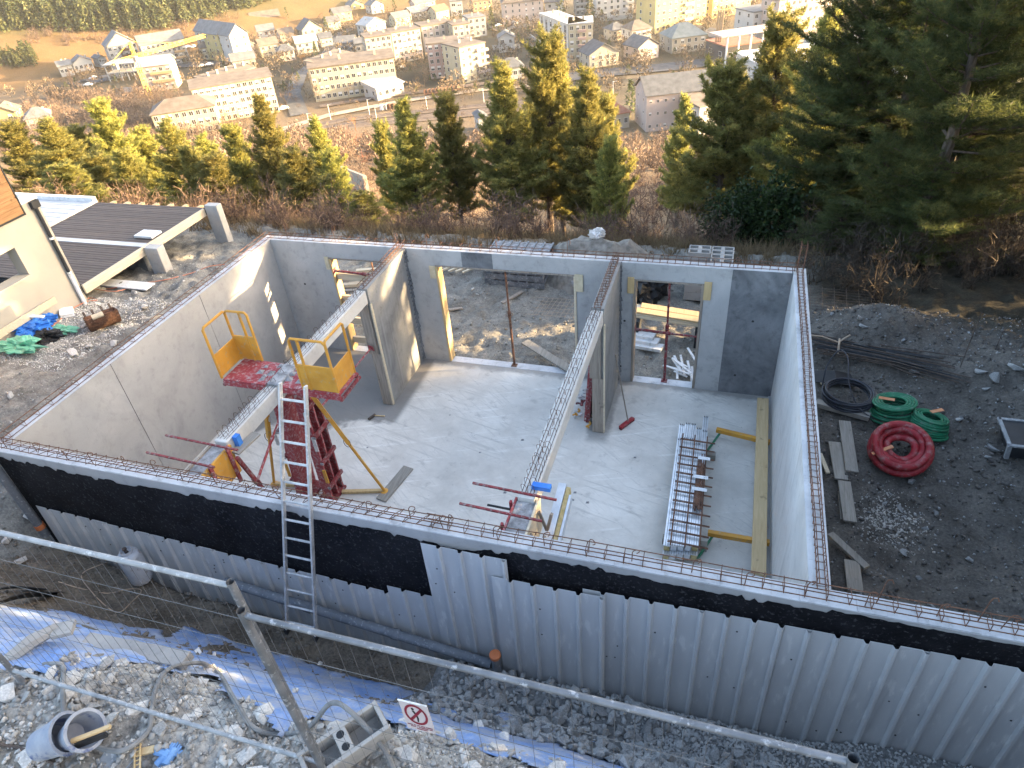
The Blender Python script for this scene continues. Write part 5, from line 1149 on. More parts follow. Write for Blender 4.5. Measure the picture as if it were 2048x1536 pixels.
MB().box(-9.02, -5.955, 6.001, 6.03, 3.02, 6.0).build('corner_trim', M_anth, hs); MB().box(-9, -5.96, -3, 6.0, 3.02, 3.055).build('bottom_trim', M_anth, hs)
MB().box(-5.995, -5.90, 6.22, 6.42, 3.06, 3.22).build('gutter_box', M_anth, hs)
MB().tube([(-5.94, 6.3, 3.06), (-5.94, 6.3, 1.40)], .042, 10).build('downpipe', M_anth, hs); MB().tube([(-5.94, 6.3, 1.40), (-5.94, 6.3, .45)], .05, 10).build('downpipe_foot', M_white, hs)
for z in (2.3, 1.41): MB().tube([(-5.94, 6.3, z), (-5.94, 6.3, z + .05)], .052, 10).build('pipe_collar', M_white, hs)
M_woodpaley = wood('pale_edge_timber', (.44, .37, .27), (.58, .50, .39))
dk = thing('terrace_deck', 'low terrace of dark brown boards with white strips beside the cream house', 'terrace', (-8, 9, .8))
n = 0
for y0, y1, xl in ((6.50, 8.58, -10.2), (8.80, 11.25, -10.0)):
    yy = y0
    while yy < y1 - .05:
        MB().box(xl, -5.93, yy, yy + .108, .97, 1.0 + .002 * (n % 3)).build('board', M_deck, dk, bevel=.004); yy += .118; n += 1
MB().box(-10.2, -5.93, 6.48, 11.3, .80, .955).build('deck_frame', M_anth, dk)
MB().box(-10.2, -5.85, 8.585, 8.795, .97, 1.018).build('white_strip', M_membrane, dk)
MB().box(-10.19, -10.01, 8.8, 11.3, .97, 1.04).build('edge_upstand', M_membrane, dk)
MB().box(-15, -10.201, 6.3, 11.3, .7, .98).build('white_roof', M_membrane, dk)
for k in range(16): MB().box(-14.9, -10.22, 6.5 + .3 * k, 6.512 + .3 * k, .981, .987).build('membrane_seam', M_galv, dk)
MB().box(-15, -10.2, 11.301, 11.45, .75, 1.12).build('parapet', M_white, dk)
MB().box(-5.929, -5.87, 6.42, 11.15, .80, 1.03).build('edge_timber', M_woodpaley, dk, bevel=.004)
for k in range(7): MB().box(-9.6 + .55 * k, -9.48 + .55 * k, 11.26, 11.5, .86, .98).build('joist_end', M_woodnew, dk)
for y0, y1, z1 in ((8.52, 8.80, 1.02), (11.16, 11.40, 1.12)):
    MB().box(-5.86, -5.42, y0, y1, gz(-5.6, y0) - .3, z1).build('concrete_pier', M_wall, dk, bevel=.01)
MB().box(-10, -6.1, 8.6, 8.75, -.6, .79).build('cross_wall', M_damp, dk)
MB().box(-6.6, -6.0, 9.05, 9.45, 1.03, 1.09).build('paving_slab', M_white, dk)
tag(oriented_box(on_ground(188, 566), on_ground(303, 577), .36, .04, 'white_board', M_white, None, .03), 'long white board lying in front of the terrace edge', 'board')
snake([(185, 555), (178, 570), (190, 580), (230, 585), (262, 578), (265, 572), (245, 575), (215, 580), (205, 572)], .012, M_orhose, 'orange_hose', 'orange hose looped around the white board', 'hose', .03)
snake([(105, 655), (130, 635), (150, 618), (175, 605), (195, 603), (180, 598), (168, 606)], .012, M_orhose, 'orange_hose', 'orange hose running along the foot of the cream wall', 'hose', .03)
snake([(290, 568), (330, 562), (380, 550), (420, 535), (450, 531)], .012, M_orhose, 'orange_hose', 'orange hose crossing the grey soil towards the left wall', 'hose', .03)
tag(MB().beam((-5.86, 2.6, gz(-5.86, 2.6) + .12), (-5.86, 5.6, gz(-5.86, 5.6) + .45), .05, .16).build('wall_plank', M_woodpale, bevel=.004), 'pale plank leaning along the foot of the cream wall', 'plank')
# excavator bucket
c = gp(212, 652); t = thing('digger_bucket', 'rusty digger bucket lying on the grey soil', 'digger bucket', c); d_ = V(.55, .83, 0); s_ = V(.83, -.55, 0)
prof = [(-.38 * math.cos(q), .40 - .40 * math.sin(q) - .10 * math.cos(q)) for q in np.linspace(.22, math.pi * .97, 10)]
b = MB(); vs_ = []
for w in (-.34, .34):
    for a, z in prof: vs_.append(c + s_ * a + d_ * w + V(0, 0, z))
n = len(prof); b.add(vs_, [(i, i + 1, n + i + 1, n + i) for i in range(n - 1)] + [tuple(range(n)), tuple(range(2 * n - 1, n - 1, -1))])
o = b.build('bucket_shell', M_rust, t); o.modifiers.new('t', 'SOLIDIFY').thickness = .02
for q in (-.28, -.1, .1, .28): MB().beam(c - s_ * .36 + d_ * q + V(0, 0, .22), c - s_ * .45 + d_ * q + V(0, 0, .30), .05, .03).build('tooth', M_drkrust, t)
MB().tube([c + s_ * .36 + d_ * -.2 + V(0, 0, .46), c + s_ * .36 + d_ * .04 + V(0, 0, .46)], .06, 10).build('hinge_boss', M_woodpale, t)
crumple(gp(62, 668, .18), .34, 'plastic_sack', 'crumpled bright blue plastic sack beside the cream wall', 'sack', M_bluep, 3, (1.15, .8, .34), .8)
crumple(gp(97, 648, .14), .2, 'plastic_sack', 'smaller blue plastic bundle on the black bag by the cream wall', 'sack', M_bluep, 8, (1.2, .8, .4), .9)
crumple(gp(98, 680, .1), .24, 'bin_bag', 'black bin bag next to the blue sack', 'bag', M_black, 4, (1, .8, .4), .9)
M_gbag = mat('green_plastic_film', (.10, .36, .24), (.2, .48, .35), 7, .4)
crumple(gp(45, 698, .1), .34, 'plastic_sack', 'pale green plastic sack with a white label under the blue one', 'sack', M_gbag, 9, (1.2, .65, .28), .8)
crumple(gp(125, 664, .06), .25, 'plastic_film', 'scrap of pale green film right of the blue sack', 'plastic film', M_gbag, 2, (1.1, .6, .2), .9)
tag(oriented_box(on_ground(52, 660, .38), on_ground(105, 663, .38), .1, .03, 'white_lath', M_white), 'white lath lying across the blue sack', 'lath')
for k in range(2): tag(oriented_box(on_ground(122, 632), on_ground(150, 628), .42, .04, 'paving_plate', M_white, None, .03 + .05 * k), ('lower', 'upper')[k] + ' of two pale paving plates on the gravel by the cream wall', 'paving plate')
# ================================================================ vegetation
def leaf_mat(name, c1, c2, trans=.5, rough=.6):
    mt, nt, b, co = newmat(name); nt.nodes.remove(b); out = nt.nodes['Material Output']
    a = nt.nodes.new('ShaderNodeAttribute'); a.attribute_name = 'gcol'
    oi = nt.nodes.new('ShaderNodeObjectInfo')
    c = ramp(nt, a.outputs['Fac'], [(0.1, c1), (.9, c2)])
    hs = nt.nodes.new('ShaderNodeHueSaturation'); nt.links.new(c, hs.inputs['Color'])
    nt.links.new(mth(nt, 'ADD', mth(nt, 'MULTIPLY', oi.outputs['Random'], .4), .8), hs.inputs['Value'])
    nt.links.new(mth(nt, 'ADD', mth(nt, 'MULTIPLY', oi.outputs['Random'], .03), .485), hs.inputs['Hue'])
    d = nt.nodes.new('ShaderNodeBsdfPrincipled'); d.inputs['Roughness'].default_value = rough; d.inputs['Specular IOR Level'].default_value = .25
    t = nt.nodes.new('ShaderNodeBsdfTranslucent'); mx = nt.nodes.new('ShaderNodeMixShader'); mx.inputs[0].default_value = trans
    nt.links.new(hs.outputs[0], d.inputs['Base Color']); nt.links.new(hs.outputs[0], t.inputs['Color'])
    nt.links.new(d.outputs[0], mx.inputs[1]); nt.links.new(t.outputs[0], mx.inputs[2]); nt.links.new(mx.outputs[0], out.inputs['Surface'])
    return mt
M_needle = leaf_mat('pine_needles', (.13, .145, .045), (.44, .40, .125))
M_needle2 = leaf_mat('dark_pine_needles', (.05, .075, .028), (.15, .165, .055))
M_twig = leaf_mat('bare_twigs', (.10, .072, .055), (.25, .18, .13), .1, .9)
M_twigor = leaf_mat('orange_willow_twigs', (.38, .20, .05), (.52, .30, .09), .15, .9)
M_twigred = leaf_mat('reddish_twigs', (.20, .085, .055), (.33, .15, .09), .1, .9)
M_ivy = leaf_mat('ivy_leaves', (.012, .028, .010), (.045, .075, .022), .2, .45)
M_straw = leaf_mat('dry_grass', (.13, .095, .055), (.26, .20, .115), .3, .9)
M_bark = mat('pine_bark', (.07, .052, .040), (.15, .115, .09), 6, .95, .7, 14, sc=(3, 3, .6))
M_farconif = leaf_mat('far_conifer_foliage', (.06, .08, .035), (.15, .15, .065), .2, .9)
def needles(P, Dr, n, ln, wd, rg, spread=.6):
    """P tuft centres, Dr tuft directions -> thin triangles"""
    k = len(P); d = unit(np.repeat(Dr, n, 0) * .75 + rg.normal(size=(k * n, 3)) * spread)
    p = np.repeat(P, n, 0) + rg.normal(size=(k * n, 3)) * ln * .12
    s = unit(np.cross(d, rg.normal(size=(k * n, 3)))) * wd
    L = ln * rg.uniform(.7, 1.15, (k * n, 1))
    v = np.stack([p - s, p + s, p + d * L], 1).reshape(-1, 3); f = np.arange(len(v)).reshape(-1, 3)
    return v, f
def make_pine(seed, Ht, crown0, Lmax, n_need, ln, wd, whorl=.42, per=6, mtn=None, shape=.75, tw=1.0, el0=20):
    rg = np.random.default_rng(seed); wood = MB(); P = []; Q = []
    r0 = .016 * Ht + .03; zs = np.linspace(0, Ht, 9)
    off = np.cumsum(rg.normal(size=(9, 2)) * .05, 0); off[0] = 0
    wood.tube([(off[i, 0], off[i, 1], zs[i] - (.3 if i == 0 else 0)) for i in range(9)], [r0 * (1 - .93 * (z / Ht) ** .8) for z in zs], 8)
    z = crown0 * Ht; az = 0
    while z < Ht * .985:
        t = (z - crown0 * Ht) / (Ht * (1 - crown0)); L0 = Lmax * ((1 - t) ** shape) * (.55 + .45 * min(1, t * 5 + .25)) + .12
        wf = rg.uniform(.72, 1.12)
        for k in range(per):
            if rg.random() < .12 * (1 - t): continue
            az += 2 * math.pi / per + rg.normal() * .35; L = L0 * wf * rg.uniform(.6, 1.12); el = R_(el0 + 40 * t + rg.normal() * 10)
            d = V(math.cos(az) * math.cos(el), math.sin(az) * math.cos(el), math.sin(el))
            cx, cy = np.interp(z, zs, off[:, 0]), np.interp(z, zs, off[:, 1]); zz = z + rg.uniform(-.5, .5) * whorl; a = V(cx, cy, zz)
            droop = rg.uniform(-.10, .02) * L; up = rg.uniform(.08, .26) * L
            pts = [a, a + d * L * .35 + V(0, 0, droop * .6), a + d * L * .7 + V(0, 0, droop * .5 + up * .25), a + d * L + V(0, 0, up)]
            wood.tube(pts, [max(.012, .018 * L + .006), .012 * L + .005, .008 * L + .004, .003], 4, cap=False)
            pts = np.array(pts); nt_ = max(3, int(L * 7 * tw))
            side = unit(np.cross(d, V(0, 0, 1)))
            for q in range(nt_):
                f = .22 + .78 * (q + rg.random()) / nt_; i = min(2, int(f * 3)); g = f * 3 - i; b0 = pts[i] * (1 - g) + pts[i + 1] * g
                s = 1 if q % 2 else -1; l = (.16 + .30 * L * (1.08 - f) ** .7) * rg.uniform(.5, 1.1)
                dd = unit((d * .65 + side * s * rg.uniform(.5, 1.1) + V(0, 0, rg.uniform(.0, .55)))[None])[0]
                nq = max(2, int(l / (.085 / tw)))
                for e in range(nq):
                    h = (e + .6) / nq; P.append(b0 + dd * l * h + V(0, 0, .25 * l * h * h) + rg.normal(size=3) * .02); Q.append(unit((dd + V(0, 0, .55 + .3 * t))[None])[0])
            P.append(pts[-1]); Q.append(unit((d + V(0, 0, .7))[None])[0])
        z += whorl * rg.uniform(.75, 1.2) * (1 - .45 * t)
    P = np.array(P); Q = np.array(Q)
    v, f = needles(P, Q, n_need, ln, wd, rg)
    tv = np.clip(.5 + .22 * rg.normal(size=len(P)), 0, 1); cl = np.repeat(np.repeat(tv, n_need), 3)
    tr = wood.build('trunk', M_bark); cr = np_mesh('crown', v, f, mtn or M_needle, col=np.repeat(cl[:, None], 3, 1))
    mt_, mc_ = tr.data, cr.data; bpy.data.objects.remove(tr); bpy.data.objects.remove(cr); return (mt_, mc_, Ht, Lmax)
PINE = [make_pine(1, 9.5, .22, 1.8, 11, .2, .015, per=7, whorl=.4, tw=1.3, shape=.6), make_pine(2, 9.0, .28, 1.9, 11, .2, .015, per=7, whorl=.42, shape=.5, tw=1.3), make_pine(3, 7.0, .05, 1.8, 11, .19, .014, per=7, whorl=.36, tw=1.3, shape=.5),
        make_pine(4, 11.0, .28, 2.2, 11, .21, .016, per=7, whorl=.46, shape=.45, tw=1.3)]
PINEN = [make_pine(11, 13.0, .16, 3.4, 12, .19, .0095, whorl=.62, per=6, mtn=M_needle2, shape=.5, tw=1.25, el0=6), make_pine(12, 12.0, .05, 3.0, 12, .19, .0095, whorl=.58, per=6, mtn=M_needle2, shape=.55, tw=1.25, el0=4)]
def put_pine(var, x, y, Ht, width, label, rz=None, group='pines on the slope'):
    mt_, mc_, H0, L0 = var; g = gz(x, y); t = thing('pine_tree', label, 'pine tree', (x, y, g - .05), group)
    for nm, me in (('trunk', mt_), ('crown', mc_)):
        o = bpy.data.objects.new(nm, me); COL.objects.link(o); o.parent = t
    t.rotation_euler[2] = rnd.uniform(0, 6.28) if rz is None else rz; s = width / (2 * L0); t.scale = (s, s, Ht / H0); return t
WF = 1.0
def pine_px(var, u, v, dep, wpx, label, group='pines on the slope'):
    p = CAM + ray(u, v) * dep; return put_pine(var, p[0], p[1], p[2] - gz(p[0], p[1]), wpx * WF / FPX * dep, label, None, group)
A, B_, C_, D_ = PINE
for a in ((A, 802, 205, 27, 165, 'leftmost tall pine of the central clump'), (B_, 894, 196, 28.5, 150, 'pine second from the left in the central clump'), (A, 1005, 135, 26.5, 200, 'broad pine left of the tallest one in the central clump'),
          (D_, 1083, 78, 27.5, 215, 'tallest pine of the central clump'), (B_, 1116, 145, 29.5, 170, 'pine tucked right behind the tallest one'), (A, 1177, 148, 26.5, 195, 'tall pine at the right end of the central clump'), (C_, 1216, 285, 25.5, 140, 'low dark pine at the right foot of the central clump'),
          (B_, 764, 250, 33, 100, 'sunlit pine peeping out left of the central clump'),
          (C_, 725, 385, 24.5, 130, 'small bushy young pine left of the central clump'), (C_, 590, 305, 27.5, 185, 'broad dark pine above the far left wall corner'), (A, 517, 197, 33, 150, 'sunlit pine with a high pointed top above the far left corner'), (B_, 455, 258, 35, 120, 'sunlit pine just left of the high pointed one'),
          (A, 628, 243, 36, 130, 'sunlit pine right of the high pointed one'), (C_, 655, 310, 33, 120, 'low sunlit pine behind the broad dark one'),
          (A, 92, 245, 37, 190, 'sunlit pine above the cream house roof'), (B_, 190, 210, 41, 150, 'ragged topped sunlit pine left of the cream apartment block'), (A, 330, 248, 38, 170, 'sunlit pine in front of the hip roofed block'), (C_, 245, 305, 33, 150, 'round sunlit young pine above the terrace deck'),
          (B_, 25, 250, 41, 150, 'sunlit pine at the left picture edge'), (C_, 120, 330, 31, 190, 'low broad sunlit pine right behind the terrace parapet'), (C_, 375, 300, 36, 120, 'small sunlit pine right of the one before the hip roofed block'), (B_, 275, 262, 44, 120, 'slim sunlit pine between two broader ones at left'),
          (B_, 1215, 200, 31, 150, 'pine behind the right end of the central clump'),
          (C_, 180, 315, 34, 200, 'low sunlit pine in the middle of the left band'), (C_, 420, 315, 33, 170, 'low sunlit pine right of the far terrace pier'), (B_, 140, 262, 42, 160, 'taller sunlit pine behind the left band'), (A, 400, 275, 41, 150, 'sunlit pine between hip roofed block and terrace'),
          (A, 1372, 196, 44, 115, 'single conical pine in front of the grey roofed building')):
    pine_px(*a)
for a in ((D_, 1462, 128, 25, 260, 'broad pine at the left of the right-hand group'), (D_, 1578, 40, 23.5, 250, 'tall half sunlit pine in the right-hand group'), (A, 1660, 30, 22, 250, 'half sunlit pine next to the big dark pines'), (B_, 1545, 190, 27, 200, 'lower pine between the two broad right-hand pines')):
    pine_px(*a)
N1, N2 = PINEN
WF = 1.1
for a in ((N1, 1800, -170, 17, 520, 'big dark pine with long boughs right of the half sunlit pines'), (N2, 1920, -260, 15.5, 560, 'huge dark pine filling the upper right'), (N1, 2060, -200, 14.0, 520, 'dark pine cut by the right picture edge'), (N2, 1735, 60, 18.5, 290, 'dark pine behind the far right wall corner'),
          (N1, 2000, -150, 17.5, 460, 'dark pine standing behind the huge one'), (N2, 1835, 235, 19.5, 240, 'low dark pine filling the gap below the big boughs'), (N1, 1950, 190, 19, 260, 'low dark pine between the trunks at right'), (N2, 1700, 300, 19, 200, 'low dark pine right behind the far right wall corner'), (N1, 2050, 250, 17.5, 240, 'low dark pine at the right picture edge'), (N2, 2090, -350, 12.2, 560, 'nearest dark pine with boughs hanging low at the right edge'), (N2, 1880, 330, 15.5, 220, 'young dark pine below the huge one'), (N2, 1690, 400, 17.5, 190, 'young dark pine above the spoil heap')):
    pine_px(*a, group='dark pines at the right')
# wood carried on out of view, pines added to shade the site
k = 0
for xx, yy, hh, ww in ((17.5, 5.2, 13, 6), (19, 1.2, 12, 6), (21, 7.5, 14, 6), (23, 3.2, 15, 7), (22, -2.2, 14, 6), (27, .6, 16, 7), (27, 6.5, 16, 7), (32, 3.6, 17, 7), (31, 9.5, 17, 7), (25, 11, 16, 7), (20, 10.2, 14, 6), (33, -2.5, 17, 7), (37, 6, 18, 7), (28, -6, 16, 7), (16.6, 1.8, 10, 5), (18.6, 9.2, 12, 6), (19, -3.6, 12, 6), (18.5, 14.9, 12, 5), (22.5, 15.4, 13, 5.5), (16.8, 6.8, 9, 5), (17.2, -1.0, 10, 5), (24, 8.8, 14, 6), (20.5, 15.6, 13, 6), (26, 17, 15, 6)):
    put_pine(PINEN[1], xx, yy, hh, ww, 'unseen dark pine of the wood right of the site, added for shade', group='unseen shading wood right of the site'); k += 1
# ---------------------------------------------------------------- bare shrubs and trees
def bush_arrays(seed, n_st, r, h, segs=3, tw=5, wd=.02):
    rg = np.random.default_rng(seed); S = []
    for k in range(n_st):
        a = rg.uniform(0, 6.28); sp = rg.uniform(.05, .9); p = V(rg.normal() * r * .15, rg.normal() * r * .15, -.05); tip = V(math.cos(a) * r * sp, math.sin(a) * r * sp, h * rg.uniform(.55, 1.05) * (1.1 - .5 * sp))
        prev = p
        for i in range(1, segs + 1):
            f = i / segs; q = p + (tip - p) * f + rg.normal(size=3) * .06 * h; S.append((prev, q, wd * (1.25 - f)))
            for j in range(tw):
                g = rg.random(); b0 = prev + (q - prev) * g; dd = unit((unit((tip - p)[None])[0] * .7 + rg.normal(size=3) * .65 + V(0, 0, .25))[None])[0]; l = h * rg.uniform(.10, .26); e = b0 + dd * l; S.append((b0, e, wd * .45))
                S.append((b0 + dd * l * .5, b0 + dd * l * .5 + unit((dd + rg.normal(size=3) * .7)[None])[0] * l * .6, wd * .32))
            prev = q
    a0 = np.array([s[0] for s in S]); b0 = np.array([s[1] for s in S]); w0 = np.array([s[2] for s in S])[:, None]
    sd_ = unit(np.cross(b0 - a0, rg.normal(size=a0.shape))) * w0
    v = np.stack([a0 - sd_, a0 + sd_, b0 + sd_ * .35], 1).reshape(-1, 3); return v, np.arange(len(v)).reshape(-1, 3), np.repeat(np.clip(.5 + .25 * rg.normal(size=len(S)), 0, 1), 3)
BUSH = [bush_arrays(60 + k, 16, 1.0, 1.3, 3, 4, .02) for k in range(4)]
def scatter(name, pts, sizes, mt, base, parent=None, flat=1.0, wfac=1.0):
    vv, ff, cc = [], [], []; o = 0; rg = np.random.default_rng(len(pts))
    for k, (p, s) in enumerate(zip(pts, sizes)):
        v, f, c = base[k % len(base)]; a = rg.uniform(0, 6.28); ca, sa = math.cos(a), math.sin(a)
        q = np.stack([(v[:, 0] * ca - v[:, 1] * sa), (v[:, 0] * sa + v[:, 1] * ca), v[:, 2] * flat], 1) * s
        vv.append(q + np.array(p)); ff.append(f + o); cc.append(np.clip(c + rg.normal() * .12, 0, 1)); o += len(v)
    c = np.concatenate(cc); return struct(np_mesh(name, np.concatenate(vv), np.concatenate(ff), mt, parent, col=np.repeat(c[:, None], 3, 1)), 'stuff')
def region(n, x0, x1, y0, y1, rg, keep=None):
    xs = rg.uniform(x0, x1, n); ys = rg.uniform(y0, y1, n)
    if keep is not None: k = keep(xs, ys); xs, ys = xs[k], ys[k]
    return np.stack([xs, ys, terrain(xs, ys)], 1)
R6 = np.random.default_rng(66)
p = region(420, -24, 12, 12.8, 34, R6); scatter('slope_thicket', p, R6.uniform(.6, 1.3, len(p)), M_twig, BUSH)
BUSHF = [bush_arrays(70 + k, 12, 1.0, 1.2, 2, 4, .028) for k in range(4)]
p = region(420, -70, 25, 34, 110, R6); scatter('slope_thicket', p, R6.uniform(1.3, 3.0, len(p)), M_twig, BUSHF)
p = region(520, -190, 30, 110, 205, R6); scatter('valley_edge_thicket', p, R6.uniform(2.4, 5.0, len(p)), M_twig, BUSHF); VE1 = p
p = region(300, -290, -165, 165, 262, R6, lambda a, b: (a * .3 + b) < 195 + 0 * a); scatter('valley_edge_thicket', p, R6.uniform(3.0, 6.0, len(p)), M_twig, BUSHF)
M_twigdk = leaf_mat('shade_darkened_twigs', (.035, .028, .022), (.10, .078, .06), .1, .9)  # twig brown darkened to carry the shade under the pines
p = region(260, 10.8, 22, 9.9, 24, R6, lambda a, b: b + .25 * (a - 12) > 10); scatter('forest_undergrowth', p, R6.uniform(.5, 1.2, len(p)), M_twigdk, BUSH)
p = np.array([at(u_, v_) for u_, v_ in zip(R6.uniform(20, 300, 60), R6.uniform(185, 262, 60))]); scatter('left_thicket', p, R6.uniform(3.5, 6.5, len(p)), M_twig, BUSHF); VE2 = p
p = np.array([at(u_, v_) for u_, v_ in zip(R6.uniform(620, 760, 26), R6.uniform(270, 340, 26))]); scatter('red_thicket', p, R6.uniform(1.5, 3.2, len(p)), M_twigred, BUSHF)
p = region(60, -9, 1, 12.5, 17, R6); scatter('crest_brush', p, R6.uniform(.35, .8, len(p)), M_twig, BUSH)
# dry grass on the crest
def grass_arrays(seed):
    rg = np.random.default_rng(seed); n = 16; b = rg.normal(size=(n, 3)) * .07; b[:, 2] = -.01; d = unit(rg.normal(size=(n, 3)) * .35 + np.array([0, 0, 1])) * rg.uniform(.18, .42, (n, 1)); s = unit(np.cross(d, rg.normal(size=(n, 3)))) * .008
    v = np.stack([b - s, b + s, b + d], 1).reshape(-1, 3); return v, np.arange(len(v)).reshape(-1, 3), np.repeat(np.clip(.5 + .25 * rg.normal(size=n), 0, 1), 3)
GR = [grass_arrays(k) for k in range(5)]
p = region(3400, -13, 11.5, 11.6, 21, R6, lambda a, b: b > 11.9 + 1.2 * vnoise(a, b, .7, 3)); scatter('dry_grass', p, R6.uniform(.6, 1.5, len(p)), M_straw, GR)
# ivy covered bush at right of the doorway, fan of green leaves
def leafy(c, rx, rz, n, label):
    rg = np.random.default_rng(n); d = unit(rg.normal(size=(n, 3))); lump = .75 + .9 * np.abs(vnoise(d[:, 0] * 2 + d[:, 2], d[:, 1] * 2 - d[:, 2], 1.3, 8)) + .5 * vnoise(d[:, 0] * 3, d[:, 1] * 3 + d[:, 2] * 2, 1.5, 9); P = np.array(c) + d * np.array([rx, rx, rz]) * rg.uniform(.45, 1.1, (n, 1)) * lump[:, None]; P = P[(np.abs(vnoise(P[:, 0], P[:, 1] + P[:, 2], 1.4, 3)) > .05)]; n = len(P); d = unit(P - np.array(c))
    v, f = needles(P, d, 3, .13, .035, rg, .8); t = thing('ivy_bush', label, 'bush', (c[0], c[1], c[2] - rz))
    o = np_mesh('foliage', v - np.array(t.location), f, M_ivy, t, col=np.repeat(rg.uniform(0, 1, n), 9)[:, None].repeat(3, 1)); bv, bf, bc = BUSH[1]
    np_mesh('stems', bv * np.array([rx, rx, rz * 1.3]), bf, M_twig, t, col=np.repeat(bc[:, None], 3, 1))
for k, (u_, v_, dd, lb) in enumerate(((1480, 455, 21, 'dark ivy covered bush behind the doorway wall'), (1545, 440, 20.5, 'second dark ivy bush left of the far right corner'))):
    q = CAM + ray(u_, v_) * dd; leafy(q, 1.1, 1.3, 3800, lb)
# single bare trees
def bare_arrays(seed, Ht, spread, lvl=5, wd=.10, up=.35):
    rg = np.random.default_rng(seed); S = []
    def grow(p, d, L, w, l):
        e = p + d * L; S.append((p, e, w)); 
        if l == 0: return
        for k in range(3 if l > 1 else 4):
            f = rg.uniform(.45, 1); nd = unit((d * .75 + rg.normal(size=3) * spread + V(0, 0, up))[None])[0]; grow(p + (e - p) * f, nd, L * rg.uniform(.55, .8), w * .58, l - 1)
    grow(V(0, 0, -.2), V(0, 0, 1), Ht * .34, wd, lvl)
    a0 = np.array([s[0] for s in S]); b0 = np.array([s[1] for s in S]); w0 = np.array([max(s[2], .012 * Ht / 10) for s in S])[:, None]
    vs_ = []
    for q in range(2):
        sd_ = unit(np.cross(b0 - a0, rg.normal(size=a0.shape))) * w0; vs_.append(np.stack([a0 - sd_, a0 + sd_, b0 + sd_ * .55, b0 - sd_ * .55], 1))
    v = np.concatenate(vs_, 1).reshape(-1, 3); f = np.arange(len(v)).reshape(-1, 4); return v, f, np.repeat(np.clip(.55 + .2 * rg.normal(size=len(S)), 0, 1), 8)
def bare_mesh(*a, mt=None, **k):
    v, f, c = bare_arrays(*a, **k); o = np_mesh('branches', v, f, mt or M_twig, col=np.repeat(c[:, None], 3, 1)); me = o.data; bpy.data.objects.remove(o); return me
BARE = [bare_mesh(5, 10, .5, 5), bare_mesh(6, 10, .42, 5), bare_mesh(8, 10, .6, 5)]; BAREOR = bare_mesh(9, 8, .6, 5, mt=M_twigor); BARERED = bare_mesh(10, 9, .35, 5, mt=M_twigred); POPLAR = bare_mesh(12, 10, .22, 5, up=.75)
M_twigpale = leaf_mat('pale_birch_twigs', (.26, .20, .15), (.46, .38, .29), .1, .9); BIRCH = [bare_mesh(14, 7, .34, 5, mt=M_twigpale, wd=.05), bare_mesh(15, 7, .40, 5, mt=M_twigpale, wd=.05)]
def put_bare(me, H0, u_, v_, hpx, label, cat='tree', wide=1.0, dep=None, group='bare trees'):
    p = at(u_, v_) if dep is None else CAM + ray(u_, v_) * dep
    if dep is not None: p[2] = gz(p[0], p[1])
    d = float((p - CAM) @ _fw); Ht = hpx / FPX * d; t = thing('bare_tree', label, cat, p, group)
    o = bpy.data.objects.new('branches', me); COL.objects.link(o); o.parent = t; s = Ht / H0; t.scale = (s * wide, s * wide, s); t.rotation_euler[2] = rnd.uniform(0, 6); return t
for a in ((POPLAR, 10, 158, 205, 80, 'tall narrow bare poplar beside the parked cars', 'tree', .62), (BAREOR, 8, 712, 262, 42, 'orange twigged willow beside the railway tracks', 'tree', .9), (BAREOR, 8, 606, 128, 28, 'golden twigged bush between the small houses', 'tree', 1.2),
          (BARE[0], 10, 575, 215, 46, 'rounded bare tree right of the long cream block', 'tree', 1), (BARE[1], 10, 850, 175, 52, 'spreading bare tree in front of the pink block', 'tree', 1), (BARE[2], 10, 700, 205, 60, 'bare tree before the cream block with loggias', 'tree', .8), (BARE[1], 10, 640, 205, 55, 'bare tree at the left corner of the loggia block', 'tree', .8),
          (BARE[0], 10, 1052, 72, 45, 'bare tree by the car park at the top', 'tree', .9), (BARE[2], 10, 1010, 135, 35, 'bare tree left of the depot', 'tree', 1), (BARE[1], 10, 1265, 95, 45, 'bare tree between the two villas', 'tree', .7), (BARE[0], 10, 1125, 135, 48, 'bare tree in front of the white block', 'tree', .8), (BARE[2], 10, 1240, 118, 45, 'bare tree by the gabled house', 'tree', .6),
          (BARERED, 9, 1330, 255, 88, 'reddish bare tree in front of the grey roofed building', 'tree', .75), (BARE[1], 10, 1390, 60, 30, 'small bare tree before the yellow block', 'tree', .9), (BARE[0], 10, 860, 85, 45, 'bare tree before the stepped cream blocks', 'tree', .8), (BARE[0], 10, 790, 110, 35, 'bare tree between loggia block and pink block', 'tree', 1),
          (BARE[2], 10, 330, 140, 25, 'bare tree by the balcony building', 'tree', 1), (BARE[1], 10, 390, 118, 30, 'bare tree beside the small white house', 'tree', 1.1), (BARE[0], 10, 770, 42, 22, 'bare tree between the upper small houses', 'tree', 1.2), (BARE[2], 10, 640, 45, 25, 'bare tree behind the gable chalet', 'tree', 1)):
    put_bare(*a)
for k, (u_, v_, dd, h, lb) in enumerate(((1290, 470, 24, 150, 'pale young birch right of the central pines, leftmost'), (1330, 440, 26, 180, 'pale young birch below the conical pine, middle'), (1375, 450, 25, 160, 'pale young birch left of the ivy bush, rightmost'), (1310, 380, 34, 120, 'thin birch farther down behind the young birches'), (1262, 470, 25, 120, 'thin birch tight against the central pines'))):
    put_bare(BIRCH[k % 2], 7, u_, v_, h, lb, 'tree', .75, dd, 'young birches')
p = region(700, -330, 60, 262, 440, R6, lambda a, b: (-.8 * a + .6 * b < 440)); GSB = p
p = region(260, -330, 60, 262, 440, R6, lambda a, b: (-.8 * a + .6 * b < 440)); GSH = p
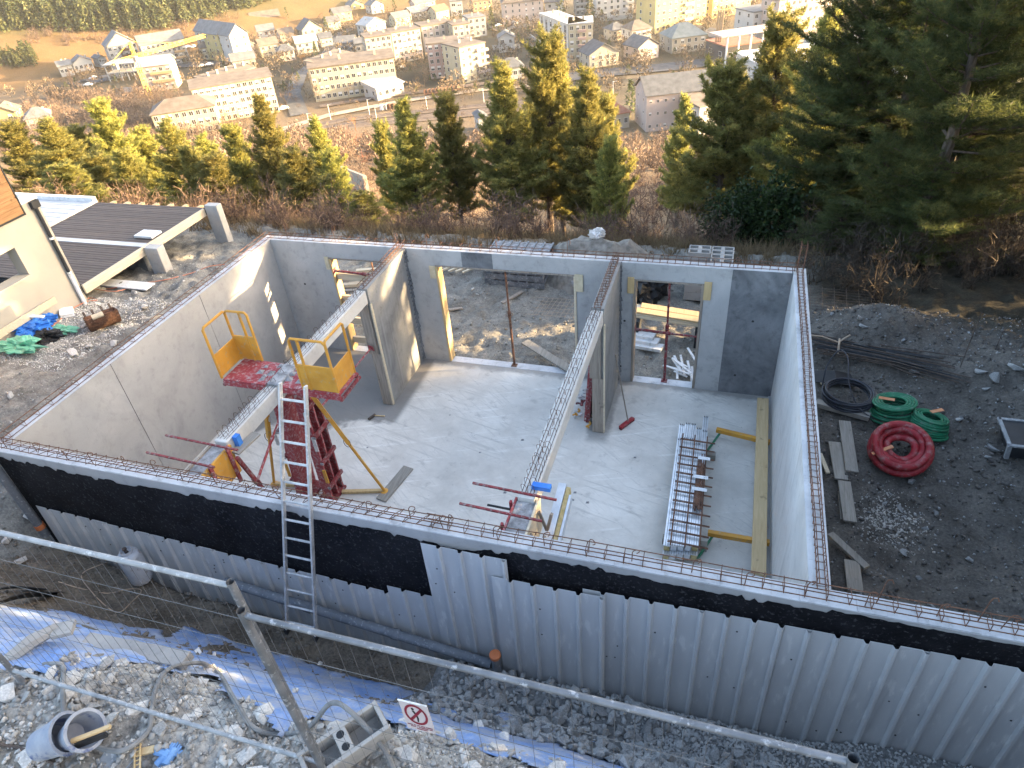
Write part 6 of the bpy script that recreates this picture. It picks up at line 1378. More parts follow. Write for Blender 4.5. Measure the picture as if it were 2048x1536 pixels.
def blob_arrays(seed, n=90, sz=.17):
    rg = np.random.default_rng(seed); d = unit(rg.normal(size=(n, 3))); c = d * rg.uniform(.3, 1.0, (n, 1)) ** .6 * (.8 + .5 * vnoise(d[:, 0] * 2, d[:, 1] * 2 + d[:, 2], 1.4, seed)[:, None]); c[:, 2] = c[:, 2] * .8 + .75
    e = unit(d * .5 + rg.normal(size=(n, 3)) * .6 + np.array([0, 0, .5])); s = unit(np.cross(e, rg.normal(size=(n, 3)))) * sz * .32; L = sz * rg.uniform(.9, 1.9, (n, 1))
    v = np.stack([c - s, c + s, c + e * L], 1); tr = np.array([[[-.04, 0, -.1], [.04, 0, -.1], [0, 0, .7]]]); v = np.concatenate([v, tr], 0).reshape(-1, 3); return v, np.arange(len(v)).reshape(-1, 3), np.repeat(np.clip(.45 + .3 * rg.normal(size=n + 1), 0, 1), 3)
BLOB = [blob_arrays(90 + k) for k in range(5)]
M_twigt = leaf_mat('far_bare_crowns', (.07, .052, .04), (.20, .14, .095), .1, .9)
p = region(900, -330, 60, 252, 450, R6, lambda a, b: (-.8 * a + .6 * b < 440)); scatter('garden_trees', p, R6.uniform(1.6, 4.2, len(p)), M_twigt, BLOB, None, 1.2)
p = region(160, -240, 20, 205, 262, R6, lambda a, b: vnoise(a, b, .03, 4) > .05); scatter('yard_shrubs', p, R6.uniform(1, 2.2, len(p)), M_twigt, BLOB); scatter('garden_shrubs', GSB, R6.uniform(.8, 1.8, len(GSB)), M_twigt, BLOB)
scatter('valley_scrub', np.concatenate([VE1, VE2, VE2 + np.array([6, 3, 0])]), R6.uniform(2.0, 3.8, len(VE1) + 2 * len(VE2)), M_twig, BLOB)
# far conifers
def conifer_arrays(seed, n=110):
    rg = np.random.default_rng(seed); h = rg.random(n) ** .8; r = .20 * (1 - h) ** .8 * rg.uniform(.75, 1.15) + .012; a = rg.uniform(0, 6.28, n); q = rg.uniform(.6, 1.0, n)
    c = np.stack([r * q * np.cos(a), r * q * np.sin(a), .06 + .92 * h], 1); d = unit(np.stack([np.cos(a), np.sin(a), rg.normal(size=n) * .5 - .1], 1)); s = unit(np.cross(d, rg.normal(size=(n, 3)) * .5 + np.array([0, 0, .6]))) * .045; L = rg.uniform(.05, .11, (n, 1))
    v = np.stack([c - s - d * L * .4, c + s - d * L * .4, c + d * L], 1).reshape(-1, 3); return v, np.arange(len(v)).reshape(-1, 3), np.repeat(np.clip(.45 + .28 * rg.normal(size=n), 0, 1), 3)
CON = [conifer_arrays(k) for k in range(5)]
pp = []
for u_, v_ in zip(R6.uniform(-10, 545, 2600), R6.uniform(-25, 70, 2600)):
    lim = np.interp(u_, [0, 60, 150, 300, 420, 500, 545], [72, 60, 66, 66, 40, 18, 6])
    if v_ < lim: pp.append((u_, v_))
pp = np.array([at(*q, 300, 2500) for q in pp[:1700]])
scatter('far_forest', pp, R6.uniform(8, 17, len(pp)), M_farconif, CON)
pp = np.array([at(u_, v_) for u_, v_ in zip(R6.uniform(0, 75, 60), R6.uniform(112, 138, 60))]); scatter('dark_copse', pp, R6.uniform(6, 9, len(pp)), M_farconif, CON)
pp = np.array([at(u_, v_) for u_, v_ in zip(R6.uniform(60, 500, 160), np.interp(R6.uniform(60, 500, 160), [60, 300, 500], [90, 70, 35]) + R6.uniform(-4, 4, 160))]); scatter('field_hedge', pp, R6.uniform(3, 5, len(pp)), M_twig, BUSHF)
scatter('garden_evergreens', GSH, R6.uniform(2, 4.5, len(GSH)), M_farconif, [(v * np.array([1.6, 1.6, 1.0]), f, c) for v, f, c in CON])
def con_mesh(k):
    v, f, c = CON[k]; o = np_mesh('foliage', v, f, M_farconif, col=np.repeat(c[:, None], 3, 1)); me = o.data; bpy.data.objects.remove(o); return me
CM = [con_mesh(k) for k in range(3)]
for k, (u_, v_, h, lb) in enumerate(((1120, 0 + 42, 55, 'dark spruce left of the white apartment block'), (1180, 52, 62, 'tall dark spruce between the white blocks'), (985, 62, 45, 'dark spruce behind the small white gable house'), (1260, 235, 72, 'feathery conifer beside the red tiled house'), (655, 65, 30, 'dark conifer right of the gable chalet'), (635, 120, 35, 'dark conifer by the street in the village'), (425, 45, 22, 'dark conifer next to the big gabled apartment house'), (575, 38, 22, 'conifer between the upper chalets'), (1285, 215, 50, 'conifer left of the grey roofed building'), (790, 25, 26, 'dark conifer at the top of the village'))):
    p = at(u_, v_); d = float((p - CAM) @ _fw); Ht = h / FPX * d; t = thing('spruce_tree', lb, 'conifer', p, 'conifers in the village')
    o = bpy.data.objects.new('foliage', CM[k % 3]); COL.objects.link(o); o.parent = t; t.scale = (Ht, Ht, Ht); q = MB().tube([p, p + V(0, 0, Ht * .3)], Ht * .02, 6).build('trunk', M_bark); q.parent = t; q.matrix_parent_inverse = t.matrix_basis.inverted()
# ================================================================ the town in the valley
def wallm(name, c): return mat(name, tuple(k * .58 for k in c), tuple(k * .66 for k in c), .25, .9, .1, 3, rnd_=.05)
WM = dict(cream=wallm('cream_plaster', (.66, .59, .42)), yellow=wallm('yellow_plaster', (.70, .58, .28)), white=wallm('white_plaster', (.70, .69, .66)), pink=wallm('pink_plaster', (.66, .46, .40)), rose=wallm('pale_rose_plaster', (.68, .56, .50)), grey=wallm('grey_plaster', (.50, .50, .49)), ochre=wallm('ochre_plaster', (.60, .42, .24)), beige=wallm('beige_plaster', (.58, .52, .42)), brown=wallm('timber_brown_wall', (.20, .12, .07)), dark=wallm('dark_panel_wall', (.10, .10, .11)))
RM = dict(brown=mat('brown_grey_roofing', (.12, .098, .082), (.175, .148, .125), .4, .9), grey=mat('grey_roofing', (.12, .125, .13), (.18, .182, .185), .4, .8), slate=mat('slate_roofing', (.075, .08, .088), (.12, .125, .135), .5, .75), red=mat('red_roof_tiles', (.26, .10, .065), (.34, .15, .10), .8, .9), pale=mat('pale_sheet_roof', (.32, .32, .32), (.42, .42, .41), .3, .6), green=mat('grey_green_roof', (.14, .165, .16), (.2, .22, .215), .4, .8), white=mat('white_sheet_roof', (.70, .70, .70), (.82, .82, .81), .2, .5))
M_glass = mat('window_glass', (.02, .022, .026), (.05, .055, .06), .3, .15, spec=.6); M_frame = mat('white_window_frame', (.55, .54, .52), (.62, .61, .6), 2, .6); M_shut = mat('brown_shutter', (.23, .12, .08), (.30, .16, .11), 2, .8)
M_asph = mat('asphalt', (.075, .078, .082), (.12, .12, .125), .2, .95, c3=(.15, .15, .145), wear=.6)
def win_mesh(name, shutters=False, blind=False):
    b = MB(); b.box(-.5, .5, -.06, .0, -.5, .5); b.m = 1
    for x0, x1 in ((-.44, -.03), (.03, .44)): b.add([(x0, -.065, -.44), (x1, -.065, -.44), (x1, -.065, .44), (x0, -.065, .44)], [(0, 1, 2, 3)])
    if blind:
        b.m = 0; b.add([(-.44, -.068, .0), (.44, -.068, .0), (.44, -.068, .44), (-.44, -.068, .44)], [(0, 1, 2, 3)])
    if shutters:
        b.m = 2; b.box(-.98, -.52, -.10, -.01, -.5, .5); b.box(.52, .98, -.10, -.01, -.5, .5)
    o = b.build(name, [M_frame, M_glass, M_shut]); me = o.data; bpy.data.objects.remove(o); return me
WIN = win_mesh('window'); WINS = win_mesh('window_with_shutters', True); WINB = win_mesh('window_with_blind', False, True)
def loc(b, name, mt, t, **k): o = b.build(name, mt, None, **k); o.parent = t; return o
def building(label, A, B, h, dep, wall='cream', roof='flat', rmat='brown', rows=4, cols=8, shut=False, ww=1.5, wh=1.65, side=2, rh=None, balc=None, chim=2, cat='building', grp=None, base=None, over=.6, strip=None, skip=(), rot=9):
    zb = VAL if base is None else base
    a = onz(*A, zb + h); b_ = onz(*B, zb + h); d = b_ - a; d[2] = 0; L = float(np.linalg.norm(d)); ang = math.atan2(d[1], d[0]) + R_(rot)
    t = thing('house' if h < 7.5 else 'apartment_block', label, 'house' if h < 7.5 else cat, (a[0], a[1], zb), grp); t.rotation_euler[2] = ang
    loc(MB().box(0, L, 0, dep, -3, h), 'wall', WM[wall], t)
    if strip: 
        for k in range(cols):
            x0 = L * (k + .5) / cols; loc(MB().box(x0 - ww * .75, x0 + ww * .75, -.05, -.005, h * .08, h * .97), 'facade_strip', WM[strip], t)
    rm = RM[rmat]; o = over
    if roof == 'flat':
        rf = loc(MB().box(-.3, L + .3, -.3, dep + .3, h + .01, h + .5), 'roof', rm, t)
    elif roof == 'shed':
        rf = loc(MB().hexa([(-o, -o, h + .01), (L + o, -o, h + .01), (L + o, dep + o, h + .01), (-o, dep + o, h + .01)], [(-o, -o, h + .35), (L + o, -o, h + .35), (L + o, dep + o, h + (rh or 1.8)), (-o, dep + o, h + (rh or 1.8))]), 'roof', rm, t)
    elif roof in ('gx', 'gy', 'hip'):
        r = rh or min(dep, L) * .32; ins = (min(dep, L) * .45 if roof == 'hip' else 0); b = MB()
        if roof == 'gy':
            v = [(-o, -o, h), (L / 2, -o + ins, h + r), (L + o, -o, h), (L + o, dep + o, h), (L / 2, dep + o - ins, h + r), (-o, dep + o, h)]
            tt = .22; b.add(v + [(x_, y_, z_ + tt) for x_, y_, z_ in v], [(6, 7, 10, 11), (7, 8, 9, 10), (0, 6, 11, 5), (2, 3, 9, 8), (0, 1, 7, 6), (1, 2, 8, 7), (3, 4, 10, 9), (4, 5, 11, 10), (1, 0, 5, 4), (2, 1, 4, 3)])
            loc(MB().add([(0, 0, h), (L, 0, h), (L / 2, 0, h + r * .94)], [(0, 1, 2)]), 'gable', WM[wall], t)
        else:
            v = [(-o, -o, h), (L + o, -o, h), (L + o - ins, dep / 2, h + r), (-o + ins, dep / 2, h + r), (-o, dep + o, h), (L + o, dep + o, h)]
            tt = .22; b.add(v + [(x_, y_, z_ + tt) for x_, y_, z_ in v], [(6, 7, 8, 9), (9, 8, 11, 10), (0, 1, 7, 6), (1, 2, 8, 7) , (2, 5, 11, 8), (5, 4, 10, 11), (4, 3, 9, 10), (3, 0, 6, 9), (1, 0, 3, 2), (2, 3, 4, 5)] + ([(7, 11, 8), (6, 9, 10)] if ins else []))
            if not ins:
                for x_ in (0, L): loc(MB().add([(x_, 0, h), (x_, dep, h), (x_, dep / 2, h + r * .94)], [(0, 1, 2)]), 'gable', WM[wall], t)
        rf = loc(b, 'roof', rm, t)
    rr = random.Random(int(L * 100))
    for k in range(chim):
        x_ = L * (k + .6 + .3 * rr.random()) / (chim + .3); zt = h + (.5 if roof == 'flat' else 1.4); loc(MB().box(x_, x_ + .9, dep * .5, dep * .5 + .7, h - .2, zt + 1.3), 'chimney', WM['beige'], rf)
    fh = h / rows; W_ = WINS if shut else WIN
    def w(me, x_, y_, z_, rz, nm='window'):
        q = bpy.data.objects.new(nm, me); COL.objects.link(q); q.parent = t; q.location = (x_, y_, z_); q.rotation_euler[2] = rz; q.scale = (ww * rr.choice((1, 1, .8)), 1, wh)
    for r_ in range(rows):
        for c_ in range(cols):
            if (r_, c_) in skip: continue
            w(W_ if rr.random() < .66 else WINB, L * (c_ + .5) / cols, -.01, fh * (r_ + .55), 0)
        for s_ in range(side):
            y_ = dep * (s_ + .5) / side; w(W_, L + .01, y_, fh * (r_ + .55), R_(90)); w(W_, -.01, y_, fh * (r_ + .55), R_(-90))
    if balc:
        x0, x1, mt_ = balc
        for r_ in range(1, rows): loc(MB().box(L * x0, L * x1, -1.25, -.02, fh * r_ - .05, fh * r_ + .9), 'balcony', WM[mt_], t)
    return t
g1 = None
bl = building
bl('long cream block with loggias right of the street', (617, 138), (787, 121), 12.5, 11, 'cream', 'shed', 'brown', 4, 15, balc=(.01, .09, 'pink'), chim=2)
bl('cream wing set back behind the loggia block', (648, 131), (720, 108), 12.5, 9, 'cream', 'shed', 'brown', 4, 9, chim=3)
bl('long cream slab block with five window rows', (382, 180), (543, 158), 13, 10, 'cream', 'shed', 'brown', 5, 13, chim=0)
bl('cream wing behind the five row slab block', (421, 164), (519, 137), 12.5, 8, 'cream', 'shed', 'brown', 4, 10, chim=5)
bl('low cream block with a brown hip roof', (302, 231), (426, 216), 9, 13, 'cream', 'hip', 'brown', 3, 9, rh=3.2, chim=3)
bl('pale rose block with vertical window strips, left part', (853, 90), (916, 85), 13.5, 12, 'rose', 'flat', 'brown', 5, 5, strip='pink', chim=1)
bl('pale rose block front part with stepped balconies', (918, 97), (974, 87), 13.5, 14, 'cream', 'flat', 'brown', 5, 4, balc=(.62, 1.06, 'rose'), chim=2)
bl('stepped beige block, leftmost wing', (729, 77), (782, 71), 13, 12, 'beige', 'flat', 'brown', 5, 5, strip='rose')
bl('stepped beige block, second wing', (782, 67), (842, 59), 13, 12, 'beige', 'flat', 'brown', 5, 6, strip='rose')
bl('stepped beige block, third wing behind the rose block', (842, 54), (905, 46), 13, 12, 'beige', 'flat', 'brown', 5, 5, strip='rose')
bl('stepped beige block, rightmost wing', (905, 52), (940, 48), 13, 12, 'cream', 'flat', 'brown', 5, 3, strip='rose')
bl('white block, long left wing with dark strips', (1079, 28), (1135, 50), 14.5, 9, 'white', 'flat', 'pale', 5, 6, strip='dark', side=0, chim=4, rot=0)
bl('white block, sunlit right wing with pink loggias', (1137, 50), (1185, 48), 14.5, 16, 'cream', 'flat', 'pale', 5, 4, balc=(.38, .72, 'pink'), chim=1)
bl('beige gabled house beside the bus yard', (1179, 112), (1241, 105), 5.0, 12, 'beige', 'gy', 'slate', 2, 4, ww=1.3, chim=1)
bl('rose gabled house right of the beige one', (1277, 97), (1322, 90), 5.0, 11, 'rose', 'gy', 'slate', 2, 3, chim=0)
bl('hip roofed villa with white walls', (1264, 62), (1306, 57), 6.0, 11, 'white', 'hip', 'brown', 2, 4, chim=1)
bl('villa with a grey green mansard roof', (1345, 78), (1417, 71), 6.0, 14, 'beige', 'hip', 'green', 2, 5, rh=4.5, chim=1)
bl('big pale yellow block with a bay window', (1313, -26), (1430, -42), 20, 16, 'yellow', 'flat', 'brown', 6, 9, balc=(.55, .72, 'white'), chim=0)
bl('sunlit yellow block right of the bay window block', (1430, -42), (1520, -55), 18, 14, 'yellow', 'flat', 'brown', 6, 7, chim=0)
bl('white modern block with a set back top floor', (1508, 26), (1682, 6), 12.5, 14, 'white', 'flat', 'grey', 4, 13, chim=0)
bl('upper floors of the white modern block', (1560, 2), (1680, -14), 17.5, 11, 'rose', 'flat', 'grey', 5, 9, chim=0)
bl('dark sports hall below the canopy', (1452, 95), (1535, 86), 6.5, 16, 'dark', 'flat', 'red', 1, 4, ww=2.5, chim=0, cat='hall')
bl('white roofed hall seen between the right-hand pines', (1600, 175), (1860, 158), 7, 55, 'white', 'flat', 'white', 1, 8, chim=0, cat='hall')
bl('second white roofed hall behind the dark pines', (1690, 110), (1960, 92), 7, 34, 'white', 'flat', 'white', 1, 8, chim=0, cat='hall')
bl('long low building with a grey tiled roof', (1294, 193), (1455, 182), 11, 13, 'rose', 'gx', 'slate', 3, 10, rh=4.2, ww=.8, wh=.9, chim=0)
bl('white annexe jutting from the grey tiled building', (1400, 215), (1450, 205), 9, 8, 'white', 'shed', 'brown', 2, 2, chim=0)
bl('small white gable house among the central pines', (957, 238), (975, 236), 5, 7, 'white', 'gy', 'slate', 1, 2, chim=0)
bl('red tiled house beside the feathery conifer', (1216, 232), (1262, 226), 5, 11, 'beige', 'hip', 'red', 1, 3, chim=1)
bl('white house with a grey roof, in the village centre', (515, 64), (548, 60), 5.5, 9, 'white', 'gx', 'grey', 2, 3, shut=True, ww=.9)
bl('brown chalet above the white grey roofed house', (503, 40), (560, 33), 5.5, 11, 'brown', 'gx', 'brown', 2, 5)
bl('gable fronted chalet with a dark roof', (604, 62), (645, 56), 5, 11, 'cream', 'gy', 'slate', 2, 3, rh=5)
bl('small house left of the ochre roofed one', (480, 93), (508, 88), 5.5, 8, 'rose', 'gy', 'pale', 2, 2)
bl('cream house with a pale roof in the village', (519, 93), (556, 88), 5.5, 9, 'cream', 'gx', 'brown', 2, 3)
bl('wide house with a pale roof near the street', (592, 88), (634, 83), 5, 9, 'white', 'gx', 'pale', 2, 3)
bl('low house behind the cream wing at left', (464, 124), (510, 118), 4.5, 9, 'beige', 'gx', 'grey', 1, 4)
bl('dark roofed house left of the golden bush', (556, 105), (588, 101), 4.5, 9, 'rose', 'hip', 'slate', 2, 3)
bl('grey house right of the street', (674, 88), (706, 86), 4.8, 9, 'grey', 'gx', 'grey', 1, 3)
bl('grey house next to the stepped beige block', (710, 88), (733, 86), 5.2, 9, 'grey', 'gx', 'grey', 1, 2)
bl('white house with twin roofs above the beige block', (733, 52), (774, 44), 5.2, 10, 'white', 'gy', 'pale', 2, 3)
bl('small dark roofed house at the top of the village', (668, 28), (704, 23), 5, 9, 'yellow', 'gx', 'slate', 2, 3)
bl('yellow gabled house at the top of the village', (702, 12), (728, 8), 5, 9, 'yellow', 'gy', 'grey', 2, 2)
bl('white gabled house at the top of the village', (742, 12), (768, 8), 5, 9, 'white', 'gy', 'grey', 2, 2)
bl('ochre block at the upper edge left of centre', (580, 2), (645, -8), 9, 11, 'ochre', 'gx', 'brown', 3, 6, balc=(.3, .5, 'yellow'))
bl('long low shed behind the beige wings', (826, 28), (866, 20), 4, 10, 'beige', 'gx', 'grey', 1, 4)
bl('grey roofed house at the upper edge', (829, 8), (872, 2), 5, 9, 'rose', 'gx', 'grey', 2, 4)
bl('modern white house with big dark windows', (900, 4), (924, 2), 8, 9, 'white', 'flat', 'grey', 2, 2, ww=2.4)
bl('ochre house under a tiled roof at the upper edge', (946, 4), (984, 0), 5.5, 10, 'ochre', 'gx', 'red', 2, 4)
bl('grey and white cubic block behind the rose block', (936, 38), (972, 34), 9, 12, 'grey', 'flat', 'grey', 3, 3)
bl('tall pale rose building with a mansard at the top', (1004, 8), (1086, 2), 11, 13, 'rose', 'hip', 'brown', 4, 6, ww=.9)
bl('white gable house by the green court', (997, 78), (1028, 76), 6, 9, 'white', 'gy', 'grey', 2, 2)
bl('old depot with a broken hip roof', (1002, 138), (1048, 134), 4.5, 9, 'white', 'hip', 'slate', 1, 4)
bl('white block with balconies at the upper edge', (1192, -22), (1270, -28), 14, 12, 'white', 'flat', 'grey', 5, 6, balc=(.82, 1.0, 'white'))
bl('grey block beside the tall spruce', (1150, -12), (1178, -14), 11, 9, 'grey', 'flat', 'grey', 4, 3, balc=(.1, .9, 'white'))
bl('white gabled block at the upper edge', (1090, 6), (1126, 4), 7.8, 10, 'white', 'gx', 'slate', 2, 2)
bl('grey apartment house with steep gables, left', (213, 95), (272, 86), 11, 13, 'grey', 'gy', 'grey', 4, 6, rh=6, balc=(.4, .7, 'brown'))
bl('long grey apartment house behind the crane', (280, 92), (368, 79), 11.5, 12, 'grey', 'gx', 'grey', 4, 9, rh=4, balc=(.7, .95, 'ochre'))
bl('balcony building at the foot of the crane', (272, 136), (336, 130), 10.5, 12, 'rose', 'gx', 'pale', 3, 5, rh=3, balc=(.35, 1.02, 'ochre'))
bl('big white apartment house with a sunlit yellow gable', (388, 62), (434, 78), 13, 10, 'white', 'gx', 'grey', 4, 5, rh=5)
bl('sunlit yellow gable wing of the white apartment house', (434, 70), (476, 62), 13, 16, 'yellow', 'gy', 'grey', 4, 4, rh=5, balc=(.2, .8, 'cream'))
bl('small white house with brown roof below the gabled block', (401, 97), (436, 92), 6, 10, 'cream', 'hip', 'brown', 2, 3)
bl('sunlit yellow house at the far left', (62, 118), (92, 114), 5, 9, 'yellow', 'gx', 'pale', 2, 3)
bl('grey roofed house behind the bare poplar', (116, 134), (142, 130), 5, 10, 'grey', 'gx', 'grey', 1, 3)
bl('pair of low grey houses left of the shell building', (145, 128), (183, 122), 4.5, 9, 'white', 'gy', 'grey', 1, 4)
bl('grey roofed house hidden by the left pines', (50, 240), (100, 232), 4.5, 10, 'grey', 'hip', 'grey', 1, 3)
bl('yellow house at the left picture edge', (-20, 232), (28, 226), 5.5, 10, 'yellow', 'gy', 'brown', 2, 2)
bl('low white warehouse beside the loggia block', (752, 178), (810, 166), 4.5, 11, 'white', 'shed', 'pale', 1, 4, rh=1.5, chim=0)
for A_, B2, hh_, wl_, rf_, rm_, lb in (((655, 46), (682, 42), 4.5, 'beige', 'gx', 'slate', 'small slate roofed house between conifer and chalet'), ((612, 14), (640, 10), 5, 'white', 'gx', 'grey', 'grey roofed house below the ochre block'), ((560, 70), (588, 66), 4.2, 'rose', 'gx', 'brown', 'low brown roofed house left of the gable chalet'),
        ((452, 100), (474, 97), 4.6, 'white', 'gy', 'grey', 'little white gable house right of the yellow gable wing'), ((872, 24), (900, 19), 5, 'cream', 'gx', 'red', 'tiled house right of the long low shed'), ((1046, 30), (1070, 27), 4.5, 'white', 'gx', 'slate', 'slate roofed house left of the white gabled block'), ((1225, 62), (1256, 58), 4.5, 'beige', 'hip', 'slate', 'slate roofed house left of the hip roofed villa'), ((640, 78), (664, 75), 4.2, 'grey', 'gx', 'slate', 'dark roofed house at the bend of the street'), ((790, 38), (822, 33), 4.5, 'cream', 'gx', 'grey', 'grey roofed house above the second beige wing'), ((196, 118), (212, 115), 4.5, 'white', 'gy', 'slate', 'narrow white house left of the steep gabled apartments')):
    bl(lb, A_, B2, hh_, 9, wl_, rf_, rm_, 1 if hh_ < 4.4 else 2, 3, ww=1.1, wh=1.2, chim=1)
# open concrete frame under construction
a = onz(206, 130, VAL + 8); b_ = onz(272, 124, VAL + 8); d = b_ - a; ang = math.atan2(d[1], d[0]); L = float(np.linalg.norm(d[:2]))
t = thing('concrete_frame', 'open concrete frame building left of the crane', 'building', (a[0], a[1], VAL)); t.rotation_euler[2] = ang
loc(MB().box(-.5, L + .5, -.5, 12, 7.6, 8.0), 'roof_slab', RM['pale'], t); loc(MB().box(0, L, 0, 11, 3.7, 4.0), 'floor_slab', WM['grey'], t)
for k in range(6):
    for q in (0.3, 10.5): loc(MB().box(L * k / 5.05, L * k / 5.05 + .4, q, q + .4, -1, 7.6), 'column', WM['white'], t)
# tower crane
def crane():
    base = onz(299, 192, VAL); top = None
    d = float((base - CAM) @ _fw); hm = 24.0
    t = thing('tower_crane', 'yellow tower crane over the village building site', 'crane', base); M_cr = mat('crane_yellow', (.62, .42, .05), (.70, .50, .08), 1, .5)
    def lattice(a, b_, w, n, name, r=.08):
        a = V(*a); b_ = V(*b_); dr = unit((b_ - a)[None])[0]; s1 = unit(np.cross(dr, V(.2, .1, 1) if abs(dr[2]) < .8 else V(1, 0, 0))[None])[0]; s2 = np.cross(dr, s1); m = MB(); cs = [(-1, -1), (1, -1), (1, 1), (-1, 1)]
        for i, j in cs: m.beam(a + (s1 * i + s2 * j) * w / 2, b_ + (s1 * i + s2 * j) * w / 2, r * 1.6, r * 1.6)
        for k in range(n):
            p, q = a + (b_ - a) * k / n, a + (b_ - a) * (k + 1) / n
            for e in range(4):
                i, j = cs[e]; i2, j2 = cs[(e + 1) % 4]; m.beam(p + (s1 * i + s2 * j) * w / 2, q + (s1 * i2 + s2 * j2) * w / 2, r, r)
        o = m.build(name, M_cr, t)
    # mast height from the jib crossing
    p = base.copy(); lo_, hi_ = 5, 60
    for _ in range(40):
        m_ = (lo_ + hi_) / 2; v_ = V(base[0], base[1], base[2] + m_) - CAM; py_ = 768 + FPX * (v_ @ _dn) / (v_ @ _fw)
        if py_ > 116: lo_ = m_
        else: hi_ = m_
    hm = lo_; j0 = V(base[0], base[1], base[2] + hm); lattice(base, j0, 1.5, 16, 'mast')
    zj = j0[2] + .6; e1 = onz(409, 71, zj); dj = unit((e1 - V(j0[0], j0[1], zj))[None])[0]; Lj = np.linalg.norm(e1 - V(j0[0], j0[1], zj))
    jb = V(j0[0], j0[1], zj); lattice(jb, jb + dj * Lj, 1.2, 20, 'jib', .07); lattice(jb, jb - dj * 13, 1.2, 6, 'counter_jib', .07)
    ap = jb + V(0, 0, 6.0); lattice(jb, ap, .9, 4, 'apex_tower', .1)
    for q in (jb + dj * Lj * .55, jb - dj * 12): MB().tube([ap, q + V(0, 0, .6)], .09, 5).build('tie_bar', M_cr, t)
    c = jb - dj * 11.5; MB().beam(c + V(0, 0, -.2), c + V(0, 0, -2.6), 2.2, 1.2).build('counterweight', WM['grey'], t); c = jb + V(.9, -.9, -.8); MB().box(c[0] - .8, c[0] + .8, c[1] - .8, c[1] + .8, c[2] - 1, c[2] + 1).build('cab', WM['white'], t)
crane()
# roads, platforms, tracks
def strip_sheet(name, pts, w, mt, dz, thing_=None):
    P_ = [onz(*q, VAL) for q in pts]; vs_ = []; 
    for i, p in enumerate(P_):
        d = P_[min(i + 1, len(P_) - 1)] - P_[max(i - 1, 0)]; d[2] = 0; d = unit(d[None])[0]; s = V(-d[1], d[0], 0)
        ww_ = w[i] if hasattr(w, '__len__') else w
        vs_ += [p + s * ww_ / 2 + V(0, 0, dz), p - s * ww_ / 2 + V(0, 0, dz)]
    return MB().add(vs_, [(2 * i, 2 * i + 1, 2 * i + 3, 2 * i + 2) for i in range(len(P_) - 1)]).build(name, mt)
M_rail = mat('dark_rail_bed', (.13, .10, .08), (.20, .155, .12), .4, .95); M_path = mat('pale_dirt_track', (.34, .28, .21), (.42, .35, .27), .3, .95); M_steel = mat('rail_steel', (.16, .13, .12), (.26, .22, .2), 3, .5, metal=.5)
for nm, pts, w, mt_, dz in (('road', [(1120, 158), (1200, 148), (1330, 136), (1440, 124), (1560, 116)], 13, M_asph, .45), ('street', [(600, 232), (585, 190), (600, 150), (655, 110), (680, 70), (705, 55)], 7, M_asph, .46), ('car_park', [(150, 172), (200, 160), (250, 150)], 18, M_asph, .47), ('car_park', [(985, 60), (1060, 50)], 16, M_asph, .48), ('yard', [(1320, 45), (1400, 62), (1460, 75)], 14, M_asph, .49), ('street', [(330, 132), (400, 130), (460, 128)], 12, M_asph, .44),
                        ('dirt_track', [(560, 262), (660, 232), (800, 205), (960, 182), (1120, 168)], 4.5, M_path, .47), ('rail_bed', [(520, 288), (700, 252), (900, 232), (1080, 214)], 9, M_rail, .42), ('rail_bed', [(540, 272), (700, 240), (900, 220), (1080, 203)], 5, M_rail, .43), ('yard_track', [(640, 215), (760, 196), (900, 178), (1000, 165)], 4, M_rail, .435)):
    struct(strip_sheet(nm, pts, w, mt_, dz))
for k, pts in enumerate(([(520, 284), (700, 249), (900, 229.5), (1080, 211.5)], [(520, 292), (700, 255.5), (900, 235), (1080, 217)], [(540, 272), (700, 240), (900, 220), (1080, 203)], [(640, 215), (760, 196), (900, 178), (1000, 165)])):
    t = thing('railway_track', ('railway track on the near bed, farther of two', 'railway track nearest to the slope', 'railway track of the farther bed', 'siding carrying the rusty flat wagon')[k], 'railway track', onz(*pts[0], VAL))
    P_ = [onz(*q, VAL) + V(0, 0, .75) for q in pts]
    for s_ in (-.75, .75):
        q = []
        for i, p in enumerate(P_): d = P_[min(i + 1, len(P_) - 1)] - P_[max(i - 1, 0)]; d = unit(d[None])[0]; q.append(p + V(-d[1], d[0], 0) * s_)
        MB().tube(q, .10, 4).build('rail', M_steel, t)
# flat wagon
a, b_ = onz(849, 192, VAL + .8), onz(919, 182, VAL + .8); t = thing('flat_wagon', 'rusty flat railway wagon on the siding', 'wagon', (a + b_) / 2)
MB().beam(a + V(0, 0, .9), b_ + V(0, 0, .9), 2.6, .35).build('deck', M_rust, t); MB().beam(a + V(0, 0, .5), b_ + V(0, 0, .5), 1.2, .4).build('frame', M_drkrust, t)
for f in np.linspace(.03, .97, 10): p = a + (b_ - a) * f; MB().beam(p + V(0, 0, 1.0), p + V(0, 0, 2.3), .18, 2.4).build('stake', M_rust, t)
for f in (.12, .2, .8, .88):
    p = a + (b_ - a) * f; d = unit((b_ - a)[None])[0]; s = V(-d[1], d[0], 0)
    for q in (-.8, .8): MB().tube([p + s * (q - .08) + V(0, 0, .35), p + s * (q + .08) + V(0, 0, .35)], .45, 10).build('wheel', M_drkrust, t)
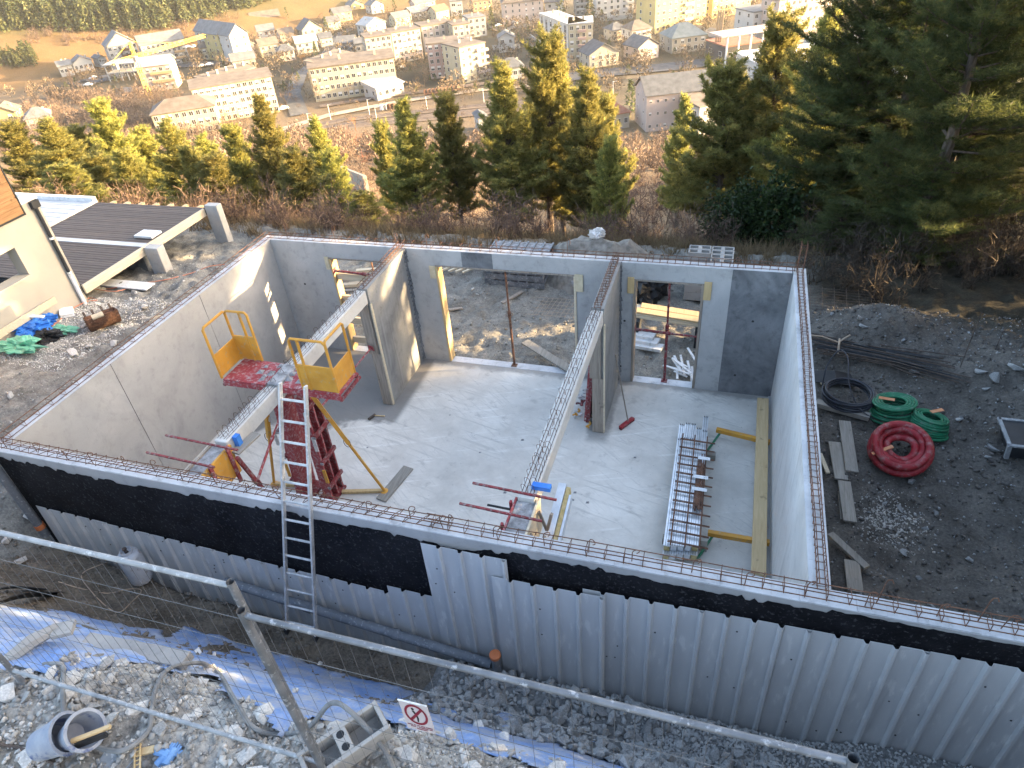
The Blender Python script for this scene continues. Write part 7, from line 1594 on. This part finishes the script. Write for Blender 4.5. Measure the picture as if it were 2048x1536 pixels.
# catenary masts and lamp posts
for k, (u_, v_, h_, lb) in enumerate(((622, 262, 34, 'pale line mast left of the orange willow'), (662, 240, 30, 'pale line mast above the orange willow'), (740, 232, 32, 'pale line mast by the stacked crates'), (755, 246, 30, 'pale line mast right of the willow'), (855, 222, 28, 'pale line mast right of the stacked crates'), (968, 205, 26, 'pale line mast near the central pines'), (1226, 190, 26, 'pale line mast right of the central pines'), (1418, 142, 18, 'lamp post by the roundabout'), (1090, 158, 22, 'lamp post behind the tallest pine'), (826, 58, 34, 'tall street lamp above the stepped block'))):
    p = onz(u_, v_, VAL); d = float((p - CAM) @ _fw); h = h_ / FPX * d; t = thing('line_mast', lb, 'mast', p, 'masts in the valley'); MB().tube([p, p + V(0, 0, h)], [.16, .09], 6).build('pole', M_frame, t); MB().tube([p + V(0, 0, h - .2), p + V(1.4, .5, h)], .07, 5).build('arm', M_frame, t)
for k in range(4):
    p = onz(765 + 7.5 * k, 222 - 1 * k, VAL) + V(0, 0, .45); tag(MB().box(p[0] - .6, p[0] + .6, p[1] - .8, p[1] + .8, p[2], p[2] + 1.8).build('crate', (M_white, M_stone, M_rust, M_rust)[k], bevel=.08), f'{("first", "second", "third", "last")[k]} from the left of the crates standing by the tracks', 'crate', 'crates by the tracks')
# timber pylon and canopy of the sports ground
p = onz(1433, 121, VAL); d = float((p - CAM) @ _fw); h = 90 / FPX * d; t = thing('timber_pylon', 'tall timber pylon with a canopy beside the road', 'pylon', p); M_pyl = wood('pylon_timber', (.30, .20, .11), (.42, .30, .18), sc=(6, 6, .4))
for q in (-1.0, 0, 1.0): MB().beam(p + V(q * .9, 0, 0), p + V(q * .9, 0, h), .7, 1.2).build('post', M_pyl, t)
u1 = onz(1441, 75, VAL + 13); u2 = onz(1560, 58, VAL + 13); dd = unit((u2 - u1)[None])[0]; s = V(-dd[1], dd[0], 0)
MB().hexa([u1 - s * 1, u2 - s * 1, u2 + s * 9, u1 + s * 9], [u1 - s * 1 + V(0, 0, .5), u2 - s * 1 + V(0, 0, .5), u2 + s * 9 + V(0, 0, .5), u1 + s * 9 + V(0, 0, .5)]).build('canopy', WM['rose'], t)
for f in (.12, .32, .52, .72, .92): q = u1 + (u2 - u1) * f; MB().tube([(q[0], q[1], VAL), (q[0], q[1], q[2])], .35, 8).build('column', M_frame, t)
# cars
def car_proto():
    t = thing('parked_car', 'x', 'car', (0, 0, 0)); b = MB(); pr = [(-2.1, .35), (-2.1, .8), (-1.9, .95), (-1.2, 1.0), (-.7, 1.42), (.9, 1.45), (1.6, 1.0), (2.05, .9), (2.1, .35)]
    n = len(pr); vs_ = [(x_, -.85 * (1 if z_ < 1.1 else .82), z_) for x_, z_ in pr] + [(x_, .85 * (1 if z_ < 1.1 else .82), z_) for x_, z_ in pr]
    b.add(vs_, [tuple(range(n)), tuple(range(2 * n - 1, n - 1, -1))] + [(i, n + i, n + (i + 1) % n, (i + 1) % n) for i in range(n)]); loc(b, 'body', M_frame, t, bevel=.05)
    g = MB()
    for s_ in (-1, 1): g.add([(-1.0, s_ * .80, 1.03), (1.3, s_ * .80, 1.03), (.8, s_ * .715, 1.38), (-.6, s_ * .715, 1.38)], [(0, 1, 2, 3)])
    loc(g, 'side_glass', M_glass, t); loc(MB().add([(-1.22, -.66, 1.03), (-1.22, .66, 1.03), (-.76, .6, 1.40), (-.76, -.6, 1.40)], [(0, 1, 2, 3)]), 'windscreen', M_glass, t)
    loc(MB().add([(1.57, -.66, 1.05), (1.57, .66, 1.05), (.97, .6, 1.42), (.97, -.6, 1.42)], [(0, 1, 2, 3)]), 'rear_window', M_glass, t)
    for x_ in (-1.3, 1.3):
        for s_ in (-1, 1): loc(MB().tube([(x_, s_ * .72, .32), (x_, s_ * .9, .32)], .32, 12), 'wheel', M_black, t)
    return t
cp = car_proto(); CC = [M_white, mat('silver_car_paint', (.35, .36, .37), (.4, .41, .42), 1, .3), mat('dark_car_paint', (.03, .035, .045), (.05, .055, .07), 1, .3), mat('blue_car_paint', (.04, .09, .2), (.06, .12, .26), 1, .3)]
CARS = ((178, 174, 0, 'white car parked beside the bare poplar'), (188, 160, 0, 'white car in the upper row beside the poplar'), (168, 168, 2, 'dark car beside the poplar'), (388, 97, 0, 'white car left of the small white house'), (376, 98, 0, 'white car at the end of the row by the gabled block'), (403, 136, 1, 'silver car in the village street'), (420, 133, 0, 'white car in the village street'), (438, 132, 2, 'dark car in the village street'), (568, 222, 0, 'white car at the end of the street'), (462, 236, 1, 'silver car behind the hip roofed block'), (475, 234, 0, 'white car behind the hip roofed block'), (870, 154, 0, 'white van-like car before the rose block'), (912, 156, 0, 'white car before the rose block, right'), (862, 146, 2, 'dark car before the rose block, left'), (880, 144, 3, 'blue car before the rose block'), (907, 146, 1, 'silver car before the rose block, middle'), (997, 55, 0, 'white car in the upper car park, left'), (1032, 51, 0, 'white car in the upper car park, right'), (1700, 62, 0, 'white car by the grey blocks at the top right'), (845, 107, 3, 'blue car between the beige and rose blocks'), (1225, 38, 1, 'silver car below the white balcony block'), (1205, 37, 2, 'dark car below the white balcony block'), (800, 140, 0, 'white vehicle right of the loggia block'), (1303, 48, 2, 'dark car by the yellow block'))
for k, (u_, v_, c_, lb) in enumerate(CARS):
    p = onz(u_, v_, VAL); p[2] = VAL + .5; o = cp if k == 0 else copy_tree(cp); o.location = tuple(p); o.rotation_euler[2] = R_(20 + 60 * (k % 2) + 9 * (k % 5)); tag(o, lb, 'car', 'cars parked in the town')
    for ch in o.children:
        if ch.name.startswith('body'): ch.data = ch.data.copy() if k else ch.data; ch.data.materials[0] = CC[c_]
# concrete garden walls and stock yard fences in the town
for k, (q0, q1, lb) in enumerate((((1060, 45 + 32, 0), (1120, 118, 0), 'white boundary wall of the green court'), ((985, 100, 0), (1040, 97, 0), 'white garden wall of the gable house'), ((1200, 43, 0), (1265, 37, 0), 'white retaining wall below the balcony block'), ((250, 185, 0), (320, 178, 0), 'pale wall in front of the balcony building'))):
    a, b_ = onz(q0[0], q0[1], VAL), onz(q1[0], q1[1], VAL); tag(MB().beam(a + V(0, 0, 1), b_ + V(0, 0, 1), .3, 2.2).build('boundary_wall', WM['white']), lb, 'wall')
a, b_ = at(676, 352), at(738, 392); tag(MB().beam(a + V(0, 0, 1.0), b_ + V(0, 0, 1.0), .4, 2.6).build('retaining_wall', WM['beige']), 'pale retaining wall on the slope right of the broad dark pine', 'wall')
# haze of the valley air
def haze():
    o = MB().box(-1000, 500, -70, 1000, -64, 22).build('haze', bpy.data.materials.new('valley_air')); struct(o, 'stuff')
    mt = o.data.materials[0]; mt.use_nodes = True; nt = mt.node_tree; nt.nodes.clear(); out = nt.nodes.new('ShaderNodeOutputMaterial'); v = nt.nodes.new('ShaderNodeVolumePrincipled')
    v.inputs['Color'].default_value = (.95, .93, .90, 1); v.inputs['Density'].default_value = HAZE; v.inputs['Anisotropy'].default_value = .3; nt.links.new(v.outputs[0], out.inputs['Volume'])
HAZE = .00012
if HAZE: haze()
